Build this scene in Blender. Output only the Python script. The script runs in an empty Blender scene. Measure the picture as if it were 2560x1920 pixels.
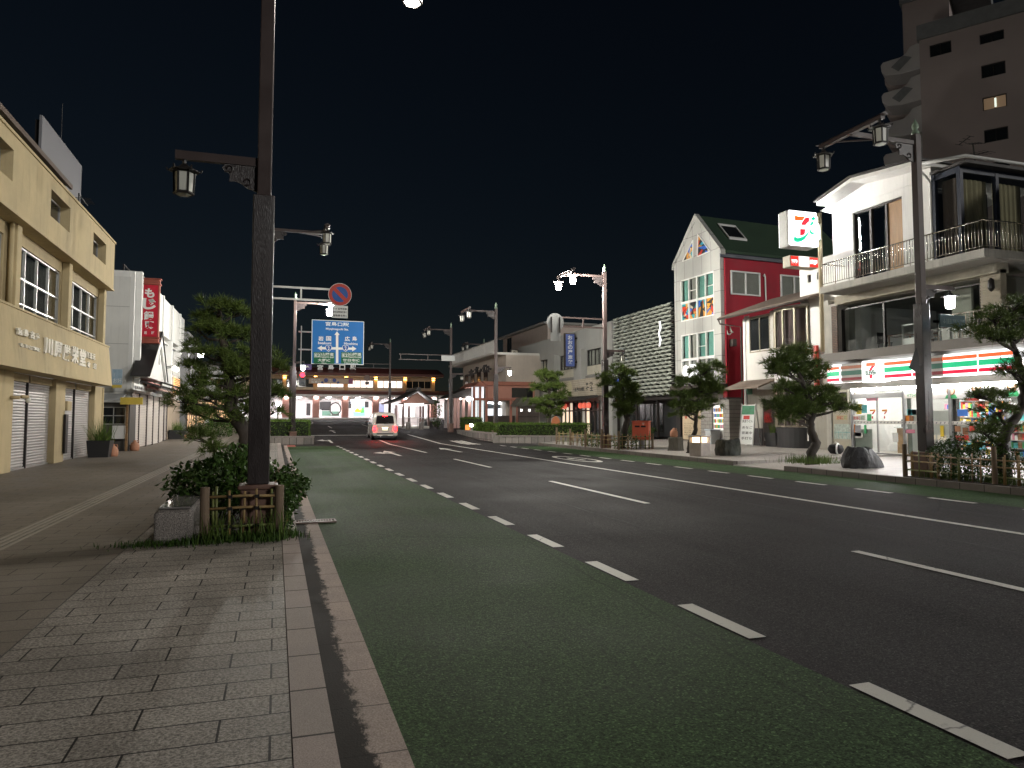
import bpy, math, random
import numpy as np
from mathutils import Vector, Matrix
C = bpy.context.scene.collection
R = math.radians
PI = math.pi

# ------------------------------------------------------------------ survey of the street
# Camera stands on the left pavement, looking up the street (+Y is along the road, +X across it).
CAM_H, FPX, PITCH, SHIFT = 1.62, 1805.0, R(3.4), -0.0086
YAW = math.atan((1280 - 690) * math.cos(PITCH) / FPX)
_cy, _sy, _cp, _sp = math.cos(YAW), math.sin(YAW), math.cos(PITCH), math.sin(PITCH)
_R, _D, _U = (_cy, -_sy, 0), (_sy * _cp, _cy * _cp, _sp), (-_sy * _sp, -_cy * _sp, _cp)
# enlargements of the photograph that were measured: left, top, enlargement
CROP = {'A': (0, 200, 3.456), 'B': (0, 660, 2.86), 'C': (380, 300, 3.456), 'D': (340, 720, 2.44), 'E': (660, 660, 3.606),
        'F': (1100, 640, 3.4565), 'G': (1480, 500, 2.4397), 'H': (1940, 380, 3.318), 'I': (1840, 820, 3.072), 'J': (2040, 0, 3.317),
        'K': (700, 840, 5.53), 'M': (2180, 640, 2.765), 'N': (440, 720, 3.607), 'O': (1100, 900, 6.9125),
        'Q': (1940, 500, 7.539), 'T': (2060, 940, 6.506), 'V': (260, 680, 5.927), 'W': (0, 0, 1 / 1.1573)}
def _ray(k, x, y):
    c = CROP[k]
    a = (c[0] + x / c[2] - 1280) / FPX
    b = -(c[1] + y / c[2] - 960 - SHIFT * 2560) / FPX
    return [_D[i] + a * _R[i] + b * _U[i] for i in range(3)]
def on_ground(k, x, y, z=0.0):
    r = _ray(k, x, y); t = (z - CAM_H) / r[2]
    return (r[0] * t, r[1] * t)
def on_y(k, x, y, Y):
    r = _ray(k, x, y); t = Y / r[1]
    return (r[0] * t, CAM_H + r[2] * t)
class Frame:
    """A facade: origin at its foot, local x along it, local y into the building, z up."""
    def __init__(s, o, deg):
        s.o, s.deg = o, deg
        a = R(deg); s.ex = (math.cos(a), math.sin(a)); s.ey = (-math.sin(a), math.cos(a))
    def p(s, k, x, y, n=0.0):
        r = _ray(k, x, y)
        t = (s.o[0] * s.ey[0] + s.o[1] * s.ey[1] + n) / (r[0] * s.ey[0] + r[1] * s.ey[1])
        return ((r[0] * t - s.o[0]) * s.ex[0] + (r[1] * t - s.o[1]) * s.ex[1], CAM_H + r[2] * t - s.o[2])
    def rect(s, k, x0, y0, x1, y1, n=0.0):
        """two opposite corners -> s0, s1, z0, z1"""
        a, b = s.p(k, x0, y0, n), s.p(k, x1, y1, n)
        return min(a[0], b[0]), max(a[0], b[0]), min(a[1], b[1]), max(a[1], b[1])
    def q(s, k, x, y, m=0.0):
        r = _ray(k, x, y)
        t = (s.o[0] * s.ex[0] + s.o[1] * s.ex[1] + m) / (r[0] * s.ex[0] + r[1] * s.ex[1])
        return ((r[0] * t - s.o[0]) * s.ey[0] + (r[1] * t - s.o[1]) * s.ey[1], CAM_H + r[2] * t - s.o[2])
def gz(y):
    return 0.0 if y < 45 else (min(y, 97) - 45) * 1.4 / 52

# ------------------------------------------------------------------ mesh builder
class MB:
    def __init__(s):
        s.v, s.f = [], []
    def add(s, vs, fs):
        n = len(s.v); s.v += [tuple(p) for p in vs]; s.f += [tuple(i + n for i in f) for f in fs]; return s
    def box(s, x0, x1, y0, y1, z0, z1):
        return s.add([(x0, y0, z0), (x1, y0, z0), (x1, y1, z0), (x0, y1, z0), (x0, y0, z1), (x1, y0, z1), (x1, y1, z1), (x0, y1, z1)],
                     [(0, 3, 2, 1), (4, 5, 6, 7), (0, 1, 5, 4), (1, 2, 6, 5), (2, 3, 7, 6), (3, 0, 4, 7)])
    def quad(s, a, b, c, d):
        return s.add([a, b, c, d], [(0, 1, 2, 3)])
    def prism(s, pts, d0, d1, axis='y'):
        """polygon pts (a,b) extruded from d0 to d1: axis y -> (x,z), axis x -> (y,z), axis z -> (x,y)"""
        def m(p, d):
            return (p[0], d, p[1]) if axis == 'y' else (d, p[0], p[1]) if axis == 'x' else (p[0], p[1], d)
        n = len(pts)
        return s.add([m(p, d0) for p in pts] + [m(p, d1) for p in pts],
                     [tuple(range(n)), tuple(range(2 * n - 1, n - 1, -1))] + [(i, i + n, (i + 1) % n + n, (i + 1) % n) for i in range(n)])
    def bar(s, p, q, w, h=None):
        """rectangular bar between two points"""
        h = h or w
        p, q = Vector(p), Vector(q); d = (q - p).normalized()
        up = Vector((0, 0, 1)) if abs(d.z) < 0.95 else Vector((0, 1, 0))
        a = d.cross(up).normalized() * w / 2; b = a.cross(d).normalized() * h / 2
        return s.add([p - a - b, p + a - b, p + a + b, p - a + b, q - a - b, q + a - b, q + a + b, q - a + b],
                     [(3, 2, 1, 0), (4, 5, 6, 7), (0, 1, 5, 4), (1, 2, 6, 5), (2, 3, 7, 6), (3, 0, 4, 7)])
    def tube(s, path, rad, n=8, cap=True):
        path = [Vector(p) for p in path]
        rad = rad if isinstance(rad, (list, tuple)) else [rad] * len(path)
        vs, fs = [], []
        ref = None
        for i, p in enumerate(path):
            d = (path[min(i + 1, len(path) - 1)] - path[max(i - 1, 0)]).normalized()
            if ref is None:
                ref = Vector((1, 0, 0)) if abs(d.x) < 0.9 else Vector((0, 1, 0))
            a = (ref - d * ref.dot(d)).normalized(); b = d.cross(a); ref = a
            vs += [p + (a * math.cos(t) + b * math.sin(t)) * rad[i] for t in (2 * PI * j / n for j in range(n))]
        for i in range(len(path) - 1):
            fs += [(i * n + j, i * n + (j + 1) % n, (i + 1) * n + (j + 1) % n, (i + 1) * n + j) for j in range(n)]
        if cap:
            fs += [tuple(range(n - 1, -1, -1)), tuple(range((len(path) - 1) * n, len(path) * n))]
        return s.add(vs, fs)
    def cyl(s, p, q, r0, r1=None, n=16):
        return s.tube([p, q], [r0, r0 if r1 is None else r1], n)
    def lathe(s, prof, c=(0, 0, 0), n=16, ph=0.0):
        vs, fs = [], []
        for r, z in prof:
            vs += [(c[0] + r * math.cos(ph + 2 * PI * j / n), c[1] + r * math.sin(ph + 2 * PI * j / n), c[2] + z) for j in range(n)]
        for i in range(len(prof) - 1):
            fs += [(i * n + j, i * n + (j + 1) % n, (i + 1) * n + (j + 1) % n, (i + 1) * n + j) for j in range(n)]
        fs += [tuple(range(n - 1, -1, -1)), tuple(range((len(prof) - 1) * n, len(prof) * n))]
        return s.add(vs, fs)
    def disc(s, c, r, y, th, n=32):
        """disc facing -y, at height c=(x,z)"""
        return s.prism([(c[0] + r * math.cos(2 * PI * j / n), c[1] + r * math.sin(2 * PI * j / n)) for j in range(n)], y, y + th)
    def wall(s, x0, x1, z0, z1, holes, y0, y1):
        """slab facing -y with rectangular openings (s0,s1,z0,z1)"""
        xs = sorted({x0, x1, *[min(max(h[i], x0), x1) for h in holes for i in (0, 1)]})
        zs = sorted({z0, z1, *[min(max(h[i], z0), z1) for h in holes for i in (2, 3)]})
        def solid(i, j):
            if i < 0 or j < 0 or i >= len(xs) - 1 or j >= len(zs) - 1: return False
            cx, cz = (xs[i] + xs[i + 1]) / 2, (zs[j] + zs[j + 1]) / 2
            return not any(h[0] < cx < h[1] and h[2] < cz < h[3] for h in holes)
        for i in range(len(xs) - 1):
            for j in range(len(zs) - 1):
                if not solid(i, j): continue
                a, b, c, d = xs[i], xs[i + 1], zs[j], zs[j + 1]
                s.quad((a, y0, c), (b, y0, c), (b, y0, d), (a, y0, d)); s.quad((b, y1, c), (a, y1, c), (a, y1, d), (b, y1, d))
                if not solid(i - 1, j): s.quad((a, y1, c), (a, y0, c), (a, y0, d), (a, y1, d))
                if not solid(i + 1, j): s.quad((b, y0, c), (b, y1, c), (b, y1, d), (b, y0, d))
                if not solid(i, j - 1): s.quad((a, y1, c), (b, y1, c), (b, y0, c), (a, y0, c))
                if not solid(i, j + 1): s.quad((a, y0, d), (b, y0, d), (b, y1, d), (a, y1, d))
        return s
    def folds(s, x0, x1, z0, z1, y, amp=0.03, pitch=0.14, seed=1):
        """a hanging curtain"""
        rg = random.Random(seed); n = max(6, int((x1 - x0) / pitch * 4)); vs = []; fs = []; ph = rg.random() * 6
        for i in range(n + 1):
            x = x0 + (x1 - x0) * i / n
            w = amp * (math.sin(2 * PI * (x - x0) / pitch + ph) + 0.5 * math.sin(5.1 * x + ph))
            vs += [(x, y + w * 1.2, z0), (x, y + w * 0.7, z1)]
        for i in range(n): fs.append((2 * i, 2 * i + 2, 2 * i + 3, 2 * i + 1))
        return s.add(vs, fs)
    def slats(s, x0, x1, z0, z1, y, pitch=0.075, d=0.018):
        """roller-shutter curtain, profiled slat by slat"""
        n = max(2, int(round((z1 - z0) / pitch))); prof = []
        for i in range(n):
            a = z0 + (z1 - z0) * i / n; h = (z1 - z0) / n
            prof += [(y + d, a), (y + d, a + h * 0.12), (y, a + h * 0.3), (y - d * 0.35, a + h * 0.6), (y, a + h * 0.92)]
        prof.append((y + d, z1)); vs = []
        for p in prof: vs += [(x0, p[0], p[1]), (x1, p[0], p[1])]
        return s.add(vs, [(2 * i, 2 * i + 1, 2 * i + 3, 2 * i + 2) for i in range(len(prof) - 1)])
    def build(s, name, mat, parent=None, bevel=0, smooth=False):
        me = bpy.data.meshes.new(name); me.from_pydata(s.v, [], s.f); me.update()
        if smooth: me.polygons.foreach_set('use_smooth', [True] * len(me.polygons))
        me.materials.append(mat)
        o = bpy.data.objects.new(name, me); C.objects.link(o)
        if parent is not None: o.parent = parent
        if bevel:
            m = o.modifiers.new('edge', 'BEVEL'); m.width = bevel; m.segments = 2; m.limit_method = 'ANGLE'
        return o
def bx(*a): return MB().box(*a)

# ------------------------------------------------------------------ objects
def tag(o, label=None, cat=None, group=None, kind=None):
    if label: o['label'] = label
    if cat: o['category'] = cat
    if group: o['group'] = group
    if kind: o['kind'] = kind
    return o
def thing(name, label, cat, loc=(0, 0, 0), deg=0, group=None):
    o = bpy.data.objects.new(name, None); o.empty_display_size = 0.2; C.objects.link(o)
    o.location = loc; o.rotation_euler = (0, 0, R(deg))
    return tag(o, label, cat, group)
def structure(name, mb, mat):
    return tag(mb.build(name, mat), kind='structure')
def kids(o): return [c for c in bpy.data.objects if c.parent == o]
def copy_tree(o, parent=None):
    c = o.copy(); C.objects.link(c)
    if parent is not None: c.parent = parent
    for ch in kids(o): copy_tree(ch, c)
    return c

# ------------------------------------------------------------------ materials
MATS = {}
def _new(name):
    m = bpy.data.materials.new(name); m.use_nodes = True
    nt = m.node_tree; b = nt.nodes['Principled BSDF']
    return m, nt, b
def _mix(nt, f, a, b, mode='MIX'):
    n = nt.nodes.new('ShaderNodeMix'); n.data_type = 'RGBA'; n.blend_type = mode
    for s, v in ((n.inputs[0], f), (n.inputs[6], a), (n.inputs[7], b)):
        if hasattr(v, 'is_output'): nt.links.new(v, s)
        else: s.default_value = v if not isinstance(v, tuple) else (*v[:3], 1)
    return n.outputs[2]
def _noise(nt, vec, scale, detail=5, rough=0.6):
    n = nt.nodes.new('ShaderNodeTexNoise'); n.inputs['Scale'].default_value = scale; n.inputs['Detail'].default_value = detail
    n.inputs['Roughness'].default_value = rough; nt.links.new(vec, n.inputs['Vector']); return n.outputs['Fac']
def _ramp(nt, f, a, b, lo=0.0, hi=1.0):
    n = nt.nodes.new('ShaderNodeMapRange'); n.inputs[1].default_value = a; n.inputs[2].default_value = b
    n.inputs[3].default_value = lo; n.inputs[4].default_value = hi; nt.links.new(f, n.inputs[0]); return n.outputs[0]
def _coord(nt, stretch=None, rot=None):
    t = nt.nodes.new('ShaderNodeTexCoord'); v = t.outputs['Object']
    if stretch or rot:
        mp = nt.nodes.new('ShaderNodeMapping'); nt.links.new(v, mp.inputs['Vector'])
        if stretch: mp.inputs['Scale'].default_value = stretch
        if rot: mp.inputs['Rotation'].default_value = rot
        v = mp.outputs['Vector']
    return v
def _bump(nt, b, h, strength, dist=0.01):
    n = nt.nodes.new('ShaderNodeBump'); n.inputs['Strength'].default_value = strength; n.inputs['Distance'].default_value = dist
    nt.links.new(h, n.inputs['Height']); nt.links.new(n.outputs['Normal'], b.inputs['Normal'])
def paint(name, col, rough=0.6, var=0.18, scale=2.0, bump=0.15, fine=60, metal=0.0, stain=0.0, spec=0.4, stretch=None):
    """weathered opaque surface: broad mottling, fine grain, optional vertical stains"""
    if name in MATS: return MATS[name]
    m, nt, b = _new(name); v = _coord(nt, stretch)
    n1 = _noise(nt, v, scale); n2 = _noise(nt, v, fine, 3)
    c = _mix(nt, _ramp(nt, n1, 0.3, 0.7), tuple(x * (1 - var) for x in col), tuple(min(1, x * (1 + var)) for x in col))
    c = _mix(nt, _ramp(nt, n2, 0.35, 0.65, 0, 0.35), c, tuple(x * (1 - var * 1.5) for x in col))
    if stain:
        sv = _coord(nt, (3.0, 3.0, 0.25)); n3 = _noise(nt, sv, 2.0, 6, 0.7)
        c = _mix(nt, _ramp(nt, n3, 0.52, 0.75, 0, stain), c, tuple(x * 0.35 for x in col))
    nt.links.new(c, b.inputs['Base Color'])
    nt.links.new(_ramp(nt, n1, 0.2, 0.8, max(0.02, rough - 0.1), min(1, rough + 0.12)), b.inputs['Roughness'])
    b.inputs['Metallic'].default_value = metal; b.inputs['Specular IOR Level'].default_value = spec
    if bump: _bump(nt, b, n2, bump)
    MATS[name] = m; return m
def glow(name, col, strength, base=None):
    """a lit face: lamp glass, backlit sign, screen"""
    if name in MATS: return MATS[name]
    m, nt, b = _new(name); b.inputs['Base Color'].default_value = (*(base or col), 1)
    b.inputs['Emission Color'].default_value = (*col, 1); b.inputs['Emission Strength'].default_value = strength * 0.5
    b.inputs['Roughness'].default_value = 0.3; MATS[name] = m; return m
def glass(name='window_glass', tint=(0.9, 0.95, 0.93), refl=1.0):
    """thin pane: see through it, with a fresnel reflection"""
    if name in MATS: return MATS[name]
    m, nt, b = _new(name); nt.nodes.remove(b); out = nt.nodes['Material Output']
    t = nt.nodes.new('ShaderNodeBsdfTransparent'); t.inputs[0].default_value = (*tint, 1)
    g = nt.nodes.new('ShaderNodeBsdfGlossy'); g.inputs['Roughness'].default_value = 0.02
    f = nt.nodes.new('ShaderNodeLayerWeight'); f.inputs[0].default_value = 0.5
    pw = nt.nodes.new('ShaderNodeMath'); pw.operation = 'POWER'; pw.inputs[1].default_value = 4.0; nt.links.new(f.outputs['Facing'], pw.inputs[0])
    mm = nt.nodes.new('ShaderNodeMath'); mm.operation = 'MULTIPLY_ADD'; mm.inputs[1].default_value = 0.8; mm.inputs[2].default_value = 0.05 * refl; mm.use_clamp = True; nt.links.new(pw.outputs[0], mm.inputs[0])
    x = nt.nodes.new('ShaderNodeMixShader'); nt.links.new(mm.outputs[0], x.inputs[0]); nt.links.new(t.outputs[0], x.inputs[1]); nt.links.new(g.outputs[0], x.inputs[2])
    nt.links.new(x.outputs[0], out.inputs[0]); MATS[name] = m; return m
def bricks(name, c1, c2, mortar, w, h, gap=0.008, rough=0.7, plane='xy', bump=0.5, offset=0.5, grain=120, var=0.25, rot=0.0, speck=0.0):
    """paving slabs, blocks, tiles: a brick pattern laid in the object's own plane"""
    if name in MATS: return MATS[name]
    m, nt, b = _new(name)
    t = nt.nodes.new('ShaderNodeTexCoord'); sx = nt.nodes.new('ShaderNodeSeparateXYZ'); nt.links.new(t.outputs['Object'], sx.inputs[0])
    cx = nt.nodes.new('ShaderNodeCombineXYZ')
    for i, ch in enumerate(plane): nt.links.new(sx.outputs['xyz'.index(ch)], cx.inputs[i])
    v = cx.outputs[0]
    if rot:
        mp = nt.nodes.new('ShaderNodeMapping'); nt.links.new(v, mp.inputs['Vector']); mp.inputs['Rotation'].default_value = (0, 0, rot); v = mp.outputs[0]
    k = nt.nodes.new('ShaderNodeTexBrick'); nt.links.new(v, k.inputs['Vector'])
    k.offset = offset; k.inputs['Scale'].default_value = 1; k.inputs['Brick Width'].default_value = w; k.inputs['Row Height'].default_value = h
    k.inputs['Mortar Size'].default_value = gap; k.inputs['Mortar Smooth'].default_value = 0.1
    k.inputs['Color1'].default_value = (*c1, 1); k.inputs['Color2'].default_value = (*c2, 1); k.inputs['Mortar'].default_value = (*mortar, 1)
    o = t.outputs['Object']
    n1 = _noise(nt, o, grain, 3, 0.7); n2 = _noise(nt, o, 0.9, 6, 0.65)
    c = _mix(nt, 1.0, k.outputs['Color'], _mix(nt, _ramp(nt, n2, 0.3, 0.7), (1 - var,) * 3, (1 + var * 0.6,) * 3), 'MULTIPLY')
    c = _mix(nt, 1.0, c, _mix(nt, _ramp(nt, n1, 0.35, 0.65), (1 - var - speck,) * 3, (1 + var + speck,) * 3), 'MULTIPLY')
    b.inputs['Specular IOR Level'].default_value = 0.5 if rough < 0.5 else 0.12
    nt.links.new(c, b.inputs['Base Color']); nt.links.new(_ramp(nt, n2, 0.3, 0.7, rough - 0.12, rough + 0.12), b.inputs['Roughness'])
    ad = nt.nodes.new('ShaderNodeMath'); ad.operation = 'MULTIPLY_ADD'; ad.inputs[1].default_value = -2.0
    nt.links.new(k.outputs['Fac'], ad.inputs[0]); nt.links.new(n1, ad.inputs[2])
    _bump(nt, b, ad.outputs[0], bump, 0.006)
    MATS[name] = m; return m
def leaf(name, col, var=0.45, rough=0.55, scale=1.2):
    if name in MATS: return MATS[name]
    m, nt, b = _new(name); v = _coord(nt)
    n1 = _noise(nt, v, scale, 4); n2 = _noise(nt, v, 25, 2)
    c = _mix(nt, _ramp(nt, n1, 0.3, 0.7), tuple(x * (1 - var) for x in col), tuple(x * (1 + var) for x in col))
    c = _mix(nt, _ramp(nt, n2, 0.3, 0.7, 0, 0.6), c, (col[0] * 1.7, col[1] * 1.35, col[2] * 0.8))
    nt.links.new(c, b.inputs['Base Color']); b.inputs['Roughness'].default_value = rough
    b.inputs['Specular IOR Level'].default_value = 0.15; MATS[name] = m; return m

# ------------------------------------------------------------------ lettering
_TXT = {}
def glyphs(s, bold=0.0, spacing=1.0):
    key = (s, bold, spacing)
    if key in _TXT: return _TXT[key]
    c = bpy.data.curves.new('text', 'FONT'); c.body = s; c.offset = bold; c.space_character = spacing; c.resolution_u = 4
    o = bpy.data.objects.new('text', c); C.objects.link(o)
    dg = bpy.context.evaluated_depsgraph_get(); dg.update()
    e = o.evaluated_get(dg); me = e.to_mesh()
    vs = [tuple(v.co) for v in me.vertices]; fs = [tuple(p.vertices) for p in me.polygons]
    e.to_mesh_clear(); bpy.data.objects.remove(o); bpy.data.curves.remove(c)
    _TXT[key] = (vs, fs); return _TXT[key]
def letters(mb, s, x0, x1, z0, z1, y, bold=0.012, thick=0.0, skew=0.0):
    """fit the word into the rectangle, facing -y; thick > 0 gives it depth"""
    vs, fs = glyphs(s, bold)
    if not vs: return mb
    ax, bx_ = min(v[0] for v in vs), max(v[0] for v in vs); az, bz = min(v[1] for v in vs), max(v[1] for v in vs)
    sx, sz = (x1 - x0) / max(1e-6, bx_ - ax), (z1 - z0) / max(1e-6, bz - az)
    pv = [(x0 + (v[0] - ax) * sx + skew * (v[1] - az) * sz, y, z0 + (v[1] - az) * sz) for v in vs]
    mb.add(pv, fs)
    if thick:
        n = len(pv); cnt = {}
        for f in fs:
            for i in range(len(f)):
                a, b = f[i], f[(i + 1) % len(f)]; k = (min(a, b), max(a, b)); cnt[k] = cnt.get(k, 0) + 1
        mb.add(pv + [(p[0], p[1] + thick, p[2]) for p in pv], [(k[0], k[1], k[1] + n, k[0] + n) for k, c in cnt.items() if c == 1])
    return mb
def column(mb, s, xc, w, z0, z1, y, bold=0.012, gap=0.12, thick=0.0):
    """characters one below the other"""
    h = (z1 - z0) / len(s)
    for i, ch in enumerate(s):
        t = z1 - i * h
        letters(mb, ch, xc - w / 2, xc + w / 2, t - h * (1 - gap), t - h * gap * 0.2, y, bold, thick)
    return mb

# ------------------------------------------------------------------ windows
def window(parent, s0, s1, z0, z1, y, nx=2, nz=None, frame='m', fw=0.05, pane='p', dep=0.06, curtain=None, name='window', seed=3, box=None, cd=0.14):
    """frame with mullions, one sheet of panes, optional curtain and dark room behind; nz = fractions of the height"""
    f = MB()
    f.box(s0, s0 + fw, y, y + dep, z0, z1); f.box(s1 - fw, s1, y, y + dep, z0, z1)
    f.box(s0 + fw, s1 - fw, y, y + dep, z0, z0 + fw); f.box(s0 + fw, s1 - fw, y, y + dep, z1 - fw, z1)
    for i in range(1, nx):
        x = s0 + (s1 - s0) * i / nx; f.box(x - fw * 0.45, x + fw * 0.45, y + 0.004, y + dep - 0.004, z0 + fw, z1 - fw)
    for q in nz or []:
        z = z0 + (z1 - z0) * q; f.box(s0 + fw, s1 - fw, y + 0.008, y + dep - 0.008, z - fw * 0.45, z + fw * 0.45)
    o = f.build(name, frame, parent)
    MB().box(s0 + fw * 0.5, s1 - fw * 0.5, y + dep * 0.55, y + dep * 0.55 + 0.006, z0 + fw * 0.5, z1 - fw * 0.5).build('pane', pane, o)
    if curtain is not None:
        MB().folds(s0 + 0.02, s1 - 0.02, z0 + 0.03, z1 - 0.03, y + dep + cd, seed=seed).build('curtain', curtain, o)
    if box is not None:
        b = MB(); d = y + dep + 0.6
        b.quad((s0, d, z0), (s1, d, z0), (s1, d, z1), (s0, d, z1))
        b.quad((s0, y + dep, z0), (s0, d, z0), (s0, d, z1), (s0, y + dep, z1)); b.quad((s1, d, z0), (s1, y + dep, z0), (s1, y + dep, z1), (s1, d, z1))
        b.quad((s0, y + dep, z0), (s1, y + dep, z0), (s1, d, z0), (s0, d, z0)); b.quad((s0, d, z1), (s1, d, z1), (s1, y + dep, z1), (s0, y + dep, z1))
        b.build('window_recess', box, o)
    return o

# ------------------------------------------------------------------ foliage
def tri_mesh(name, pts, mat, parent, per=3):
    """pts: (n*per, 3) array, one face per run of `per` points"""
    n = len(pts) // per
    me = bpy.data.meshes.new(name); me.vertices.add(n * per); me.vertices.foreach_set('co', pts.astype(np.float32).ravel())
    me.loops.add(n * per); me.loops.foreach_set('vertex_index', np.arange(n * per, dtype=np.int32))
    me.polygons.add(n); me.polygons.foreach_set('loop_start', np.arange(0, n * per, per, dtype=np.int32))
    try: me.polygons.foreach_set('loop_total', np.full(n, per, dtype=np.int32))
    except Exception: pass
    me.update(); me.validate(); me.materials.append(mat)
    o = bpy.data.objects.new(name, me); C.objects.link(o)
    if parent is not None: o.parent = parent
    return o
def _unit(v): return v / np.maximum(1e-9, np.linalg.norm(v, axis=1, keepdims=True))
def needle_tufts(rg, centres, per=14, length=0.13, width=0.006, up=0.6, bias=None):
    n = len(centres) * per
    c = np.repeat(centres, per, 0)
    d = rg.normal(size=(n, 3)) * 0.8; d[:, 2] += up
    if bias is not None: d += np.repeat(bias, per, 0)
    d = _unit(d)
    side = _unit(np.cross(d, rg.normal(size=(n, 3)))) * width
    L = length * rg.uniform(0.6, 1.2, (n, 1)); o = rg.normal(size=(n, 3)) * 0.02
    return np.stack([c + o - side, c + o + side, c + o + d * L], 1).reshape(-1, 3)
def leaves_at(rg, centres, size=0.06, up=0.5, wide=0.5):
    n = len(centres)
    d = _unit(rg.normal(size=(n, 3)) + np.array([0, 0, up * 0.3])); s = _unit(np.cross(d, rg.normal(size=(n, 3)) + np.array([0, 0, up * 2])))
    L = size * rg.uniform(0.6, 1.3, (n, 1)); W = L * wide * 0.5
    return np.stack([centres, centres + d * L * 0.45 + s * W, centres + d * L, centres + d * L * 0.45 - s * W], 1).reshape(-1, 3)
def pine(label, base, height_pts, pads, seed, group='pines along the street', trunk_r=0.16, dens=1.0, tuft=14, needle=0.13, width=0.006):
    """niwaki pine. height_pts: trunk points, pads: (x,y,z,rx,ry,rz) cloud-pruned shelves, all relative to base"""
    rg = np.random.default_rng(seed); rr = random.Random(seed)
    t = thing('pine_tree', label, 'pine tree', base, 0, group)
    tp = [Vector(p) for p in height_pts]; n = len(tp)
    fine, rad = [], []
    for i in range(n - 1):
        for k in range(4):
            q = k / 4; p = tp[i].lerp(tp[i + 1], q); fr = (i + q) / (n - 1)
            fine.append(p + Vector((rr.uniform(-.02, .02), rr.uniform(-.02, .02), 0))); rad.append(trunk_r * (1 - 0.75 * fr) * rr.uniform(0.9, 1.12) + 0.012)
    fine.append(tp[-1]); rad.append(trunk_r * 0.2)
    rad[0] *= 1.35
    MB().tube(fine, rad, 9).build('trunk', M_BARK, t, smooth=True)
    lm = MB(); cs = []; N = []
    for (x, y, z, rx, ry, rz) in pads:
        pc = Vector((x, y, z))
        root = min(fine, key=lambda p: (p - pc).length + 1.1 * abs(p.z - (pc.z - 0.35)))
        mid = root.lerp(pc, 0.5) + Vector((rr.uniform(-.1, .1), rr.uniform(-.1, .1), -0.12 + rr.uniform(-.05, .12)))
        end = pc + Vector((0, 0, -rz * 0.55))
        lm.tube([root, mid, end], [0.055, 0.038, 0.018], 6)
        for k in range(7):
            a = rr.uniform(0, 2 * PI); q = rr.uniform(0.35, 0.9)
            tip = pc + Vector((math.cos(a) * rx * q, math.sin(a) * ry * q, -rz * 0.25 + rr.uniform(-.05, .05)))
            lm.tube([mid.lerp(end, rr.uniform(0.3, 1)), (end + tip) / 2 + Vector((0, 0, rr.uniform(-.05, .03))), tip], [0.018, 0.012, 0.005], 4)
        m = int(92 * dens * rx * ry * 4 * (0.75 + rz)) + 18
        # clusters of tufts, not an even sheet
        hubs = rg.normal(size=(max(5, m // 8), 3)) * np.array([rx, ry, rz * 0.8]) * 0.52
        pick = rg.integers(0, len(hubs), m)
        q = hubs[pick] + rg.normal(size=(m, 3)) * np.array([0.085, 0.085, 0.04])
        rad2 = (q[:, 0] / rx) ** 2 + (q[:, 1] / ry) ** 2
        q[:, 2] += rz * (0.35 - 0.5 * np.minimum(rad2, 1.3))
        q = q[rad2 < 2.1]; cs.append(q + np.array([x, y, z])); N.append(q / np.array([rx, ry, rz * 3]) * 1.1)
    lm.build('limbs', M_BARK, t, smooth=True)
    tri_mesh('crown', needle_tufts(rg, np.concatenate(cs), tuft, needle, width, 0.55, np.concatenate(N)), M_PINE, t)
    return t
def ellipsoid_points(rg, n, c, r, lump=0.25):
    d = _unit(rg.normal(size=(n, 3)))
    k = 1 + lump * (np.sin(d[:, 0:1] * 5 + c[0]) * np.cos(d[:, 1:2] * 4 + c[1]) + 0.5 * np.sin(d[:, 2:3] * 7))
    return np.array(c) + d * np.array(r) * k * rg.uniform(0.55, 1.0, (n, 1)) ** 0.5
# ------------------------------------------------------------------ shared materials
M_BARK = paint('pine_bark', (0.055, 0.045, 0.038), 0.9, 0.5, 5, 0.9, 40, stretch=(1, 1, .35))
M_PINE = leaf('pine_needles', (0.066, 0.105, 0.028), 0.5, 0.6, 1.6)
M_LEAF = leaf('shrub_leaves', (0.035, 0.075, 0.018), 0.5, 0.4, 2.5)
M_HEDGE = leaf('hedge_leaves', (0.055, 0.105, 0.018), 0.45, 0.5, 1.5)
M_GRASS = leaf('grass_blades', (0.07, 0.12, 0.03), 0.4, 0.6, 3)
M_SOIL = paint('soil', (0.035, 0.028, 0.02), 0.95, 0.4, 6, 1.0, 40)
M_BROWN = paint('brown_pole_paint', (0.060, 0.042, 0.039), 0.42, 0.16, 3, 0.08, 60)
M_BROWNLOW = paint('brown_pole_sleeve', (0.034, 0.027, 0.027), 0.30, 0.25, 5, 0.5, 90, stretch=(1, 1, .2))
M_IRON = paint('dark_iron', (0.022, 0.019, 0.018), 0.45, 0.2, 4, 0.1)
def granite():
    m, nt, b = _new('granite'); v = _coord(nt); n1 = _noise(nt, v, 70, 3, 0.7); n2 = _noise(nt, v, 5, 4)
    c = _mix(nt, _ramp(nt, n1, 0.40, 0.60), (0.075, 0.066, 0.060), (0.36, 0.32, 0.29)); c = _mix(nt, _ramp(nt, n2, 0.3, 0.7, 0, .5), c, (0.12, 0.11, 0.10))
    nt.links.new(c, b.inputs['Base Color']); b.inputs['Roughness'].default_value = .75; _bump(nt, b, n1, .6, .006); MATS['granite'] = m; return m
M_GRANITE = granite()
M_REDGRANITE = paint('reddish_granite', (0.15, 0.085, 0.065), 0.45, 0.25, 5, 0.2, 110)
M_POLISH = paint('polished_granite', (0.20, 0.19, 0.18), 0.08, 0.15, 5, 0.0, 110)
M_BAMBOO = paint('bamboo', (0.30, 0.20, 0.085), 0.5, 0.3, 3, 0.2, 30, stretch=(4, 4, .8))
M_GREENBAMBOO = paint('green_bamboo', (0.17, 0.19, 0.06), 0.45, 0.25, 3, 0.2, 30)
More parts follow.
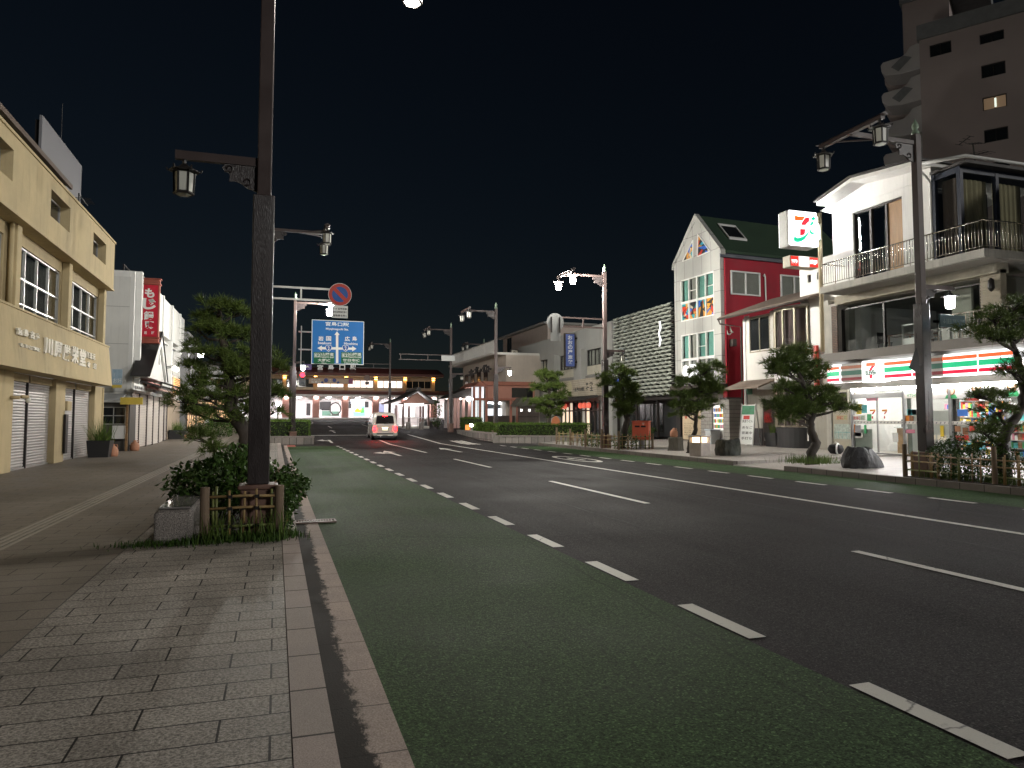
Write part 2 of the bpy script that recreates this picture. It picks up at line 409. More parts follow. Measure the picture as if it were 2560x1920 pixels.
M_WOODPOST = paint('weathered_post', (0.20, 0.145, 0.10), 0.85, 0.3, 3, 0.5, 30, stretch=(6, 6, .5))
M_TWINE = paint('black_twine', (0.015, 0.013, 0.012), 0.9, 0.2)
M_WHITE = paint('white_paint', (0.72, 0.72, 0.70), 0.5, 0.06, 2, 0.05, 50)
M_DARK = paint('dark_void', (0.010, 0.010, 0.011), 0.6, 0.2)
M_BLACK = paint('black_plastic', (0.018, 0.018, 0.019), 0.5, 0.15)
M_ALU = paint('aluminium_frame', (0.42, 0.42, 0.41), 0.38, 0.08, 3, 0.02, 60, metal=0.6)
M_STEEL = paint('galvanised_steel', (0.34, 0.34, 0.35), 0.4, 0.15, 4, 0.05, 60, metal=0.6)
M_CHROME = paint('polished_rail', (0.62, 0.58, 0.50), 0.18, 0.06, 4, 0.0, 60, metal=0.95)
M_DPANE = paint('dark_pane', (0.016, 0.018, 0.019), 0.06, 0.2, 1.2, 0.0, 20, spec=0.7)
M_PANE = glass('clear_pane', (0.95, 0.97, 0.96), 1.0)
M_CURT = paint('pale_curtain', (0.36, 0.35, 0.32), 0.9, 0.12, 2, 0.05)
M_GCURT = paint('green_curtain', (0.20, 0.42, 0.37), 0.9, 0.12, 2, 0.05)
M_DCURT = paint('dim_curtain', (0.13, 0.125, 0.115), 0.9, 0.2, 2, 0.05)
M_LAMP = glow('lit_lantern_glass', (1.0, 0.93, 0.78), 26.0)
M_LAMPOFF = paint('milk_glass', (0.62, 0.62, 0.56), 0.3, 0.06, 3, 0.0)
M_WHITEGLOW = glow('white_backlight', (1.0, 0.99, 0.97), 1.6)
M_TUBE = glow('fluorescent_tube', (1.0, 0.98, 0.95), 34.0)
M_TILEROOF = paint('dark_roof_tile', (0.045, 0.04, 0.038), 0.6, 0.25, 3, 0.3)
M_CONC = paint('concrete', (0.24, 0.235, 0.22), 0.85, 0.18, 1.2, 0.3, 50, stain=0.4)

# ------------------------------------------------------------------ sky, moon-low key light, camera
w = bpy.data.worlds.new('World'); bpy.context.scene.world = w; w.use_nodes = True
wn = w.node_tree; bg = wn.nodes['Background']
sky = wn.nodes.new('ShaderNodeTexSky'); sky.sky_type = 'NISHITA'; sky.sun_disc = False
SUN_EL, SUN_AZ = R(17), R(146)          # azimuth from +Y towards +X: behind the viewer, on the right
sky.sun_elevation = SUN_EL; sky.sun_rotation = SUN_AZ; sky.air_density = 1.0; sky.dust_density = 0.0; sky.ozone_density = 2.5
hs = wn.nodes.new('ShaderNodeHueSaturation'); hs.inputs['Saturation'].default_value = 0.95; wn.links.new(sky.outputs[0], hs.inputs['Color'])
wn.links.new(hs.outputs[0], bg.inputs[0]); bg.inputs[1].default_value = 0.0009
sl = bpy.data.lights.new('sun', 'SUN'); sl.energy = 0.5; sl.angle = R(9); sl.color = (1.0, 0.97, 0.92)
so = bpy.data.objects.new('sun', sl); C.objects.link(so); so.location = (20, -40, 30)
sd = Vector((math.sin(SUN_AZ) * math.cos(SUN_EL), math.cos(SUN_AZ) * math.cos(SUN_EL), math.sin(SUN_EL)))
so.rotation_euler = (-sd).to_track_quat('-Z', 'Y').to_euler()
cd_ = bpy.data.cameras.new('camera'); cam = bpy.data.objects.new('camera', cd_); C.objects.link(cam)
cam.location = (0, 0, CAM_H); cam.rotation_euler = (PI / 2 + PITCH, 0, -YAW)
cd_.sensor_width = 36; cd_.lens = 36 * FPX / 2560; cd_.shift_y = SHIFT; cd_.clip_start = 0.05; cd_.clip_end = 3000
sc = bpy.context.scene; sc.camera = cam
sc.view_settings.view_transform = 'Standard'; sc.view_settings.look = 'None'; sc.view_settings.exposure = 1.0; sc.view_settings.gamma = 1
sc.render.engine = 'CYCLES'; sc.cycles.use_denoising = True
sc.cycles.max_bounces = 6; sc.cycles.diffuse_bounces = 3; sc.cycles.glossy_bounces = 3; sc.cycles.transparent_max_bounces = 12
sc.cycles.sample_clamp_indirect = 4.0; sc.cycles.caustics_reflective = False; sc.cycles.caustics_refractive = False

# ------------------------------------------------------------------ ground, road, pavements
def asphalt(name, c, fleck=0.5, worn=0.25):
    m, nt, b = _new(name); v = _coord(nt)
    big = _noise(nt, v, 0.35, 6, 0.6); lane = _noise(nt, _coord(nt, (1.6, 0.06, 1)), 1.0, 4); fine = _noise(nt, v, 62, 2, 0.8); mid = _noise(nt, v, 17, 6, 0.85)
    col = _mix(nt, _ramp(nt, big, 0.3, 0.7), tuple(x * (1 - worn) for x in c), tuple(x * (1 + worn) for x in c))
    col = _mix(nt, _ramp(nt, lane, 0.35, 0.65, 0, 0.7), col, tuple(x * (1 - worn * 1.3) for x in c))
    col = _mix(nt, 1.0, col, _mix(nt, _ramp(nt, fine, 0.36, 0.64), (1 - fleck * 1.3,) * 3, (1 + fleck * 1.5,) * 3), 'MULTIPLY')
    col = _mix(nt, 1.0, col, _mix(nt, _ramp(nt, mid, 0.36, 0.64), (1 - fleck,) * 3, (1 + fleck,) * 3), 'MULTIPLY')
    grit = _noise(nt, v, 48, 1, 0.5); col = _mix(nt, _ramp(nt, grit, 0.62, 0.70, 0, 0.75), col, tuple(x * 3.2 for x in c))
    # cracks
    vo = nt.nodes.new('ShaderNodeTexVoronoi'); vo.feature = 'DISTANCE_TO_EDGE'; vo.inputs['Scale'].default_value = 0.075
    wv = _mix(nt, 0.12, v, _mix(nt, 1.0, (0, 0, 0), (1, 1, 1)))
    nn = nt.nodes.new('ShaderNodeTexNoise'); nn.inputs['Scale'].default_value = 1.4; nn.inputs['Detail'].default_value = 5; nt.links.new(v, nn.inputs['Vector'])
    wv = _mix(nt, 0.10, v, nn.outputs['Color'], 'ADD'); nt.links.new(wv, vo.inputs['Vector'])
    col = _mix(nt, _ramp(nt, vo.outputs['Distance'], 0.0, 0.0018, 0.5, 0.0), col, tuple(x * 0.25 for x in c))
    b.inputs['Specular IOR Level'].default_value = 0.06; nt.links.new(col, b.inputs['Base Color']); nt.links.new(_ramp(nt, big, 0.3, 0.7, 0.62, 0.85), b.inputs['Roughness'])
    ad = nt.nodes.new('ShaderNodeMath'); ad.operation = 'ADD'; nt.links.new(mid, ad.inputs[0]); nt.links.new(fine, ad.inputs[1])
    _bump(nt, b, ad.outputs[0], 0.8, 0.006); MATS[name] = m; return m
M_ASPH = asphalt('asphalt', (0.031, 0.028, 0.028), 0.6, 0.34)
M_GREEN = asphalt('green_road_coating', (0.038, 0.069, 0.027), 0.45, 0.28)
M_GROUND = paint('far_ground', (0.05, 0.048, 0.045), 0.9, 0.3, 0.3, 0.3, 8)
M_PAVE = bricks('slab_paving', (0.30, 0.272, 0.24), (0.265, 0.24, 0.212), (0.012, 0.011, 0.010), 0.62, 0.262, 0.006, 0.62, 'xy', 0.55, 0.38, 55, 0.40, 0, 0.18)
M_PAVE2 = bricks('walkway_paving', (0.215, 0.188, 0.160), (0.185, 0.162, 0.136), (0.035, 0.03, 0.026), 0.60, 0.30, 0.006, 0.5, 'xy', 0.45, 0.5, 110, 0.28)
M_PAVER = bricks('right_paving', (0.47, 0.43, 0.40), (0.39, 0.36, 0.335), (0.14, 0.13, 0.12), 0.60, 0.30, 0.006, 0.42, 'yx', 0.4, 0.5, 110, 0.22)
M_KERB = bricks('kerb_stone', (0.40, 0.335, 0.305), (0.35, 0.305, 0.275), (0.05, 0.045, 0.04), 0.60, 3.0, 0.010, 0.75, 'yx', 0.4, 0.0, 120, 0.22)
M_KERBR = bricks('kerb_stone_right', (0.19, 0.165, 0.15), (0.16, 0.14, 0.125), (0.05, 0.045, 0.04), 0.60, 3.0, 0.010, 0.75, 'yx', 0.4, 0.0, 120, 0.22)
def gutter_material():
    m = bricks('gutter_slab', (0.45, 0.365, 0.32), (0.40, 0.33, 0.29), (0.12, 0.10, 0.09), 0.60, 3.0, 0.006, 0.8, 'yx', 0.6, 0.0, 90, 0.28).copy(); m.name = 'gutter_with_moss'
    nt = m.node_tree; b = nt.nodes['Principled BSDF']; v = _coord(nt)
    sx = nt.nodes.new('ShaderNodeSeparateXYZ'); nt.links.new(v, sx.inputs[0])
    n = _noise(nt, _coord(nt, (11, 5, 1)), 1.0, 8, 0.8); n2 = _noise(nt, v, 0.8, 3)
    a = nt.nodes.new('ShaderNodeMath'); a.operation = 'MULTIPLY_ADD'; a.inputs[1].default_value = 0.30; nt.links.new(n, a.inputs[0]); nt.links.new(sx.outputs[0], a.inputs[2])
    a2 = nt.nodes.new('ShaderNodeMath'); a2.operation = 'MULTIPLY_ADD'; a2.inputs[1].default_value = -0.14; nt.links.new(n2, a2.inputs[0]); nt.links.new(a.outputs[0], a2.inputs[2])
    f = _ramp(nt, a2.outputs[0], 0.525, 0.56, 0.97, 0.0)
    src = b.inputs['Base Color'].links[0].from_socket
    nt.links.new(_mix(nt, f, src, (0.010, 0.009, 0.007)), b.inputs['Base Color']); return m
M_GUTTER = gutter_material()
def road_paint():
    m, nt, b = _new('road_paint'); v = _coord(nt)
    n = _noise(nt, v, 9, 8, 0.75); n2 = _noise(nt, v, 120, 2)
    c = _mix(nt, _ramp(nt, n, 0.30, 0.42, 0.75, 0.0), (0.62, 0.60, 0.54), (0.16, 0.15, 0.14))
    c = _mix(nt, _ramp(nt, n2, 0.3, 0.7, 0, 0.3), c, (0.36, 0.35, 0.32))
    vo = nt.nodes.new('ShaderNodeTexVoronoi'); vo.feature = 'DISTANCE_TO_EDGE'; vo.inputs['Scale'].default_value = 0.9
    nn = nt.nodes.new('ShaderNodeTexNoise'); nn.inputs['Scale'].default_value = 6; nn.inputs['Detail'].default_value = 5; nt.links.new(v, nn.inputs['Vector'])
    nt.links.new(_mix(nt, 0.14, v, nn.outputs['Color'], 'ADD'), vo.inputs['Vector'])
    c = _mix(nt, _ramp(nt, vo.outputs['Distance'], 0.0, 0.008, 0.85, 0.0), c, (0.06, 0.055, 0.05))
    nt.links.new(c, b.inputs['Base Color']); b.inputs['Roughness'].default_value = 0.6; _bump(nt, b, n2, 0.5); return m
M_LINE = road_paint()
YS = [-14, 0, 10, 20, 32, 44, 45, 50, 56, 62, 70, 80, 97, 130]
def strip(x0, x1, y0, y1, z, mb=None):
    mb = mb or MB(); ys = sorted({y0, y1, *[y for y in YS if y0 < y < y1]})
    for a, b in zip(ys, ys[1:]): mb.quad((x0, a, gz(a) + z), (x1, a, gz(a) + z), (x1, b, gz(b) + z), (x0, b, gz(b) + z))
    return mb
def slab(x0, x1, y0, y1, z, z1=None, mb=None, base=-0.06):
    """raised pavement; z at x0, z1 at x1"""
    mb = mb or MB(); z1 = z if z1 is None else z1; ys = sorted({y0, y1, *[y for y in YS if y0 < y < y1]})
    for a, b in zip(ys, ys[1:]):
        ga, gb = gz(a), gz(b)
        mb.quad((x0, a, ga + z), (x1, a, ga + z1), (x1, b, gb + z1), (x0, b, gb + z))
        mb.quad((x0, b, gb + base), (x0, a, ga + base), (x0, a, ga + z), (x0, b, gb + z)); mb.quad((x1, a, ga + base), (x1, b, gb + base), (x1, b, gb + z1), (x1, a, ga + z1))
    a, b = ys[0], ys[-1]
    mb.quad((x0, a, gz(a) + base), (x1, a, gz(a) + base), (x1, a, gz(a) + z1), (x0, a, gz(a) + z)); mb.quad((x1, b, gz(b) + base), (x0, b, gz(b) + base), (x0, b, gz(b) + z), (x1, b, gz(b) + z1))
    return mb
g = MB()
for a, b in ((-400, 45), (45, 97), (97, 900)): g.quad((-600, a, gz(a) - .03), (700, a, gz(a) - .03), (700, b, gz(b) - .03), (-600, b, gz(b) - .03))
structure('ground', g, M_GROUND)
structure('road', strip(0.5, 15.2, -14, 57, 0), M_ASPH)
structure('crossroad', strip(-60, 90, 57, 96, 0), M_ASPH)
structure('green_lane', strip(0.62, 3.30, -14, 43, 0.004), M_GREEN)
structure('green_lane_right', strip(12.85, 14.83, -14, 39, 0.004), M_GREEN)
structure('gutter', strip(0.285, 0.64, -14, 45, 0.008), M_GUTTER)
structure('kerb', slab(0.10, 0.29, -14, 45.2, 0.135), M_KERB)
structure('pavement', slab(-1.60, 0.095, -14, 45.2, 0.13), M_PAVE)
structure('walkway', slab(-9.5, -1.615, -14, 75, 0.13), M_PAVE2)
structure('paving_joint', slab(-1.616, -1.599, -14, 45, 0.124), M_BLACK)
tact = MB()
for i in range(4): slab(-3.22 + i * 0.085, -3.22 + i * 0.085 + 0.04, 2, 60, 0.137, None, tact, 0.125)
structure('tactile_paving', tact, paint('tactile_bar', (0.30, 0.27, 0.225), 0.5, 0.2, 4))
for a, b in ((-14, 18.6), (21.2, 40.5)):
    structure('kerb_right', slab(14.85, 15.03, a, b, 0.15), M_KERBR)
    structure('pavement_right', slab(15.035, 21.8 if a < 0 else 30, a, b, 0.15, 0.27 if a < 0 else 0.41), M_PAVER)
structure('pavement_entrance', slab(14.85, 24, 18.603, 21.197, 0.03, 0.27), M_PAVER)
structure('forecourt', slab(16.5, 34, 40.503, 57, 0.13, 0.2), M_PAVER)
structure('station_pavement', slab(-30, 60, 96.003, 112, 0.12), paint('station_paving', (0.34, 0.31, 0.29), 0.5, 0.15, 2))

# white lines, arrows
ln = MB()
def dash(x, y0, y1, w, sk=0.0):
    ln.quad((x - w / 2, y0, gz(y0) + .008), (x + w / 2, y0 + sk, gz(y0) + .008), (x + w / 2, y1 + sk, gz(y1) + .008), (x - w / 2, y1, gz(y1) + .008))
for i in range(-7, 21): dash(3.40, 2.62 + 1.97 * i, 2.62 + 1.97 * i + 1.0, 0.15)
structure('edge_line', ln, M_LINE); ln = MB()
for i in range(-3, 16): dash(12.65, 10.41 + 1.97 * i, 10.41 + 1.97 * i + 1.02, 0.15)
structure('edge_line_right', ln, M_LINE); ln = MB()
for a, b in ((-8.1, -3.1), (2.05, 7.16), (12.32, 17.43), (22.85, 27.94), (33.5, 44), (44, 45), (45, 57)): dash(6.72, a, b, 0.13)
structure('lane_line', ln, M_LINE); ln = MB()
strip(9.86, 10.01, -14, 44, 0.008, ln); strip(9.86, 10.01, 44, 57, 0.008, ln)
structure('centre_line', ln, M_LINE); ln = MB()
strip(2.2, 6.6, 56.2, 56.65, 0.008, ln)
structure('stop_line', ln, M_LINE)
def arrow(x, y, left=True, right=False, ahead=True, s=-1):
    a = MB(); z = .009
    def pl(pts): a.add([(x + p[0], y + p[1], gz(y + p[1]) + z) for p in pts], [tuple(range(len(pts)))])
    pl([(-.075, 0), (.075, 0), (.075, 3.2), (-.075, 3.2)])
    if ahead: pl([(-.3, 3.202), (.3, 3.202), (0, 5)])
    for f, d in ((left, -1), (right, 1)):
        if f:
            p = [(.077 * d, 1.9), (.35 * d, 2.5), (.35 * d, 2.0), (.8 * d, 2.9), (.35 * d, 3.7), (.35 * d, 3.1), (.077 * d, 2.3)]
            pl(p if d > 0 else p[::-1])
    return structure('road_arrow', a, M_LINE)
arrow(5.1, 31.0, True, False, True); arrow(8.4, 33.5, False, False, True); arrow(3.4, 47, True, False, False); arrow(4.6, 60.5, False, False, True)
def oval():
    a = MB(); n = 40; x, y = 11.3, 26.5
    for i in range(n):
        t0, t1 = 2 * PI * i / n, 2 * PI * (i + 1) / n
        a.quad(*[(x + r * math.cos(t) * 0.55, y + r * math.sin(t) * 2.2, .009) for r, t in ((.8, t0), (1, t0), (1, t1), (.8, t1))])
    a.quad((x - .06, y - .9, .009), (x + .06, y - .9, .009), (x + .06, y + .9, .009), (x - .06, y + .9, .009))
    a.quad((x - .3, y - .1, .0095), (x - .065, y - .1, .0095), (x - .065, y + .3, .0095), (x - .3, y + .3, .0095))
    structure('road_symbol', a, M_LINE)
oval()
rj = random.Random(4)
def seam(x, y0, y1, w, name='road_joint'):
    m = MB(); y = y0; p = (x, w * .5)
    while y < y1:
        q = (x + rj.uniform(-.035, .035), w * rj.uniform(.15, .8)); y2 = min(y + rj.uniform(.3, .8), y1)
        m.quad((p[0] - p[1], y, .0035), (p[0] + p[1], y, .0035), (q[0] + q[1], y2, .0035), (q[0] - q[1], y2, .0035)); p = q; y = y2
    return structure(name, m, M_SEAM)
M_SEAM = paint('tar_seam', (.008, .008, .008), .7, .3, 6)
seam(8.55, 4, 44, .022); seam(5.2, 9, 30, .012); seam(11.4, 8, 40, .014)
ln = MB()
for i in range(3): strip(11.2 + i * .32, 11.42 + i * .32, 43.0, 48.0, .008, ln)
structure('road_symbol', ln, M_LINE)
for (xx, yy, hd) in ((5.0, 70, 0), (8.8, 74, 0)):
    a = MB(); z = gz(yy) + .012
    a.quad((xx - .07, yy, z), (xx + .07, yy, z), (xx + .07, yy + 5, z + .13), (xx - .07, yy + 5, z + .13)); structure('lane_line', a, M_LINE)
structure('red_marking', strip(0.64, 1.1, 42.5, 45.0, 0.012), paint('red_road_paint', (0.30, 0.06, 0.04), 0.6, 0.2))
# iron drain grate in the gutter
d = thing('drain_grate', 'narrow iron drain grate across the gutter beside the kerb', 'drain grate', (0.30, 11.55, 0.012))
MB().box(0, .62, 0, .05, 0, .02).box(0, .62, .27, .32, 0, .02).box(0, .03, .053, .267, 0, .02).box(.59, .62, .053, .267, 0, .02).build('grate_frame', paint('grate_iron', (.17, .12, .10), .6, .3), d)
gb = MB()
for i in range(13): gb.box(.05 + i * .041, .07 + i * .041, .055, .265, -.005, .016)
gb.build('bar_grid', paint('rusty_iron', (0.16, 0.09, 0.06), 0.6, 0.3), d)
# ------------------------------------------------------------------ street lamps with pagoda lanterns
M_LANTFRAME = M_IRON
M_FINIAL = paint('copper_green_finial', (0.22, 0.30, 0.22), 0.5, 0.2, 6)
M_LAMPHI = glow('lit_high_lantern_glass', (1.0, 0.96, 0.87), 4200.0)
M_LAMPHI1 = glow('lit_dimmer_lantern_glass', (1.0, 0.95, 0.85), 1500.0)
M_LAMPLO = glow('lit_low_lantern_glass', (0.95, 0.97, 1.0), 120.0)
def lantern(parent, x, y, z, s, mat):
    """hexagonal pagoda lantern hanging from (x,y,z)"""
    h = MB()
    h.cyl((x, y, z), (x, y, z - .07 * s), .022 * s, n=8)
    prof = [(.028, -.055), (.05, -.075), (.075, -.10), (.11, -.125), (.155, -.142), (.185, -.142), (.18, -.155), (.125, -.158)]
    h.lathe([(a * s, b * s) for a, b in prof], (x, y, z), 6)
    for j in range(6):
        a = PI / 3 * j
        h.bar((x + .185 * s * math.cos(a), y + .185 * s * math.sin(a), z - .15 * s), (x + .20 * s * math.cos(a), y + .20 * s * math.sin(a), z - .115 * s), .016 * s)
        h.bar((x + .118 * s * math.cos(a), y + .118 * s * math.sin(a), z - .155 * s), (x + .108 * s * math.cos(a), y + .108 * s * math.sin(a), z - .42 * s), .02 * s)
    h.lathe([(.12 * s, -.408 * s), (.124 * s, -.425 * s), (.118 * s, -.435 * s), (.098 * s, -.436 * s), (.097 * s, -.41 * s)], (x, y, z), 6)
    o = h.build('lantern', M_LANTFRAME, parent)
    g = MB(); n = 6
    for j in range(6):
        a, b = PI / 3 * j + .09, PI / 3 * (j + 1) - .09
        g.quad((x + .098 * s * math.cos(a), y + .098 * s * math.sin(a), z - .40 * s), (x + .098 * s * math.cos(b), y + .098 * s * math.sin(b), z - .40 * s),
               (x + .107 * s * math.cos(b), y + .107 * s * math.sin(b), z - .17 * s), (x + .107 * s * math.cos(a), y + .107 * s * math.sin(a), z - .17 * s))
    g.build('lantern_glass', mat, o)
    b = MB(); b.lathe([(.094 * s, -.432 * s), (.07 * s, -.446 * s), (.03 * s, -.45 * s)], (x, y, z), 6)
    b.build('lantern_pan', mat if mat is M_LAMPOFF else M_PANDIM, o)
M_PANDIM = glow('lit_lantern_pan', (1.0, 0.94, 0.82), 260.0)
def scroll(mb, x, z, d, s=1.0):
    """pierced cloud-scroll bracket under an arm, in the xz plane; d = side"""
    pts = [(0, 0), (.55, 0), (.60, -.06), (.56, -.13), (.49, -.14), (.47, -.20), (.48, -.30), (.36, -.29), (.26, -.33), (.18, -.40), (.06, -.44), (0, -.46)]
    P = [(x + d * a * s, z + b * s) for a, b in pts]
    mb.prism(P if d > 0 else P[::-1], -.02, .02, 'y')
    for cx, cz, r in ((.47, -.085, .055), (.17, -.30, .06)):
        ring = [(x + d * s * (cx + r * math.cos(t)), -.03, z + s * (cz + r * math.sin(t))) for t in [2 * PI * i / 12 * .85 for i in range(13)]]
        mb.tube(ring, .016 * s, 5); mb.tube([(p[0], .03, p[2]) for p in ring], .016 * s, 5)
def street_lamp(label, x, y, deg, hi, lo, lo_dir=180, rails=0, z0=None, low=True, reach=2.1, hi2=None):
    z0 = (0.14 + gz(y)) if z0 is None else z0
    t = thing('street_lamp', label, 'street lamp', (x, y, z0), deg, 'brown lantern lamps along the street')
    MB().box(-.21, .21, -.21, .21, -.1, .58).prism([(-.24, -.24), (.24, -.24), (.24, .24), (-.24, .24)], .58, .64, 'z').build('stone_base', M_REDGRANITE, t, bevel=.02)
    MB().box(-.132, .132, -.132, .132, .64, 4.38).build('pole_sleeve', M_BROWNLOW, t, bevel=.012)
    MB().box(-.088, .088, -.088, .088, 4.38, 8.78).build('pole', M_BROWN, t, bevel=.012)
    MB().lathe([(.05, 8.78), (.10, 8.80), (.085, 8.86), (.05, 8.90), (.085, 8.98), (.075, 9.05), (.03, 9.12), (.008, 9.2)], (0, 0, 0), 12).build('finial', M_FINIAL, t, smooth=True)
    a = MB(); a.box(.09, reach, -.045, .045, 8.50, 8.60); a.box(reach - .06, reach + .06, -1.02, 1.02, 8.52, 8.61)
    a.prism([(reach - .11, 8.612), (reach + .11, 8.612), (reach, 8.67)], -1.1, 1.1, 'y')
    a.bar((reach * .55, 0, 8.52), (reach, -.55, 8.54), .035); a.bar((reach * .55, 0, 8.52), (reach, .55, 8.54), .035)
    a.build('lamp_arm', M_BROWN, t)
    b = MB(); scroll(b, .09, 8.49, 1, 1.0); b.build('scroll_bracket', M_BROWNLOW, t)
    for yy in (-.93, .93): lantern(t, reach, yy, 8.52, 1.35, hi if yy > 0 or hi2 is None else hi2)
    if low:
        la = thing_arm = MB(); c, s_ = math.cos(R(lo_dir)), math.sin(R(lo_dir))
        la.bar((c * .09, s_ * .09, 4.83), (c * 1.08, s_ * 1.08, 4.83), .07, .11); la.build('lower_arm', M_BROWN, t)
        b = MB()
        if abs(c) > .9: scroll(b, .09 * c, 4.77, 1 if c > 0 else -1, .72); b.build('scroll_bracket', M_BROWNLOW, t)
        lantern(t, c * .97, s_ * .97, 4.78, 1.05, lo)
        if lo is not M_LAMPOFF:
            L = bpy.data.lights.new('lantern_bulb', 'POINT'); L.energy = 55; L.shadow_soft_size = .08; L.color = (.95, .97, 1)
            lo_ = bpy.data.objects.new('lantern_bulb', L); C.objects.link(lo_); lo_.parent = t; lo_.location = (c * .97, s_ * .97, 4.22)
    if rails:
        r = MB()
        for z in (5.92, 6.36): r.box(.09, rails, -.035, .035, z, z + .07)
        for q in (.45, .97): r.box(rails * q - .03, rails * q + .03, -.03, .03, 5.992, 6.358)
        r.build('sign_rails', M_BROWN if rails != 2.75 else M_ALU, t)
    return t
street_lamp('tall brown lantern lamp with reddish stone base behind the bamboo fence, nearest on the left', -.2, 9.9, 0, M_LAMPHI1, M_LAMPOFF, hi2=M_LAMPOFF)
street_lamp('unlit brown lantern lamp hidden behind the nearest pole, carrying the no-parking sign', -.42, 28.2, 0, M_LAMPOFF, M_LAMPOFF, rails=2.75, low=False)
street_lamp('lit brown lantern lamp beside the blue direction sign', 1.0, 46.0, 0, M_LAMPHI, M_LAMPLO, lo_dir=300)
street_lamp('near brown lantern lamp in front of the store, only its lower lantern lit', 15.55, 14.1, 180, M_LAMPOFF, M_LAMPLO)
street_lamp('brown lantern lamp with both top lanterns lit beside the red post box', 15.5, 32.6, 180, M_LAMPHI, M_LAMPOFF, rails=2.6)
street_lamp('unlit brown lantern lamp rising from the right hedge, its lower lantern lit white', 13.85, 45.9, 180, M_LAMPOFF, M_LAMPLO)
street_lamp('farther unlit brown lantern lamp with a double sign rail, left of the right hedge', 14.0, 59.6, 180, M_LAMPOFF, M_LAMPOFF, rails=4.4)
street_lamp('small unlit dark lantern lamp in front of the station eaves', 11.6, 78.0, 180, M_LAMPOFF, M_LAMPOFF, low=False, rails=3.9)
street_lamp('unlit dark lantern lamp before the pale house with rooftop railing', 21.0, 74.0, 180, M_LAMPOFF, M_LAMPOFF)

# ------------------------------------------------------------------ signs hung on the lamp poles
M_SBLUE = paint('sign_blue', (0.012, 0.15, 0.46), 0.45, 0.05, 2, 0.02)
M_SBLUE2 = paint('sign_deep_blue', (0.015, 0.09, 0.36), 0.45, 0.05, 2, 0.02)
M_SGREEN = paint('sign_green', (0.006, 0.12, 0.048), 0.45, 0.05, 2, 0.02)
M_SRED = paint('sign_red', (0.50, 0.045, 0.03), 0.45, 0.05, 2, 0.02)
M_SWHITE = paint('sign_white', (0.78, 0.80, 0.78), 0.45, 0.04, 2, 0.02)
M_SBACK = paint('sign_back_grey', (0.46, 0.47, 0.46), 0.5, 0.06, 2, 0.02)
FW = Frame((0, 44.4, 0), 0)
def rc(f, k, x0, y0, x1, y1, n=0.0): return f.rect(k, x0, y0, x1, y1, n)
def txt(mb, f, k, s, x0, y0, x1, y1, off=(0, 0), y=0, bold=.012, thick=0.0, n=0.0):
    a = f.rect(k, x0, y0, x1, y1, n); return letters(mb, s, a[0] - off[0], a[1] - off[0], a[2] - off[1], a[3] - off[1], y, bold, thick)
s0, s1, z0, z1 = rc(FW, 'E', 432, 500, 898, 910)
t = thing('direction_sign', 'large blue road direction sign with white arrows and green expressway panels', 'road sign', (s0, 44.4, z0))
off = (s0, z0); W_, H_ = s1 - s0, z1 - z0
MB().box(0, W_, 0, .05, 0, H_).build('panel', M_SBLUE, t, bevel=.01)
b = MB(); e = .035
for q in ((0, W_, H_ - e, H_), (0, W_, 0, e), (0, e, e, H_ - e), (W_ - e, W_, e, H_ - e)): b.box(q[0], q[1], -.006, .0, q[2], q[3])
b.build('border', M_SWHITE, t)
b = MB()
for z in (.32, .72): b.box(-.75, W_ * .6, .055, .12, H_ * z - .04, H_ * z + .04)
b.box(-.62, -.56, .05, .11, -.1, H_ * .85); b.build('support_arm', M_STEEL, t)
y = -.004
for nm, words in (('station_name', (('宮島口駅', (555, 520, 765, 566)), ('Miyajimaguchi Sta.', (558, 573, 762, 605)))),
                  ('city_name', (('岩', (490, 650, 536, 694)), ('国', (560, 650, 605, 694)), ('Iwakuni', (488, 698, 606, 726)))),
                  ('city_name', (('広', (728, 652, 775, 697)), ('島', (796, 652, 838, 697)), ('Hiroshima', (722, 704, 845, 732))))):
    L_ = MB()
    for s, q in words: txt(L_, FW, 'E', s, *q, off=off, y=y, bold=.02)
    L_.build(nm, M_SWHITE, t)
A_ = MB()
def poly(mb, f, k, pts, off, y, th=.003):
    P = [f.p(k, *p) for p in pts]; P = [(p[0] - off[0], p[1] - off[1]) for p in P]
    ar = sum(P[i][0] * P[(i + 1) % len(P)][1] - P[(i + 1) % len(P)][0] * P[i][1] for i in range(len(P)))
    mb.prism(P if ar > 0 else P[::-1], y, y + th)
poly(A_, FW, 'E', [(648, 893), (648, 772), (648, 750), (648, 640), (634, 640), (658, 607), (682, 640), (670, 640), (670, 893)], off, -.004)
poly(A_, FW, 'E', [(647.5, 750), (647.5, 772), (522, 770), (522, 784), (481, 758), (522, 735), (522, 748)], off, -.0045)
poly(A_, FW, 'E', [(670.5, 752), (795, 753), (795, 740), (834, 764), (795, 788), (795, 774), (670.5, 772)], off, -.0045)
A_.build('arrow', M_SWHITE, t)
for cx in (583, 735):
    sh = MB(); poly(sh, FW, 'E', [(cx - 30, 742), (cx - 20, 732), (cx, 737), (cx + 20, 732), (cx + 30, 742), (cx + 27, 762), (cx + 16, 780), (cx, 790), (cx - 16, 780), (cx - 27, 762)], off, -.009, .004)
    o = sh.build('route_shield', M_SWHITE, t)
    sh = MB(); poly(sh, FW, 'E', [(cx - 26, 743), (cx - 19, 736), (cx, 741), (cx + 19, 736), (cx + 26, 743), (cx + 23, 761), (cx + 14, 776), (cx, 785), (cx - 14, 776), (cx - 23, 761)], off, -.013, .003)
    o2 = sh.build('shield_face', M_SBLUE2, o)
    n2 = MB(); txt(n2, FW, 'E', '2', cx - 9, 744, cx + 9, 776, off, -.0155, .02); n2.build('numeral', M_SWHITE, o)
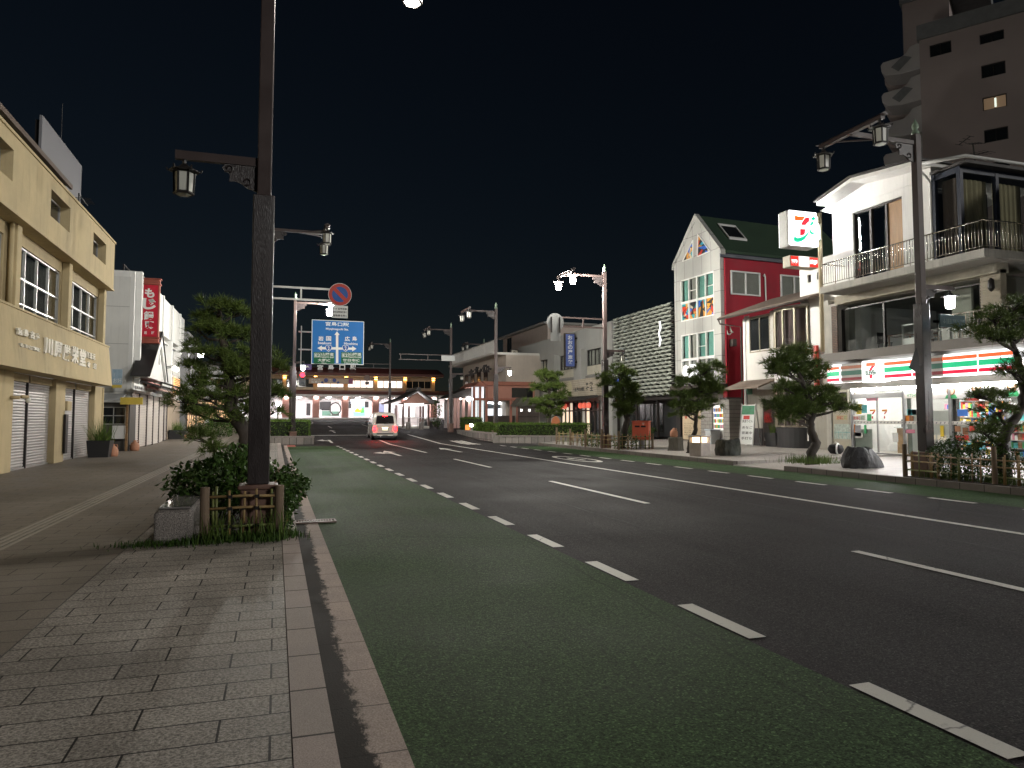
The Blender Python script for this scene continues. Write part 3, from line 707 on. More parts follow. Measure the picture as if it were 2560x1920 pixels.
for x0, x1, city, cx0, cx1, rom, r0, r1 in ((447, 635, '大野IC', 485, 597, 'Ono', 520, 562), (695, 880, '廿日市IC', 712, 860, 'Hatsukaichi', 725, 848)):
    a = rc(FW, 'E', x0, 793, x1, 902); b = MB(); b.box(a[0] - s0, a[1] - s0, -.006, -.001, a[2] - z0, a[3] - z0); o = b.build('expressway_panel', M_SGREEN, t)
    b = MB(); d = x0 - 447
    for q in ((455, 800, 515, 803), (455, 840, 515, 843), (455, 803, 458, 840), (512, 803, 515, 840)):
        a = rc(FW, 'E', q[0] + d, q[1], q[2] + d, q[3]); b.box(a[0] - s0, a[1] - s0, -.009, -.0065, a[2] - z0, a[3] - z0)
    for s, q in (('E2', (463 + d, 808, 506 + d, 836)), ('山陽道', (520 + d, 799, 628 + d, 829)), ('SANYO EXP', (520 + d, 832, 630 + d, 849)), (city, (cx0, 853, cx1, 882)), (rom, (r0, 886, r1, 900))):
        txt(b, FW, 'E', s, *q, off=off, y=-.0095, bold=.018)
    b.build('lettering', M_SWHITE, o)
# no-parking sign
FN = Frame((0, 28.05, 0), 0)
cx, cz = FN.p('E', 685, 275); r = FN.p('E', 790, 275)[0] - cx
t = thing('no_parking_sign', 'round red and blue no-parking sign with a white plate below, hung over the road', 'road sign', (cx, 28.05, cz))
MB().disc((0, 0), r, 0, .03, 40).build('disc', M_SWHITE, t)
MB().disc((0, 0), r * .965, -.004, .003, 40).build('red_ring', M_SRED, t)
MB().disc((0, 0), r * .68, -.008, .003, 40).build('blue_field', M_SBLUE2, t)
q = r * .70 * .7071; w2 = .05
MB().prism([(-q - w2, q - w2), (q - w2, -q - w2), (q + w2, -q + w2), (-q + w2, q + w2)], -.012, -.009).build('slash', M_SRED, t)
a = rc(FN, 'E', 613, 372, 755, 490)
p_ = MB(); p_.box(a[0] - cx, a[1] - cx, .01, .03, a[2] - cz, a[3] - cz); p_ = p_.build('plate', M_SWHITE, t, bevel=.01)
b = MB()
for s, y0, y1 in (('8-17 自家用車', 392, 416), ('乗合自動車を除く', 420, 446), ('貨物車を除く', 452, 478)): txt(b, FN, 'E', s, 622, y0, 747, y1, off=(cx, cz), y=.008, bold=.02)
b.build('lettering', M_BLACK, p_)
# back of a round sign and its plate on the lit right-hand pole
FR_ = Frame((0, 31.85, 0), 0)
cx, cz = FR_.p('F', 997, 572)
t = thing('round_sign', 'round pale sign seen from behind on the lit pole, small plate below', 'road sign', (cx, 31.85, cz))
MB().disc((0, 0), FR_.p('F', 1070, 572)[0] - cx, .0, .02, 36).build('disc', M_SBACK, t)
a = rc(FR_, 'F', 955, 640, 1042, 737); MB().box(a[0] - cx, a[1] - cx, .005, .02, a[2] - cz, a[3] - cz).build('plate', M_SBACK, t, bevel=.008)
for xx in (-.2, .22): MB().box(xx - .02, xx + .02, -.05, -.002, -.5, .25).build('clamp', M_BROWN, t)
# round sign far ahead, on the rail of the small lamp
FR2 = Frame((0, 77.8, 0), 0)
cx, cz = FR2.p('E', 930, 1028); t = thing('round_sign', 'round brown-backed sign in front of the lit station windows', 'road sign', (cx, 77.8, cz))
MB().disc((0, 0), FR2.p('E', 958, 1028)[0] - cx, 0, .03, 28).build('disc', paint('faded_sign_back', (0.16, 0.11, 0.09), .6), t)
a = rc(FR2, 'E', 912, 1060, 948, 1088); MB().box(a[0] - cx, a[1] - cx, 0, .03, a[2] - cz, a[3] - cz).build('plate', M_BROWN, t)
# rectangular board on the far double rail
FR3 = Frame((0, 59.3, 0), 0)
a = rc(FR3, 'E', 1600, 823, 1722, 876); t = tag(MB().box(a[0], a[1], 59.3, 59.36, a[2], a[3]).build('sign_board', M_SBACK, None, bevel=.01), 'grey blank back of a wide sign board on the far double-rail lamp', 'road sign')
# dark triangle and blue-green plate on the near right pole
FT = Frame((0, 13.75, 0), 0)
t = thing('triangle_sign', 'dark triangular sign seen edge-on from behind on the near right pole', 'road sign', (14.6, 13.75, 0))
P = [FT.p('M', 262, 770), (FT.p('M', 330, 815)), (FT.p('M', 325, 700)), (FT.p('M', 308, 636))]
b = MB().prism([(p[0] - 14.6, p[1]) for p in P], 0, .03); b.build('plate', M_DARK, t)
a = rc(FT, 'M', 322, 690, 352, 800); MB().box(a[0] - 14.6, 15.17 - 14.6, .06, .10, (a[2] + a[3]) / 2 - .03, (a[2] + a[3]) / 2 + .03).build('clamp', M_IRON, t)
FB = Frame((0, 13.6, 0), 0); a = rc(FB, 'M', 470, 402, 648, 498)
t = thing('guide_plate', 'small dark teal guide plate below the lit lower lantern', 'guide sign', (a[0], 13.6, a[2])); o_ = (a[0], a[2])
MB().box(0, a[1] - a[0], 0, .05, 0, a[3] - a[2]).build('panel', paint('teal_sign', (0.03, 0.075, 0.095), .4, .1), t, bevel=.01)
b = MB(); txt(b, FB, 'M', '旧', 515, 432, 548, 470, o_, -.003, .01); txt(b, FB, 'M', '↓', 490, 432, 510, 468, o_, -.003, .01); txt(b, FB, 'M', '宮島口桟橋', 555, 436, 640, 458, o_, -.003, .005)
b.build('lettering', paint('dim_lettering', (0.16, .22, .24), .5), t)
for i in range(4): MB().disc((.02 + (a[1] - a[0]) * (i + .1) / 3.6, -.06), .035, .0, .05, 12).build('reflector', M_SWHITE, t); MB().box(-.16, 0, .02, .06, .1, .16).build('clamp', M_IRON, t)
# traffic signal and its pole
FTS = Frame((0, 52, 0), 0)
x, z = FTS.p('E', 347, 1000)
t = thing('traffic_light', 'traffic light showing red on a dark brown post left of the station', 'traffic light', (x - .35, 52, gz(52)))
z -= gz(52)
MB().cyl((-.35, .3, 0), (-.35, .3, z + .6), .17, .15, 14).build('post', M_BROWNLOW, t, smooth=True)
h = MB().box(.12, .56, .05, .28, z - .75, z + .25); h.box(-.22, .12, .12, .2, z - .3, z - .22); h = h.build('signal_housing', M_BLACK, t, bevel=.03)
MB().disc((.35, z), .14, .03, .02, 24).build('red_lens', glow('red_signal', (1.0, 0.0012, 0.006), 40.0), h)
for k, nm in ((1, 'amber_lens'), (2, 'green_lens')):
    MB().disc((.35, z - .30 * k), .11, .03, .02, 24).build(nm, M_BLACK, h)
for k in range(3):
    v = MB(); n = 10
    for i in range(n): 
        t0, t1 = PI * i / n, PI * (i + 1) / n
        v.quad(*[(.35 + .15 * math.cos(t_), yy, z - .3 * k + .15 * math.sin(t_)) for t_, yy in ((t0, .03), (t1, .03), (t1, -.16), (t0, -.16))])
    v.build('visor', M_BLACK, h)

# ------------------------------------------------------------------ the near planter
def bamboo_fence(label, x0, y0, length, deg, z0, posts, n_slat, h=.62, seed=1, group=None, post_h=None):
    """low yotsume-gaki fence; local x along it"""
    rr = random.Random(seed)
    t = thing('bamboo_fence', label, 'bamboo fence', (x0, y0, z0), deg, group)
    ph = post_h or h + .05
    for x in posts:
        MB().cyl((x, 0, -.05), (x + rr.uniform(-.01, .01), 0, ph * rr.uniform(.96, 1.04)), .058, .053, 14).build('post', M_WOODPOST, t, smooth=False)
    for k, z in enumerate((h * .27, h * .62, h * .86)):
        MB().tube([(0, .0, z), (length * .5, .012, z + rr.uniform(-.01, .01)), (length, 0, z + rr.uniform(-.01, .01))], .017, 8).build('rail', M_BAMBOO if k else M_GREENBAMBOO, t, smooth=True)
    tw = MB()
    for i in range(n_slat):
        x = length * (i + .7) / (n_slat + .4) + rr.uniform(-.02, .02); pair = rr.random() < .45
        s = MB()
        for d in ((-.019, .019) if pair else (0,)):
            s.cyl((x + d, -.03 if i % 2 else .03, 0), (x + d + rr.uniform(-.015, .015), -.03 if i % 2 else .03, h * rr.uniform(.95, 1.08)), .016, .015, 8)
        s.build('upright', M_BAMBOO if rr.random() < .65 else M_GREENBAMBOO, t, smooth=True)
        for z in (h * .27, h * .62, h * .86): tw.box(x - .026, x + .026, -.048 if i % 2 else .0, .0 if i % 2 else .048, z - .02, z + .02)
    if n_slat < 10: tw.build('twine', M_TWINE, t)
    return t
def grass(name, label, region, n, seed, h=.16, mat=None, bend=.5):
    rg = np.random.default_rng(seed); pts = np.array([region(rg) for _ in range(n)])
    th = rg.uniform(0, 2 * PI, n); L = h * rg.uniform(.4, 1.4, n); bd = rg.uniform(.1, 1, n) * bend
    d = np.stack([np.cos(th), np.sin(th), np.zeros(n)], 1); s = np.stack([-np.sin(th), np.cos(th), np.zeros(n)], 1) * .006
    mid = pts + d * (L * bd * .35)[:, None] + np.array([0, 0, 1]) * (L * .62)[:, None]; tip = pts + d * (L * bd)[:, None] + np.array([0, 0, 1]) * L[:, None] * (1 - bd[:, None] * .3)
    q = np.concatenate([np.stack([pts - s, pts + s, mid + s * .7], 1).reshape(-1, 3), np.stack([pts - s, mid + s * .7, mid - s * .7], 1).reshape(-1, 3), np.stack([mid - s * .7, mid + s * .7, tip], 1).reshape(-1, 3)])
    o = tri_mesh(name, q, mat or M_GRASS, None); return tag(o, label, 'grass', None, 'stuff')
def shrub(label, base, blobs, n, seed, size=.07, mat=None, group=None, wide=.5, stems=5, sh=.5):
    rg = np.random.default_rng(seed); rr = random.Random(seed); t = thing('shrub', label, 'shrub', base, 0, group)
    cs = np.concatenate([ellipsoid_points(rg, int(n * k), c, r, .3) for c, r, k in blobs])
    cs = cs[cs[:, 2] > .02]
    tri_mesh('foliage', leaves_at(rg, cs, size, .6, wide), mat or M_LEAF, t, 4)
    s = MB()
    for c, r, k in blobs:
        for _ in range(stems):
            a = rr.uniform(0, 2 * PI); q = rr.uniform(.2, .8)
            s.tube([(c[0] * .4 + rr.uniform(-.05, .05), c[1] * .4, 0), (c[0] * .8, c[1] * .8, c[2] * .6), (c[0] + math.cos(a) * r[0] * q, c[1] + math.sin(a) * r[1] * q, c[2] + r[2] * rr.uniform(.1, .7))], [.014, .01, .004], 5)
    s.build('stem', M_BARK, t); return t
structure('planter_soil', slab(-.92, .094, 9.5, 21, .137), M_SOIL)
bamboo_fence('low bamboo lattice fence with two stout posts in front of the nearest lamp base', -.80, 9.58, .86, 0, .14, (0.0, .86), 5, .60, 4, post_h=.66)
bamboo_fence('bamboo side fence along the kerb beside the nearest lamp', .045, 9.86, 3.2, 90, .14, (1.6, 3.2), 9, .58, 6)
def rough_block(name, x0, x1, y0, y1, z0, z1, mat, seed, amp=.02, n=7):
    """hewn stone"""
    import bmesh
    bm = bmesh.new(); bmesh.ops.create_cube(bm, size=1); bmesh.ops.subdivide_edges(bm, edges=bm.edges[:], cuts=n, use_grid_fill=True)
    rr = random.Random(seed)
    for v in bm.verts:
        c = v.co.copy()
        e = 1 - .05 * (abs(c.x) > .49) * (abs(c.z) > .49) - .04 * (abs(c.y) > .49) * (abs(c.z) > .49)
        v.co = Vector((x0 + (c.x * e + .5) * (x1 - x0), y0 + (c.y * e + .5) * (y1 - y0), z0 + (c.z * e + .5) * (z1 - z0))) + Vector([rr.uniform(-amp, amp) for _ in range(3)])
    me = bpy.data.meshes.new(name); bm.to_mesh(me); bm.free(); me.materials.append(mat)
    o = bpy.data.objects.new(name, me); C.objects.link(o); return o
t = thing('stone_bench', 'long granite bench with rough end and polished top beside the bamboo fence', 'stone bench', (-1.35, 9.5, .13))
o = rough_block('bench_body', 0, .42, 0, 2.3, -.05, .40, M_GRANITE, 3, .0035, 9); o.parent = t; o.data.polygons.foreach_set('use_smooth', [True] * len(o.data.polygons))
MB().box(.03, .39, .05, 2.25, .402, .425).build('bench_top', M_POLISH, t, bevel=.012)
grass('grass', 'long grass tufts growing under the near bamboo fence', lambda r: (lambda x: np.array([x, 9.42 + .07 * math.sin(x * 9) + r.normal() * .12 + abs(r.normal()) * .15, .13]))(r.choice([-.85, -.6, -.5, -.2, 0, .1]) + r.normal() * .13), 1300, 5, .11, M_LEAF, .9)
grass('grass', 'a few long arching grass blades growing through the near bamboo fence', lambda r: np.array([r.choice([-.62, -.3, -.05, .1, -.75]) + r.normal() * .05, 9.45 + r.normal() * .09, .13]), 170, 15, .36, None, 1.1)
grass('ground_cover', 'low weeds around the granite bench foot', lambda r: np.array([-1.2 + r.normal() * .28, 9.45 + r.normal() * .1, .13]), 500, 8, .07, M_LEAF, .9)
shrub('dense dark shrub behind the bamboo fence left of the nearest lamp pole', (-.75, 11.6, .14), [((.05, 0, .55), (.55, .9, .45), .6), ((-.32, -.3, .45), (.36, .45, .33), .25), ((.3, .6, .6), (.45, .8, .4), .4)], 4600, 11, .085)
shrub('leafy shrub spilling over the kerb right of the nearest lamp pole', (.05, 10.7, .14), [((.12, 0, .5), (.24, .5, .32), .5), ((.22, .35, .5), (.22, .3, .16), .25), ((.05, -.45, .3), (.14, .28, .32), .4)], 2000, 12, .07)
shrub('slim upright weeds at the right end of the near fence', (.12, 9.9, .13), [((.02, 0, .3), (.10, .12, .34), 1)], 420, 13, .055)
pine_pads = []
def pads_at(Y, base, k, items, ky=.8):
    """crown shelves measured on the photograph: (x, y, half-width, half-height) in an enlargement, standing at depth Y"""
    out = []
    for i, (x, y, hw, hh) in enumerate(items):
        c = on_y(k, x, y, Y); e = on_y(k, x + hw, y + hh, Y)
        rx, rz = abs(e[0] - c[0]), abs(e[1] - c[1])
        out.append((c[0] - base[0], ((i * 37) % 7 - 3) * .09, c[1] - base[2], rx, max(.22, rx * ky), max(.09, rz)))
    return out
def trunk_at(Y, base, k, pts): 
    return [(on_y(k, x, y, Y)[0] - base[0], 0, on_y(k, x, y, Y)[1] - base[2]) for x, y in pts]
B_ = (-.72, 20, .13)
pine('big cloud-pruned pine rising behind the nearest lamp pole', B_, [(0, 0, -.05)] + trunk_at(20, B_, 'N', [(640, 1330), (560, 1200), (500, 1080), (500, 900), (460, 700), (440, 560), (400, 380), (380, 220)]),
     pads_at(20, B_, 'N', [(400, 170, 160, 60), (560, 215, 95, 45), (270, 240, 90, 45), (180, 340, 75, 60), (330, 330, 110, 50), (470, 390, 190, 60), (160, 530, 110, 70), (380, 600, 130, 60), (600, 590, 150, 70), (620, 420, 90, 60), (200, 700, 130, 60), (520, 720, 150, 55), (330, 830, 120, 60), (150, 850, 90, 60), (640, 800, 130, 70), (60, 990, 120, 55), (300, 980, 170, 55), (150, 1100, 120, 45), (560, 950, 130, 65), (330, 1120, 150, 45), (900, 620, 65, 60), (900, 740, 75, 60), (900, 930, 110, 60), (880, 1100, 90, 50), (760, 680, 100, 70), (780, 900, 110, 60), (700, 1060, 100, 50), (170, 1330, 130, 40), (340, 1440, 110, 40), (600, 1120, 100, 50)]), 21, trunk_r=.2, dens=1.9, tuft=10, needle=.21, width=.010)

# hedge bed where the road widens, with its stone wall
def hedge(label, pts, h, z0, seed, n, mat=None, group='clipped hedges', top_wob=.05):
    """clipped hedge: outline pts (x,y) filled with leaf-sized faces over a dark twig core"""
    rg = np.random.default_rng(seed); ox, oy = pts[0]; t = thing('hedge', label, 'hedge', (ox, oy, z0), 0, group)
    P = [(a - ox, b - oy) for a, b in pts]; cx = sum(p[0] for p in P) / len(P); cy = sum(p[1] for p in P) / len(P)
    core = MB().prism([(cx + (a - cx) * .94, cy + (b - cy) * .94) for a, b in P], 0, h * .93, 'z'); core.build('twigs', paint('hedge_core', (.012, .018, .006), .9, .3), t)
    # leaves on the sides and the top
    seg = [(P[i], P[(i + 1) % len(P)]) for i in range(len(P))]; ln_ = np.array([math.dist(a, b) for a, b in seg]); per = ln_.sum()
    xs = [p[0] for p in P]; ys = [p[1] for p in P]
    side = rg.choice(len(seg), int(n * .6), p=ln_ / per); u = rg.uniform(0, 1, len(side))
    A0 = np.array([seg[i][0] for i in side]); A1 = np.array([seg[i][1] for i in side]); q = A0 + (A1 - A0) * u[:, None]; z = rg.uniform(.02, 1, len(side)) * h
    k = 1 - np.abs(rg.normal(0, .03, len(side))); wv = .035 * np.sin(q[:, 0] * 7 + z * 9)
    S_ = np.stack([cx + (q[:, 0] - cx) * k + wv, cy + (q[:, 1] - cy) * k + wv, z], 1)
    T_ = []
    while len(T_) < int(n * .45):
        x, y = rg.uniform(min(xs), max(xs)), rg.uniform(min(ys), max(ys)); ins = False
        for (a, b) in seg:
            if (a[1] > y) != (b[1] > y) and x < (b[0] - a[0]) * (y - a[1]) / (b[1] - a[1]) + a[0]: ins = not ins
        if ins: T_.append((x, y, h + top_wob * math.sin(x * 5 + y * 3) * .5 + rg.normal(0, top_wob * .5)))
    tri_mesh('foliage', leaves_at(rg, np.concatenate([S_, np.array(T_)]), .085, .8, .6), mat or M_HEDGE, t, 4); return t
M_BLOCKWALL = bricks('planter_block_stone', (.25, .23, .21), (.16, .15, .14), (.05, .045, .04), .42, .5, .014, .8, 'xz', .6, .0, 60, .35)
M_BLOCKWALL2 = bricks('planter_block_stone_along', (.25, .22, .20), (.17, .15, .14), (.05, .045, .04), .42, .5, .014, .8, 'yz', .6, .0, 60, .35)
t = thing('stone_planter', 'low stone wall of the hedge bed left of the road', 'planter wall', (-.9, 45.3, .02))
MB().box(0, 3.1, 0, .3, 0, .42).build('wall', M_BLOCKWALL, t); MB().box(-.03, 3.13, -.03, .36, .425, .52).build('coping', M_GRANITE, t, bevel=.01)
MB().box(2.82, 3.1, .303, 7, 0, .42).build('side_wall', M_BLOCKWALL2, t)
hedge('clipped dark hedge above the stone planter left of the road', [(-1.6, 45.8), (2.0, 45.8), (2.05, 52), (-1.6, 52)], 1.0, .46, 31, 6500)
# ------------------------------------------------------------------ left side: beige shop building
M_BEIGE = paint('beige_render', (0.50, 0.405, 0.235), 0.85, 0.14, 0.8, 0.35, 45, stain=0.42)
M_BEIGED = paint('beige_render_dull', (0.43, 0.345, 0.20), 0.85, 0.14, 1.2, 0.3, 45, stain=0.35)
M_SHUT = paint('grey_roller_shutter', (0.44, 0.42, 0.41), 0.45, 0.12, 1.2, 0.05, 40, metal=0.25, stain=0.25)
M_SHUT2 = paint('pale_roller_shutter', (0.60, 0.55, 0.51), 0.45, 0.10, 1.2, 0.05, 40, metal=0.1, stain=0.15)
M_CREAMLET = paint('cream_letter', (0.72, 0.68, 0.58), 0.6, 0.1, 5)
FBo = (-6.5, 31.7, .13); FB_ = Frame(FBo, 90)
t = thing('shop_building', 'beige two-storey shop with raised white lettering and four closed grey shutters', 'shop building', FBo, 90)
uw = [FB_.rect('A', 415, 850, 575, 1220), FB_.rect('A', 785, 1245, 890, 1525), FB_.rect('A', -90, 270, 75, 720)]
uw = [(a, b, 7.42, 8.22) for a, b, c, d in uw]
m = MB().wall(-22, 1.1, 6.72, 8.60, uw, -.10, .35); m.box(-22, 1.06, .352, 7, 6.75, 8.55); m.build('upper_band', M_BEIGE, t)
MB().box(-22, 1.14, -.14, .36, 8.603, 8.68).box(-22, 1.12, -.13, .35, 6.66, 6.717).build('band_trim', M_BEIGE, t)
for a, b, c, d in uw: window(t, a, b, c, d, .18, 2, None, M_ALU, .035, M_DPANE)
m = MB().box(-22, -5.2, .6, 6.5, 8.69, 9.1); m.build('frieze', paint('dull_green_frieze', (.22, .24, .16), .8, .2), t)
m = MB().prism([(.15, 9.11), (.15, 9.24), (3.5, 10.0), (3.5, 9.87)], -22, -4.9, 'x'); m.box(-22, -4.8, .05, .14, 9.05, 9.2); m.build('roof', paint('rusty_roof_edge', (.12, .085, .065), .6, .3), t)
# middle storey
wA = (FB_.p('A', 130, 1355, .35)[0], FB_.p('A', 530, 1640, .35)[0]); wB = (FB_.p('B', 475, 100, .35)[0], FB_.p('B', 692, 550, .35)[0])
wC = (-13.6, FB_.p('A', 35, 1290, .35)[0])
hol = [(wA[0], wA[1], 4.35, 6.30), (wB[0], wB[1], 4.35, 6.30), (wC[0], wC[1], 4.35, 6.3)]
MB().wall(-22, .9, 4.2, 6.715, hol, .35, .6).build('middle_wall', M_BEIGED, t)
for k, (a, b, c, d) in enumerate(hol): window(t, a, b, c, d, .40, 4 if k < 2 else 5, [.18, .55], M_ALU, .055, M_PANE, .07, M_DCURT, seed=k + 4, box=M_DARK)
for k, x in enumerate((wA[0] - .35, (wA[1] + wB[0]) / 2 - .05, wB[1] + .16)):
    MB().box(x - .2, x + .16, .12, .348, 4.345, 6.655).build('pilaster', M_BEIGE, t, bevel=.02)
for x in (wA[0] - .66, (wA[1] + wB[0]) / 2 + .22, wB[1] + .45): MB().cyl((x, .22, 4.36), (x, .22, 6.65), .055, n=10).build('drainpipe', M_BEIGE, t, smooth=True)
# lower band, leaning out at the foot
prof = [(0, 4.34), (-.17, 2.78), (.5, 2.78), (.5, 4.34)]
MB().prism(prof, -22, 1.1, 'x').build('lower_band', M_BEIGE, t)
MB().box(-22, 1.12, -.03, .5, 4.342, 4.40).build('band_trim', M_BEIGE, t)
let = MB()
def band_txt(s, x0, y0, x1, y1, b=.02):
    a = FB_.p('B', x0, y0, -.08); c = FB_.p('B', x1, y1, -.08)
    letters(let, s, a[0], c[0], c[1], a[1], -.13 - .02, b, .06)
for s, q in (('川', (305, 520, 357, 655)), ('原', (372, 545, 425, 678)), ('厳', (438, 568, 486, 700)), ('栄', (500, 580, 545, 716)), ('堂', (556, 602, 598, 735)),
             ('宮', (110, 450, 140, 512)), ('島', (155, 462, 184, 525)), ('名', (198, 475, 226, 537)), ('産', (238, 490, 266, 550)), ('もみじ饅頭', (125, 560, 272, 632)),
             ('製', (606, 625, 622, 675)), ('造', (628, 632, 644, 682)), ('元', (650, 640, 666, 690)), ('本', (612, 695, 632, 745)), ('店', (656, 705, 676, 755))):
    band_txt(s, *q, .035)
let.build('lettering', M_CREAMLET, t)
# ground storey
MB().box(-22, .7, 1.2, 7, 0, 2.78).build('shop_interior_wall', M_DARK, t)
x = lambda px, y=1200: FB_.p('B', px, y, .5)[0]
for a, b in ((-9.6, x(62)), (x(372), x(440)), (x(655), x(703))): MB().box(a, b, .42, .95, 0, 2.779).build('pillar', M_BEIGE if a < -5 else M_BEIGED, t, bevel=.015)
sh = [(x(64), x(208)), (x(216), x(378)), (x(446), x(540)), (x(548), x(653)), (-13.5, -9.65)]
for a, b in sh:
    o = MB().slats(a + .03, b - .03, .05, 2.55, .62, .085, .02).build('roller_shutter', M_SHUT, t)
    MB().box(a + .03, b - .03, .585, .66, .0, .048).build('bottom_bar', M_ALU, o); MB().box(a + .02, b - .02, .55, .7, 2.552, 2.777).build('shutter_box', M_BEIGED, o)
for a in (x(212), x(544)): MB().box(a - .035, a + .035, .57, .7, 0, 2.777).build('guide_rail', M_IRON, t)
m = MB(); m.cyl((x(40), .42, 2.05), (x(40), .2, 2.05), .05, n=10); m.tube([(x(55), .2, 2.08), (x(75), .12, 2.08)], .045, 8); m = m.build('bracket_lamp', M_BEIGED, t, smooth=True)
MB().lathe([(.02, -.0), (.06, -.06), (.07, -.12), (.05, -.17), (.01, -.19)], (x(80), .12, 2.10), 12).build('bulb', M_LAMPOFF, m, smooth=True)
MB().box(x(450), x(480), .38, .5, 1.75, 2.08).build('meter_box', M_BEIGED, t, bevel=.02)
MB().box(x(428), x(446), .33, .40, .28, 1.62).build('black_board', M_BLACK, t)
for px in (712, 726): MB().cyl((x(px), .5, 0), (x(px), .5, 2.77), .05, n=10).build('drainpipe', M_BEIGED, t, smooth=True)
# rooftop billboard and antenna
a = FB_.p('A', 368, 315, 2.2); b = FB_.p('A', 708, 735, 2.2)
t = thing('rooftop_billboard', 'blank grey billboard standing behind the roof of the beige shop', 'billboard', (-6.5, 31.7, .13), 90)
MB().box(a[0], b[0], 2.2, 2.3, 8.7, (a[1] + b[1]) / 2).build('board', paint('grey_billboard', (.20, .20, .215), .7, .06), t)
m = MB()
for q in (.05, .5, .95): m.box(a[0] + (b[0] - a[0]) * q - .05, a[0] + (b[0] - a[0]) * q + .05, 2.302, 2.5, 8.7, (a[1] + b[1]) / 2 - .1)
m.build('frame', M_IRON, t)
p = FB_.p('A', 530, 480, 2.6); q = FB_.p('A', 538, 200, 2.6)
t = thing('antenna_mast', 'thin bare antenna mast above the grey rooftop billboard', 'antenna', (-6.5, 31.7, .13), 90)
MB().cyl((p[0], 2.6, 8.7), (p[0], 2.6, q[1]), .025, .012, 6).build('mast', M_IRON, t)
e = FB_.p('A', 700, 975, 1.0); m = MB(); m.cyl((e[0] - .3, 1.0, e[1] - .15), (e[0] + 1.1, 1.0, e[1] - .2), .02, n=6)
for i in range(5): m.cyl((e[0] + .1 + i * .2, .7, e[1] - .17), (e[0] + .1 + i * .2, 1.35, e[1] - .17), .012, n=5)
m.cyl((e[0] - .3, 1.0, 8.6), (e[0] - .3, 1.0, e[1] - .1), .025, n=6)
o = m.build('tv_antenna', M_IRON); o.location = (-6.5, 31.7, .13); o.rotation_euler = (0, 0, PI / 2); tag(o, 'small comb-shaped television antenna at the end of the beige shop roof', 'antenna')

# ------------------------------------------------------------------ white momiji-cake shop
M_WHWALL = paint('white_wall_panel', (0.66, 0.66, 0.63), 0.75, 0.07, 0.9, 0.15, 50, stain=0.22)
M_PANELLINE = paint('panel_joint', (.35, .35, .34), .8, .1)
M_TAN = paint('tan_render', (.46, .37, .28), .8, .12, stain=.2)
FWo = (-6.5, 38.6, .13); FWh = Frame(FWo, 90)
t = thing('shop_building', 'white two-storey cake shop with a steep white gable and pale shutters', 'shop building', FWo, 90)
MB().box(0, 17.8, .3, 7, 0, 8.45).build('main_wall', M_WHWALL, t)
MB().box(-.02, .0, .302, 7, 8.3, 8.6).box(-.004, .25, .12, .298, 0, 8.6).build('corner_pier', M_WHITE, t)
m = MB()
for z in (2.75, 5.05, 6.85): m.box(-.005, -.002, .31, 7, z - .012, z + .012)
m.build('panel_joint', M_PANELLINE, t)
MB().box(-.03, -.003, .3, 1.6, 0, .35).build('black_plinth', M_BLACK, t)
bays = [(.9, 3.6), (4.6, 7.3), (8.1, 11.2), (12.0, 15.2), (15.9, 17.8)]
for i, (a, b) in enumerate(bays):
    m = MB().box(a, b, -.12, .298, 6.35, 8.55 + .05 * (i % 2)); m.build('parapet_panel', M_WHWALL, t, bevel=.02)
    window(t, a + .15, b - .15, 4.35, 6.0, .16, 4, [.3], M_WHITE, .06, M_DPANE, .1)
    MB().box(a, b, .0, .298, 6.03, 6.12).build('window_hood', M_WHITE, t); MB().box(a, b, .02, .298, 4.2, 4.3).build('window_sill', M_WHITE, t)
for xx in (.45, 4.1, 7.7, 11.6, 15.55): MB().box(xx - .14, xx + .14, -.16, .297, 2.9, 8.66).build('pilaster', M_WHITE, t, bevel=.015)
m = MB(); m.box(.5, 17.5, .7, .76, 8.95, 9.02)
for i in range(9): m.box(.6 + i * 2.1, .66 + i * 2.1, .7, .76, 8.45, 8.949)
m.build('roof_rail', M_IRON, t)
MB().box(.26, 4.4, .1, .299, 3.1, 4.15).build('tan_fascia', M_TAN, t)
xs = [FWh.p('B', q, 1200)[0] for q in (948, 995, 1050, 1095, 1137, 1172, 1193)]
for a, b in zip(xs, xs[1:]):
    o = MB().slats(a + .03, b - .03, .03, 2.7, .05, .085, .02).build('roller_shutter', M_SHUT2, t)
    MB().box(b - .035, b + .025, .0, .12, 0, 2.72).build('guide_rail', M_BROWN, o)
MB().box(xs[-1] + .1, 17.8, .04, .297, 0, 2.8).build('far_wall', M_TAN, t)
MB().box(xs[0] - .1, 17.8, -.02, .296, 2.72, 2.9).build('lintel', M_WHITE, t)
for a, b, n in ((.5, 4.9, .0), (5.2, 8.2, .25), (8.4, 13.6, .0)):
    m = MB().prism([(-1.1, 2.95 + n), (-1.1, 3.0 + n), (.1, 3.42 + n), (.1, 3.34 + n)], a, b, 'x')
    for i in range(int((b - a) / .3)): m.bar((a + .15 + i * .3, -1.1, 3.02 + n), (a + .15 + i * .3, .09, 3.43 + n), .07, .05)
    m.build('tiled_awning', M_TILEROOF, t)
    MB().box(a + .05, b - .05, -1.06, -.98, 2.86 + n, 2.945 + n).build('awning_fascia', paint('pinkish_board', (.45, .30, .26), .7), t)
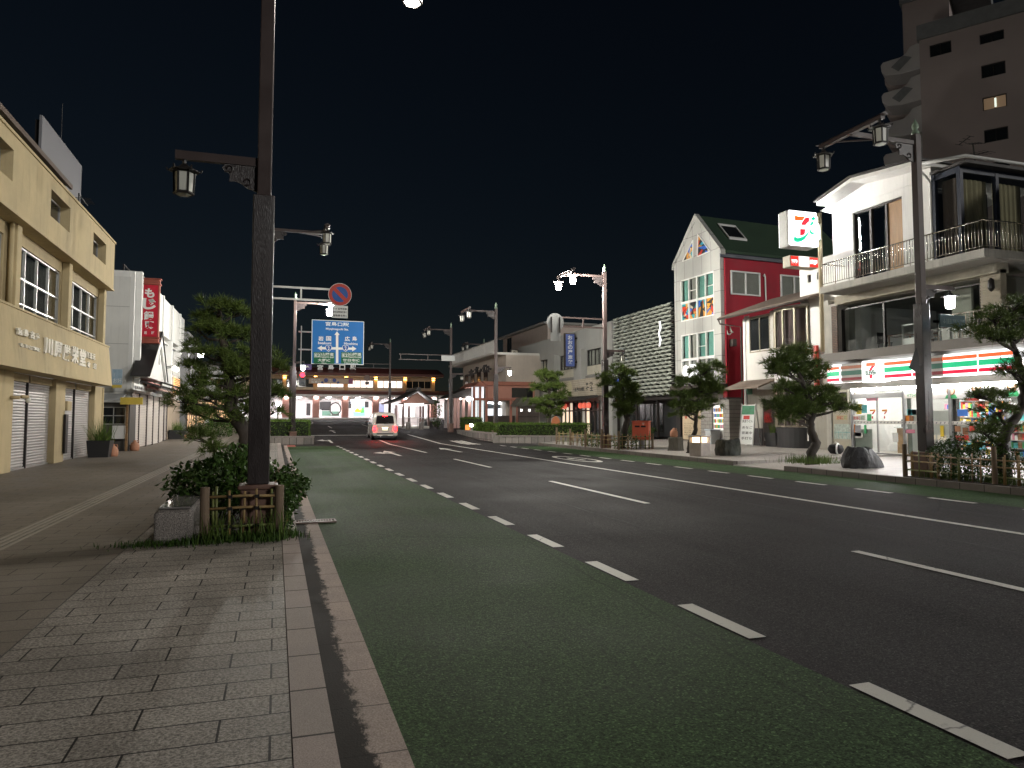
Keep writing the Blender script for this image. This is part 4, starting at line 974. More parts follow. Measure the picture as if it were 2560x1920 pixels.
# steep gable
n = -.75; ap = FWh.p('V', 860, 925, n); l = FWh.p('V', 668, 1480, n); r = FWh.p('V', 945, 1445, n); zb = 3.45
th = .22
MB().prism([(l[0] + th * 1.2, zb), (r[0] - th * 1.2, zb), (ap[0], ap[1] - .55)], n + .12, .0).build('gable_wall', M_WHITE, t)
for sgn, e in ((1, l), (-1, r)):
    P = [(e[0], zb), (e[0] + sgn * th * 1.2, zb), (ap[0], ap[1] - .6), (ap[0], ap[1])]
    MB().prism(P if sgn > 0 else P[::-1], n, n + .10).build('bargeboard', M_WHITE, t)
    P = [(e[0] - sgn * .06, zb), (e[0] - sgn * .002, zb), (ap[0], ap[1] + .005), (ap[0], ap[1] + .16)]
    MB().prism(P if sgn > 0 else P[::-1], n - .05, .05).build('gable_roof', M_BLACK, t)
MB().lathe([(.005, 0), (.06, .08), (.075, .3), (.06, .5), (.005, .6)], (ap[0], n + .09, 4.25), 12).build('gable_emblem', M_WHITE, t, smooth=True)
a = FWh.rect('B', 958, 850, 1058, 918, -.3)
o = MB().box(a[0], a[1], -.3, -.24, a[2], a[3]).build('name_board', M_SWHITE, t)
m = MB(); letters(m, '宮島名産', a[0] + .1, a[0] + (a[1] - a[0]) * .55, a[3] - .28, a[3] - .1, -.304, .01); letters(m, 'もみじ饅頭', a[0] + (a[1] - a[0]) * .35, a[1] - .15, a[2] + .3, a[2] + .48, -.304, .02); letters(m, '岩村もみじ屋', a[0] + .1, a[1] - .2, a[2] + .06, a[2] + .2, -.304, .0)
m.build('lettering', M_BLACK, o)
a = FWh.rect('B', 1068, 842, 1150, 905, -.5); o = MB().box(a[0], a[1], -.5, -.4, a[2], a[3]).build('pink_board', paint('pink_board', (.62, .30, .27), .6), t)
m = MB(); letters(m, '岩村屋', a[0] + .6, a[1] - .3, a[2] + .08, a[3] - .08, -.504, .04); m.build('lettering', M_BLACK, o)
# small lit panel and lamps further along
a = FWh.rect('V', 1045, 1525, 1165, 1640, -.2); o = MB().box(12.2, 15.0, -.25, -.2, 3.1, 4.1).build('lit_screen', glow('amber_screen', (1.0, .48, .18), 1.3), t)
m = MB()
for i in range(9): m.box(12.2, 15.0, -.30, -.26, 3.12 + i * .11, 3.15 + i * .11)
m.build('slat_screen', M_BROWN, o)
for xx in (10.4, 11.4):
    o = MB().cyl((xx, .29, 4.6), (xx, -.45, 4.75), .025, n=6).build('lamp_arm', M_IRON, t)
    MB().lathe([(.02, 0), (.11, -.06), (.13, -.2), (.08, -.28), (.02, -.3)], (xx, -.45, 4.72), 10).build('lamp_globe', glow('small_globe', (1, .95, .85), 12), o, smooth=True)

# red hanging sign
YS_ = 39.55; FS = Frame((0, YS_, 0), 0)
a = FS.rect('V', 550, 92, 803, 1050); X0, X1, Z0, Z1 = a
t = thing('hanging_sign', 'tall red vertical shop sign with white brush lettering on the white shop', 'shop sign', (X0, YS_, Z0))
W2, H2 = X1 - X0, Z1 - Z0
M_REDFRAME = paint('brick_red_frame', (.30, .075, .05), .6, .15)
MB().box(0, W2, .0, .30, 0, H2).build('frame', M_REDFRAME, t, bevel=.02)
MB().box(-.05, W2 + .05, -.06, .36, H2 - .30, H2 - .24).box(-.05, W2 + .05, -.06, .36, .22, .28).box(-.06, W2 + .06, -.05, .36, H2 - .02, H2 + .03).box(-.05, W2 + .05, -.05, .35, -.03, .03).build('moulding', M_REDFRAME, t, bevel=.01)
pn = MB().box(.06, W2 - .06, -.02, -.001, .30, H2 - .32).build('red_panel', paint('crimson_panel', (.50, .012, .035), .5, .08), t)
m = MB()
for s, q in (('も', (608, 240, 748, 385)), ('み', (650, 408, 782, 500)), ('じ', (580, 385, 770, 560)), ('饅', (590, 580, 745, 715)), ('頭', (605, 730, 742, 850)), ('岩', (595, 875, 635, 922)), ('村', (702, 875, 745, 925))):
    b = FS.rect('V', *q); letters(m, s, b[0] - X0, b[1] - X0, b[2] - Z0, b[3] - Z0, -.026, .045 if s not in '岩村' else .02)
m.build('lettering', M_SWHITE, t)
m = MB()
for q in ((475, 242, 545, 380), (470, 820, 545, 955)):
    b = FS.rect('V', *q); m.box(b[0] - X0 - .25, -.03, .05, .25, b[2] - Z0, b[3] - Z0)
m.build('bracket', M_REDFRAME, t)

# gap between the two shops: kiosk, plates, pots, jugs
FG = Frame((0, 37.9, 0), 0)
a = FG.rect('B', 803, 752, 870, 885); t = thing('advert_board', 'small faded blue and yellow notice board in the gap between the two shops', 'notice board', (a[0], 37.9, a[2]))
MB().box(0, a[1] - a[0], 0, .04, .14, a[3] - a[2]).build('blue_sheet', paint('faded_blue_sheet', (.33, .45, .55), .6, .2, 6), t)
MB().box(0, a[1] - a[0], 0, .04, 0, .137).build('yellow_strip', paint('yellow_strip', (.62, .47, .08), .6, .15), t)
m = MB(); letters(m, 'いらっしゃい', .05, a[1] - a[0] - .3, .5, .75, -.003, .0); letters(m, 'お好み', .05, .6, .22, .45, -.003, .0); m.build('lettering', M_SWHITE, t)
t = thing('kiosk', 'narrow weathered kiosk with a yellow awning between the beige and white shops', 'kiosk', (-6.9, 36.3, .13))
MB().box(-.75, .55, .5, 2.0, 0, 2.2).build('cabin', paint('dark_cabin', (.06, .055, .05), .6, .3), t)
for xx in (-.7, .5): MB().box(xx - .045, xx + .045, .1, .2, 0, 2.3).build('post', paint('rusty_post', (.22, .13, .06), .8, .5, 8), t)
MB().prism([(-.1, 2.28), (-.1, 2.34), (1.3, 2.62), (1.3, 2.56)], -.9, .25, 'x').build('awning', paint('grey_awning', (.3, .31, .31), .7), t)
MB().box(.252, 1.15, -.1, .02, 2.1, 2.42).build('yellow_awning', paint('yellow_awning', (.62, .47, .08), .7, .2), t)
o = MB().box(-.1, .42, .2, .495, .55, 1.15).build('white_cabinet', M_WHITE, t, bevel=.02)
window(t, -.6, .4, 1.2, 2.0, .42, 2, [.5], M_ALU, .04, M_DPANE)
def planter_pot(label, x, y, z, s, seed, h=.9, kind='dark square planter'):
    t = thing('plant_pot', label, 'plant pot', (x, y, z), 0, 'plant pots by the shops')
    MB().prism([(-s * .42, -s * .42), (s * .42, -s * .42), (s * .42, s * .42), (-s * .42, s * .42)], 0, .02, 'z').add(
        [(-s * .42, -s * .42, .02), (s * .42, -s * .42, .02), (s * .42, s * .42, .02), (-s * .42, s * .42, .02), (-s * .5, -s * .5, s * .8), (s * .5, -s * .5, s * .8), (s * .5, s * .5, s * .8), (-s * .5, s * .5, s * .8)],
        [(0, 1, 5, 4), (1, 2, 6, 5), (2, 3, 7, 6), (3, 0, 4, 7)]).build('pot', M_BLACK, t)
    MB().box(-s * .46, s * .46, -s * .46, s * .46, s * .68, s * .74).build('potting_soil', M_SOIL, t)
    rg = np.random.default_rng(seed); n = 240
    base = np.stack([rg.normal(0, s * .18, n), rg.normal(0, s * .18, n), np.full(n, s * .7)], 1)
    d = _unit(np.stack([rg.normal(0, .35, n), rg.normal(0, .35, n), np.ones(n)], 1)); L = h * rg.uniform(.3, 1, (n, 1)); sd = _unit(np.cross(d, rg.normal(size=(n, 3)))) * .012
    q = np.stack([base - sd, base + sd, base + d * L], 1).reshape(-1, 3); tri_mesh('blades', q, M_GRASS, t)
    return t
X_, Y_ = on_ground('B', 715, 1380, .13); planter_pot('black square planter with tall thin grass at the right end of the beige shop', X_, Y_, .13, .8, 3, 1.1)
X_, Y_ = on_ground('B', 1265, 1268, .13); planter_pot('dark planter of bushy weeds beyond the white shop shutters', X_, Y_, .13, .9, 4, .9)
def jug(label, x, y, z, s=1.0):
    t = thing('water_jug', label, 'jug', (x, y, z), 0, 'terracotta coloured jugs on the pavement')
    MB().lathe([(.02, 0), (.17, .0), (.2, .08), (.2, .26), (.14, .36), (.07, .41), (.06, .47), (.03, .48)], (0, 0, 0), 14).build('body', paint('terracotta', (.42, .20, .12), .7, .2, 5), t, smooth=True)
    m = MB(); m.tube([(.06, 0, .44), (.14, 0, .46), (.17, 0, .38), (.15, 0, .33)], .015, 6); m.build('handle', MATS['terracotta'], t, smooth=True); t.scale = (s, s, s)
for lab, q in (('terracotta jug beside the kiosk posts', (805, 1375)), ('terracotta jug at the corner of the white shop', (962, 1335)), ('terracotta jug left of the weedy planter beyond the white shop', (1235, 1268)), ('terracotta jug right of the weedy planter beyond the white shop', (1310, 1265))):
    X_, Y_ = on_ground('B', *q, .13); jug(lab, X_, Y_, .13, 1.0)

# ------------------------------------------------------------------ houses beyond, behind the big pine
FH = (-6.4, 58.4, gz(58) + .1)
t = thing('house', 'plain grey flat-roofed house beyond the white shop', 'house', FH, 90)
MB().box(0, 7.5, 0, 7, 0, 7.4).build('main_wall', paint('grey_house_wall', (.30, .30, .30), .8, .1, stain=.3), t); MB().box(-.1, 7.6, -.1, 7.1, 7.402, 7.6).build('parapet', M_CONC, t)
for i in range(3): window(t, .6 + i * 2.4, 2.2 + i * 2.4, 4.2, 5.6, -.07, 2, None, M_ALU, .05, M_DPANE)
window(t, .8, 6.6, .3, 2.4, -.07, 4, [.8], M_BROWN, .07, glow('warm_shopfront', (1.0, .62, .32), .55))
m = MB().prism([(-1.4, 2.8), (-1.4, 2.9), (0, 3.4), (0, 3.3)], -.2, 7.7, 'x'); m.build('awning', M_TILEROOF, t)
o = MB().cyl((1.2, 0, 6.1), (1.2, -.8, 6.2), .03, n=6).build('floodlight_arm', M_IRON, t); MB().lathe([(.03, 0), (.2, -.1), (.24, -.3), (.1, -.4)], (1.2, -.85, 6.2), 10).build('floodlight', glow('floodlight', (1, .97, .92), 60), o, smooth=True)
FH2 = (-6.6, 67.5, gz(67) + .1)
t = thing('house', 'low house with a brown tiled gable roof behind the big pine', 'house', FH2, 90)
MB().box(0, 9, 0, 8, 0, 4.6).build('main_wall', M_TAN, t); m = MB().prism([(-.8, 4.5), (4, 6.6), (8.8, 4.5), (8.8, 4.65), (4, 6.8), (-.8, 4.65)], -.5, 9.5, 'x')
m.build('roof', paint('brown_tile', (.17, .085, .05), .6, .25), t); window(t, 1, 7.5, .4, 2.6, -.07, 5, [.7], M_BROWN, .07, MATS['warm_shopfront'])
FH3 = (-8.0, 84, gz(84))
t = thing('house', 'white house with an overhanging eave at the crossing left of the station', 'house', FH3, 60)
MB().box(-6, 8, 0, 7, 0, 6.4).build('main_wall', M_WHWALL, t); MB().box(-6.6, 8.6, -.9, 7.5, 6.402, 6.62).build('roof', M_TILEROOF, t)
for i in range(3): window(t, -5 + i * 4, -2.6 + i * 4, 3.6, 5, -.07, 2, None, M_ALU, .05, M_DPANE)
window(t, -5, 7, .4, 2.6, -.07, 6, [.75], M_BROWN, .07, MATS['warm_shopfront'])
# small lit path lamp in front of them
x, z = on_y('N', 918, 1050, 55)
t = thing('post_lamp', 'small lit white lamp on a thin post behind the left hedge', 'lamp post', (x, 55, gz(55)))
MB().cyl((0, 0, 0), (0, 0, z - gz(55) - .15), .035, n=8).build('post', M_IRON, t)
MB().lathe([(.03, -.15), (.11, -.1), (.13, .05), (.10, .15), (.02, .18)], (0, 0, z - gz(55)), 10).build('globe', glow('cool_globe', (.95, .98, 1), 25), t, smooth=True)
for k, (xx, yy) in enumerate(((-3.6, 53), (-2.5, 56.5), (-4.6, 56))):
    shrub(('bushy dark shrub at the end of the left pavement', 'tall loose shrub behind the left hedge bed', 'round shrub near the grey house')[k], (xx, yy, gz(yy)), [((0, 0, .9), (1.0, .9, .8), 1)], 1300, 40 + k, .13, M_LEAF, 'shrubs at the end of the left pavement')
# ------------------------------------------------------------------ right side: convenience store under an old restaurant
FSo = (21.5, 26.5, .25); F7 = Frame(FSo, -90)
M_WALL7 = paint('cracked_white_render', (0.80, 0.785, 0.75), 0.8, 0.08, 1.0, 0.3, 40, stain=0.22)
M_CONC7 = paint('stained_slab_edge', (.50, .48, .43), .85, .18, 1.5, .4, 40, stain=.55)
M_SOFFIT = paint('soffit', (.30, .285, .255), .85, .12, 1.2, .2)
M_GREYBAND = paint('grey_fascia_band', (.27, .255, .225), .7, .1, 1)
M_SRIB = paint('ribbed_cream_panel', (.50, .46, .37), .7, .12)
t = thing('store_building', 'three-storey building with a bright convenience store, dark dining room above and cracked white top floor', 'store building', FSo, -90)
XR = 24.0
# ground floor shell
sL = 2.6
MB().box(sL, 3.45, .0, .25, 0, 2.5).build('left_panel', paint('cream_board', (.50, .46, .36), .7, .1, 2), t)
MB().box(sL - .28, sL - .02, -.05, 6, 0, 6.2).build('left_pier', M_CONC7, t)
MB().box(sL, XR, .0, .5, 2.52, 2.80).build('fascia_beam', M_GREYBAND, t)
MB().box(sL, XR, -.5, .5, 3.62, 3.95).build('cornice', paint('brown_grey_cornice', (.20, .18, .16), .6, .15), t)
MB().box(sL, XR, .02, .5, 2.803, 3.617).build('sign_backing', M_WHITE, t)
# striped light boxes
M_W7 = glow('signbox_white', (1, 1, 1), 1.5); M_O7 = glow('signbox_orange', (.88, .10, .02), 1.0); M_G7 = glow('signbox_green', (.0, .40, .17), 1.0); M_R7 = glow('signbox_red', (.60, .0, .035), 1.0)
D7 = [paint('unlit_sign_white', (.45, .44, .42), .5), paint('unlit_sign_orange', (.40, .12, .05), .5), paint('unlit_sign_green', (.02, .13, .09), .5), paint('unlit_sign_red', (.26, .02, .03), .5)]
edges = [F7.p('I', q, 250, -.35)[0] for q in (695, 793, 966, 1132, 1350, 1436, 1582, 1857, 2155)]
Y7 = -.35; zb, zt = F7.p('I', 1590, 372, Y7)[1], F7.p('I', 1590, 203, Y7)[1]; hh = zt - zb
for i, (a, b) in enumerate(zip(edges, edges[1:])):
    lit = i not in (1, 5); front = i == 2
    y = Y7 - (.06 if front else 0) + (.05 if not lit else 0)
    o = MB().box(a + .015, b - .015, y, .015, zb - (.05 if front else 0), zt + (.04 if front else 0)).build('sign_box', glow('numeral_box_white', (1, 1, 1), 1.02) if front else M_W7 if lit else D7[0], t, bevel=.05)
    if not front:
        for k, (q0, q1) in enumerate(((.72, .88), (.38, .62), (.10, .26))):
            MB().box(a + .02, b - .02, y - .004, y + .002, zb + hh * q0, zb + hh * q1).build('stripe', (M_O7, M_G7, M_R7)[k] if lit else D7[1 + k], o)
    else:
        P = [F7.p('I', *p, Y7) for p in ((1010, 270), (1078, 264), (1078, 288), (1010, 296))]
        MB().prism([P[3], P[2], P[1], P[0]], y - .004, y + .001).build('numeral_top', M_O7, o)
        P = [F7.p('I', *p, Y7) for p in ((1078, 289), (1060, 310), (1052, 326), (1032, 328), (1038, 312), (1052, 291))]; MB().prism(P[::-1], y - .004, y + .001).build('numeral_stem', M_R7, o)
        P = [F7.p('I', *p, Y7) for p in ((1034, 360), (1058, 358), (1056, 386), (1036, 388))]; MB().prism(P[::-1], y - .004, y + .001).build('numeral_foot', M_R7, o)
        m = MB(); txt(m, F7, 'I', 'ELEVEn', 1004, 329, 1086, 357, (0, 0), y - .006, .05, n=Y7); m.build('lettering', glow('sign_lettering_green', (.0, .09, .05), .5), o)
# shop front: frames and glass
M_MULL = paint('shopfront_aluminium', (.33, .33, .33), .4, .08, metal=.5)
s_in = F7.p('I', 890, 960)[0]; s_d1 = F7.p('I', 1290, 960)[0]; s_p1 = F7.p('I', 1450, 800)[0]; s_p2 = F7.p('I', 1640, 800)[0]; s_p3 = F7.p('M', 918, 1000)[0]
m = MB()
for a in (s_in, s_d1, s_p2, s_p3, 13.0, 15.8, 18.6): m.box(a - .045, a + .045, .03, .14, .02, 2.515)
m.box(s_in, XR, .05, .12, 0, .07); m.box(s_in, s_d1, .03, .2, 2.13, 2.30); m.box(s_d1, XR, .05, .12, 2.44, 2.516)
m.build('shopfront_frame', M_MULL, t)
MB().box(s_in + .05, XR, .085, .092, .075, 2.51).build('shopfront_glass', M_PANE, t)
MB().box(s_in + .046, XR, .0, .026, 2.43, 2.51).build('soffit_tube', glow('soffit_tube', (1, .985, .97), 120), t)
MB().box((s_in + s_d1) / 2 - .02, (s_in + s_d1) / 2 + .02, .06, .12, .075, 2.125).build('door_meeting_stile', M_MULL, t)
MB().box(s_p2 - .01, s_p2 + .16, .145, .3, .0, 2.51).build('dark_pillar', M_IRON, t)
# interior
M_IWALL = paint('shop_wall', (.50, .49, .47), .6, .03); M_IFLOOR = paint('shop_floor', (.42, .41, .38), .25, .05)
MB().box(sL, XR, .30, 9, -.02, .01).build('shop_floor', M_IFLOOR, t)
m = MB(); m.quad((sL, 9, 0), (XR, 9, 0), (XR, 9, 2.7), (sL, 9, 2.7)); m.quad((sL + .9, .3, 0), (sL + .9, 9, 0), (sL + .9, 9, 2.7), (sL + .9, .3, 2.7)); m.quad((XR, 9, 0), (XR, .3, 0), (XR, .3, 2.7), (XR, 9, 2.7)); m.build('shop_wall', M_IWALL, t)
MB().box(sL, XR, .3, 9, 2.65, 2.7).build('shop_ceiling', M_IWALL, t)
for yy in (.45, 2.2, 3.8, 5.6):
    m = MB()
    for i in range(7): m.box(3.9 + i * 2.6, 3.9 + i * 2.6 + 2.3, yy, yy + .14, 2.60, 2.645)
    m.build('ceiling_light', M_TUBE if yy > 1 else glow('front_tube', (1.0, .98, .96), 80), t)
# counter with register, shelves and goods
MB().box(s_in + 1.05, s_d1 + .2, 1.2, 1.8, 0.01, .98).build('counter', paint('counter_wood', (.40, .25, .13), .45, .06, 2), t)
MB().box(s_in + 1.0, s_d1 + .25, 1.1, 1.9, .985, 1.03).build('counter_top', M_WHITE, t)
m = MB()
for k in range(2): m.box(s_in + 1.2 + k * .8, s_in + 1.55 + k * .8, 1.25, 1.5, 1.035, 1.32)
m.build('cash_register', paint('register_grey', (.18, .18, .19), .4), t)
GOODS = [paint('goods_' + n, c, .4, .1) for n, c in (('red', (.6, .05, .04)), ('green', (.05, .38, .14)), ('blue', (.05, .18, .6)), ('yellow', (.75, .55, .05)), ('orange', (.75, .25, .04)), ('white', (.8, .8, .78)), ('pink', (.7, .25, .35)), ('brown', (.25, .12, .06)), ('teal', (.08, .4, .42)), ('grey', (.3, .3, .32)))]
rr = random.Random(77)
def shelf_unit(x0, x1, y, z_top, rows, dens=.11):
    sh_ = MB(); sh_.box(x0, x1, y + .35, y + .38, .02, z_top)
    for k in range(rows + 1): sh_.box(x0, x1, y, y + .345, .15 + k * (z_top - .2) / rows - .02, .15 + k * (z_top - .2) / rows)
    o = sh_.build('shelf_unit', M_IWALL, t); per = {}
    for k in range(rows):
        x = x0 + .03; z = .15 + k * (z_top - .2) / rows
        while x < x1 - .1:
            w_ = rr.uniform(.06, .16); h_ = (z_top - .2) / rows * rr.uniform(.5, .85); mi = rr.randrange(len(GOODS))
            per.setdefault(mi, MB()).box(x, min(x + w_ - .012, x1 - .01), y + .03, y + .3, z + .002, z + h_); x += w_
    for mi, mb in per.items(): mb.build('goods_row', GOODS[mi], o)
shelf_unit(s_in + .5, s_d1 + .6, 4.2, 2.1, 6); shelf_unit(s_d1 + .75, s_d1 + 2.2, 3.0, 1.9, 6); shelf_unit(s_p2 + .5, s_p2 + 2.6, .9, 1.25, 4); shelf_unit(s_p3 + .1, s_p3 + 3.2, .9, 1.2, 4); shelf_unit(s_p2 + .5, 22, 4.5, 2.0, 6)
# posters and stickers on the glass
def poster(name, k, x0, y0, x1, y1, mat, y=.07, n=.07):
    a = F7.rect(k, x0, y0, x1, y1, n); return MB().box(a[0], a[1], y, y + .008, a[2], a[3]).build(name, mat, t), a
M_PAPER = paint('poster_paper', (.72, .70, .66), .6, .06, 6)
o, a = poster('map_poster', 'T', 165, 780, 432, 1030, paint('map_poster', (.52, .60, .54), .6, .35, 9), -.012, -.01)
m = MB()
for i in range(4): m.box(a[0] + .02 + i * (a[1] - a[0]) / 4.2, a[0] + .03 + i * (a[1] - a[0]) / 4.2, -.016, -.0125, a[2] + .02, a[2] + (a[3] - a[2]) * (.4 + .15 * (i % 2)))
m.box(a[0], a[1], -.0165, -.0126, a[2] + .26, a[2] + .275); m.build('map_line', GOODS[8], o)
o, a = poster('tobacco_sign', 'T', 190, 640, 380, 715, paint('tobacco_board', (.55, .46, .28), .6), -.012, -.01)
m = MB(); txt(m, F7, 'T', 'たばこ', 215, 650, 315, 705, (0, 0), -.016, .03, n=-.01); m.build('lettering', GOODS[0], o); m = MB(); txt(m, F7, 'T', '酒', 330, 652, 372, 702, (0, 0), -.016, .03, n=-.01); m.build('lettering', GOODS[1], o)
MB().box(sL + .05, 3.4, -.02, -.002, 1.72, 2.40).build('transom_pane', M_DPANE, t)
o, a = poster('tobacco_sticker', 'T', 462, 640, 678, 720, M_PAPER)
m = MB(); txt(m, F7, 'T', 'たばこ', 485, 655, 590, 710, (0, 0), .066, .03, n=.07); m.build('lettering', GOODS[0], o); m = MB(); txt(m, F7, 'T', '酒', 604, 652, 655, 710, (0, 0), .066, .03, n=.07); m.build('lettering', GOODS[1], o)
for (cx, w_) in ((790, 45), (985, 42)):
    m = MB(); P = [F7.p('T', *p, .07) for p in ((cx - w_, 548), (cx + w_, 545), (cx + w_, 572), (cx - w_, 576))]; m.prism(P[::-1], .066, .069)
    o = m.build('door_numeral', GOODS[4], t); m = MB(); P = [F7.p('T', *p, .07) for p in ((cx + w_, 574), (cx + 8, 622), (cx - 12, 622), (cx + 16, 576))]; m.prism(P[::-1], .066, .069); m.box(F7.p('T', cx - 12, 640, .07)[0], F7.p('T', cx + 8, 640, .07)[0], .066, .069, F7.p('T', cx, 692, .07)[1], F7.p('T', cx, 655, .07)[1]); m.build('numeral_stem', GOODS[0], o)
st = MB()
a = F7.p('T', 150, 762, .07); b = F7.p('T', 1640, 745, .07)
zc = (a[1] + b[1]) / 2
o = MB().box(s_in + .06, 9.0, .062, .068, zc - .055, zc + .055).build('safety_strip', M_PAPER, t)
for i in range(34): st.add([(s_in + .1 + i * .16, .059, zc - .03), (s_in + .15 + i * .16, .059, zc - .03), (s_in + .18 + i * .16, .059, zc + .03), (s_in + .13 + i * .16, .059, zc + .03)], [(0, 1, 2, 3)])
st.build('strip_mark', GOODS[9], o)
o, a = poster('banner', 'T', 1285, 180, 1640, 355, paint('pale_banner', (.66, .62, .57), .6, .05), .05, .05)
m = MB(); txt(m, F7, 'T', '7なにがあるが', 1340, 208, 1622, 262, (0, 0), .046, .03, n=.05); m.build('lettering', GOODS[0], o); m = MB(); txt(m, F7, 'T', 'セブンイレブン', 1350, 285, 1612, 338, (0, 0), .046, .03, n=.05); m.build('lettering', GOODS[1], o)
for q, mi in (((1350, 540, 1420, 625), 8), ((1430, 545, 1500, 628), 9), ((1523, 498, 1595, 622), 7), ((1320, 645, 1385, 730), 4), ((1388, 650, 1455, 732), 7), ((1322, 868, 1478, 930), 6), ((1530, 650, 1590, 705), 9), ((500, 800, 605, 985), 9), ((525, 460, 610, 620), 3), ((612, 470, 700, 600), 8), ((485, 790, 508, 915), 4), ((650, 795, 692, 935), 1), ((700, 620, 770, 730), 1), ((1115, 925, 1205, 1075), 5), ((690, 355, 880, 400), 6)):
    poster('poster', 'T', *q, GOODS[mi])
o, a = poster('door_sheet', 'T', 505, 920, 628, 1008, M_PAPER)
MB().box(s_in + .05, s_in + .95, .1, .104, .08, .95).build('frosted_film', paint('grey_film', (.30, .33, .30), .5), t)
MB().box(s_d1 + .1, s_d1 + .28, .10, .12, .07, 2.43).build('grey_film', paint('grey_film', (.30, .33, .30), .5), t)
MB().box(s_d1 + .29, s_p2 - .05, .10, .112, .07, 1.62).build('white_film', M_WHITE, t)
# two window friezes with faces of staff
o = MB().box(s_p1, XR, .06, .075, 2.02, 2.42).build('window_frieze', paint('frieze_paper', (.60, .57, .55), .6, .08, 8), t)
for cx, cy in ((545, 935), (722, 915), (968, 905)):
    p = F7.p('M', cx, cy, .06)
    MB().disc((p[0], p[1] + .03), .17, .052, .006, 20).build('printed_hair', GOODS[7], o); MB().disc((p[0], p[1] - .0), .115, .046, .005, 20).build('printed_face', paint('printed_skin', (.68, .45, .33), .6), o)
    MB().prism([(p[0] - .24, 2.03), (p[0] + .24, 2.03), (p[0] + .16, p[1] - .12), (p[0] - .16, p[1] - .12)], .056, .06).build('printed_uniform', GOODS[1], o)
for q, mi in (((572, 1175, 612, 1215), 7), ((625, 1185, 665, 1235), 7), ((672, 1172, 715, 1215), 0), ((578, 1240, 622, 1275), 0), ((622, 1238, 668, 1275), 0), ((590, 1060, 662, 1108), 2), ((640, 975, 740, 1000), 0), ((470, 1172, 497, 1250), 3), ((318, 1172, 345, 1280), 8), ((318, 1040, 345, 1096), 7), ((248, 1062, 305, 1098), 8)): poster('poster', 'M', *q, GOODS[mi])
MB().box(s_p2 + .2, s_p3 - .05, .10, .104, .65, 1.25).build('white_film', M_WHITE, t)
# second floor: dining room behind big panes
z2a, z2b = 3.97, 5.75
y2 = .12
wl, wr = F7.p('H', 550, 1400, y2)[0], F7.p('H', 1690, 1000, y2)[0]
MB().box(sL - .02, wl - .05, -.05, .5, 3.953, 6.0).build('pier', M_CONC7, t)
m = MB(); n = int((wl - sL - .4) / .09)
MB().wall(wl - .36, wl - .06, 3.953, 5.9, [], -.09, -.052).build('tile_strip', bricks('brown_small_tile', (.16, .10, .07), (.12, .08, .06), (.05, .04, .035), .2, .07, .008, .5, 'xz'), t)
m = MB()
for xx in (wl, wl + (wr - wl) * .345, wl + (wr - wl) * .66, wr): m.box(xx - .035, xx + .035, y2, y2 + .1, z2a, z2b)
m.box(wl, wr, y2, y2 + .1, z2a, z2a + .05); m.box(wl, wr, y2, y2 + .1, z2b - .05, z2b); m.build('window_frame', M_IRON, t)
MB().box(wl, wr, y2 + .05, y2 + .056, z2a, z2b).build('window_pane', M_PANE, t)
m = MB(); m.box(wl - .1, wr + .1, 6, 6.05, 3.97, 6); m.box(wl - .3, wl - .25, .2, 6, 3.97, 6); m.box(wr + .2, wr + .25, .2, 6, 3.97, 6); m.build('dining_room_wall', paint('dining_wall', (.34, .33, .29), .8, .1), t)
MB().box(wl - .3, wr + .3, .2, 6, 3.955, 3.968).build('dining_room_floor', paint('dining_floor', (.13, .10, .08), .4), t); MB().box(wl - .3, wr + .3, .23, 6.05, 5.9, 5.95).build('dining_room_ceiling', paint('dining_ceiling', (.36, .35, .31), .8), t)
for k, (a, b) in enumerate(((wl + .6, 1.6), (wl + 2.0, 2.6), (wl + 3.3, 1.8), (wl + 1.1, 3.6))):
    m = MB().box(a, a + .9, b, b + .7, 4.62, 4.66); m.box(a + .1, a + .16, b + .1, b + .16, 3.97, 4.62).box(a + .74, a + .8, b + .5, b + .56, 3.97, 4.62); m.build('dining_table', GOODS[7], t)
    for d in (-.45, 1.0):
        m = MB().box(a + d, a + d + .4, b + .1, b + .5, 4.38, 4.42).box(a + d + (.36 if d > 0 else 0), a + d + (.4 if d > 0 else .04), b + .1, b + .5, 4.42, 4.85)
        for px_, py_ in ((.02, .12), (.34, .12), (.02, .44), (.34, .44)): m.box(a + d + px_, a + d + px_ + .04, b + py_, b + py_ + .04, 3.97, 4.38)
        m.build('dining_chair', M_IRON, t)
for q in ((865, 1190), (910, 1180), (985, 1210)):
    p = F7.p('H', *q, 1.4); o = MB().lathe([(.02, .12), (.05, .1), (.11, -.05), (.12, -.09)], (p[0], 1.4, p[1]), 10).build('pendant_lamp', paint('dim_orange_shade', (.62, .30, .16), .6), t, smooth=True); MB().cyl((p[0], 1.4, p[1] + .12), (p[0], 1.4, 5.9), .008, n=5).build('pendant_cord', M_IRON, o)
a = F7.rect('H', 1040, 1435, 1190, 1600, .5); m = MB().box(a[0], a[1], .5, .55, a[2], a[2] + .3)
for xx in (a[0], a[1] - .05): m.box(xx, xx + .05, .5, .56, a[2] + .301, a[3])
m.box(a[0] + .051, a[1] - .051, .5, .55, a[3] - .05, a[3]); m.build('lattice_screen', M_WHITE, t)
for i in range(3):
    xx = F7.p('H', 1375 + i * 68, 1520, .7)[0]; o = MB().box(xx, xx + .4, .7, .74, 3.97, 4.5).build('menu_card', M_PAPER, t)
for xx in (wl + (wr - wl) * .70,): MB().box(xx, xx + .75, 1.0, 1.1, 3.97, 5.85).build('folding_partition', paint('pale_partition', (.42, .42, .36), .7), t)
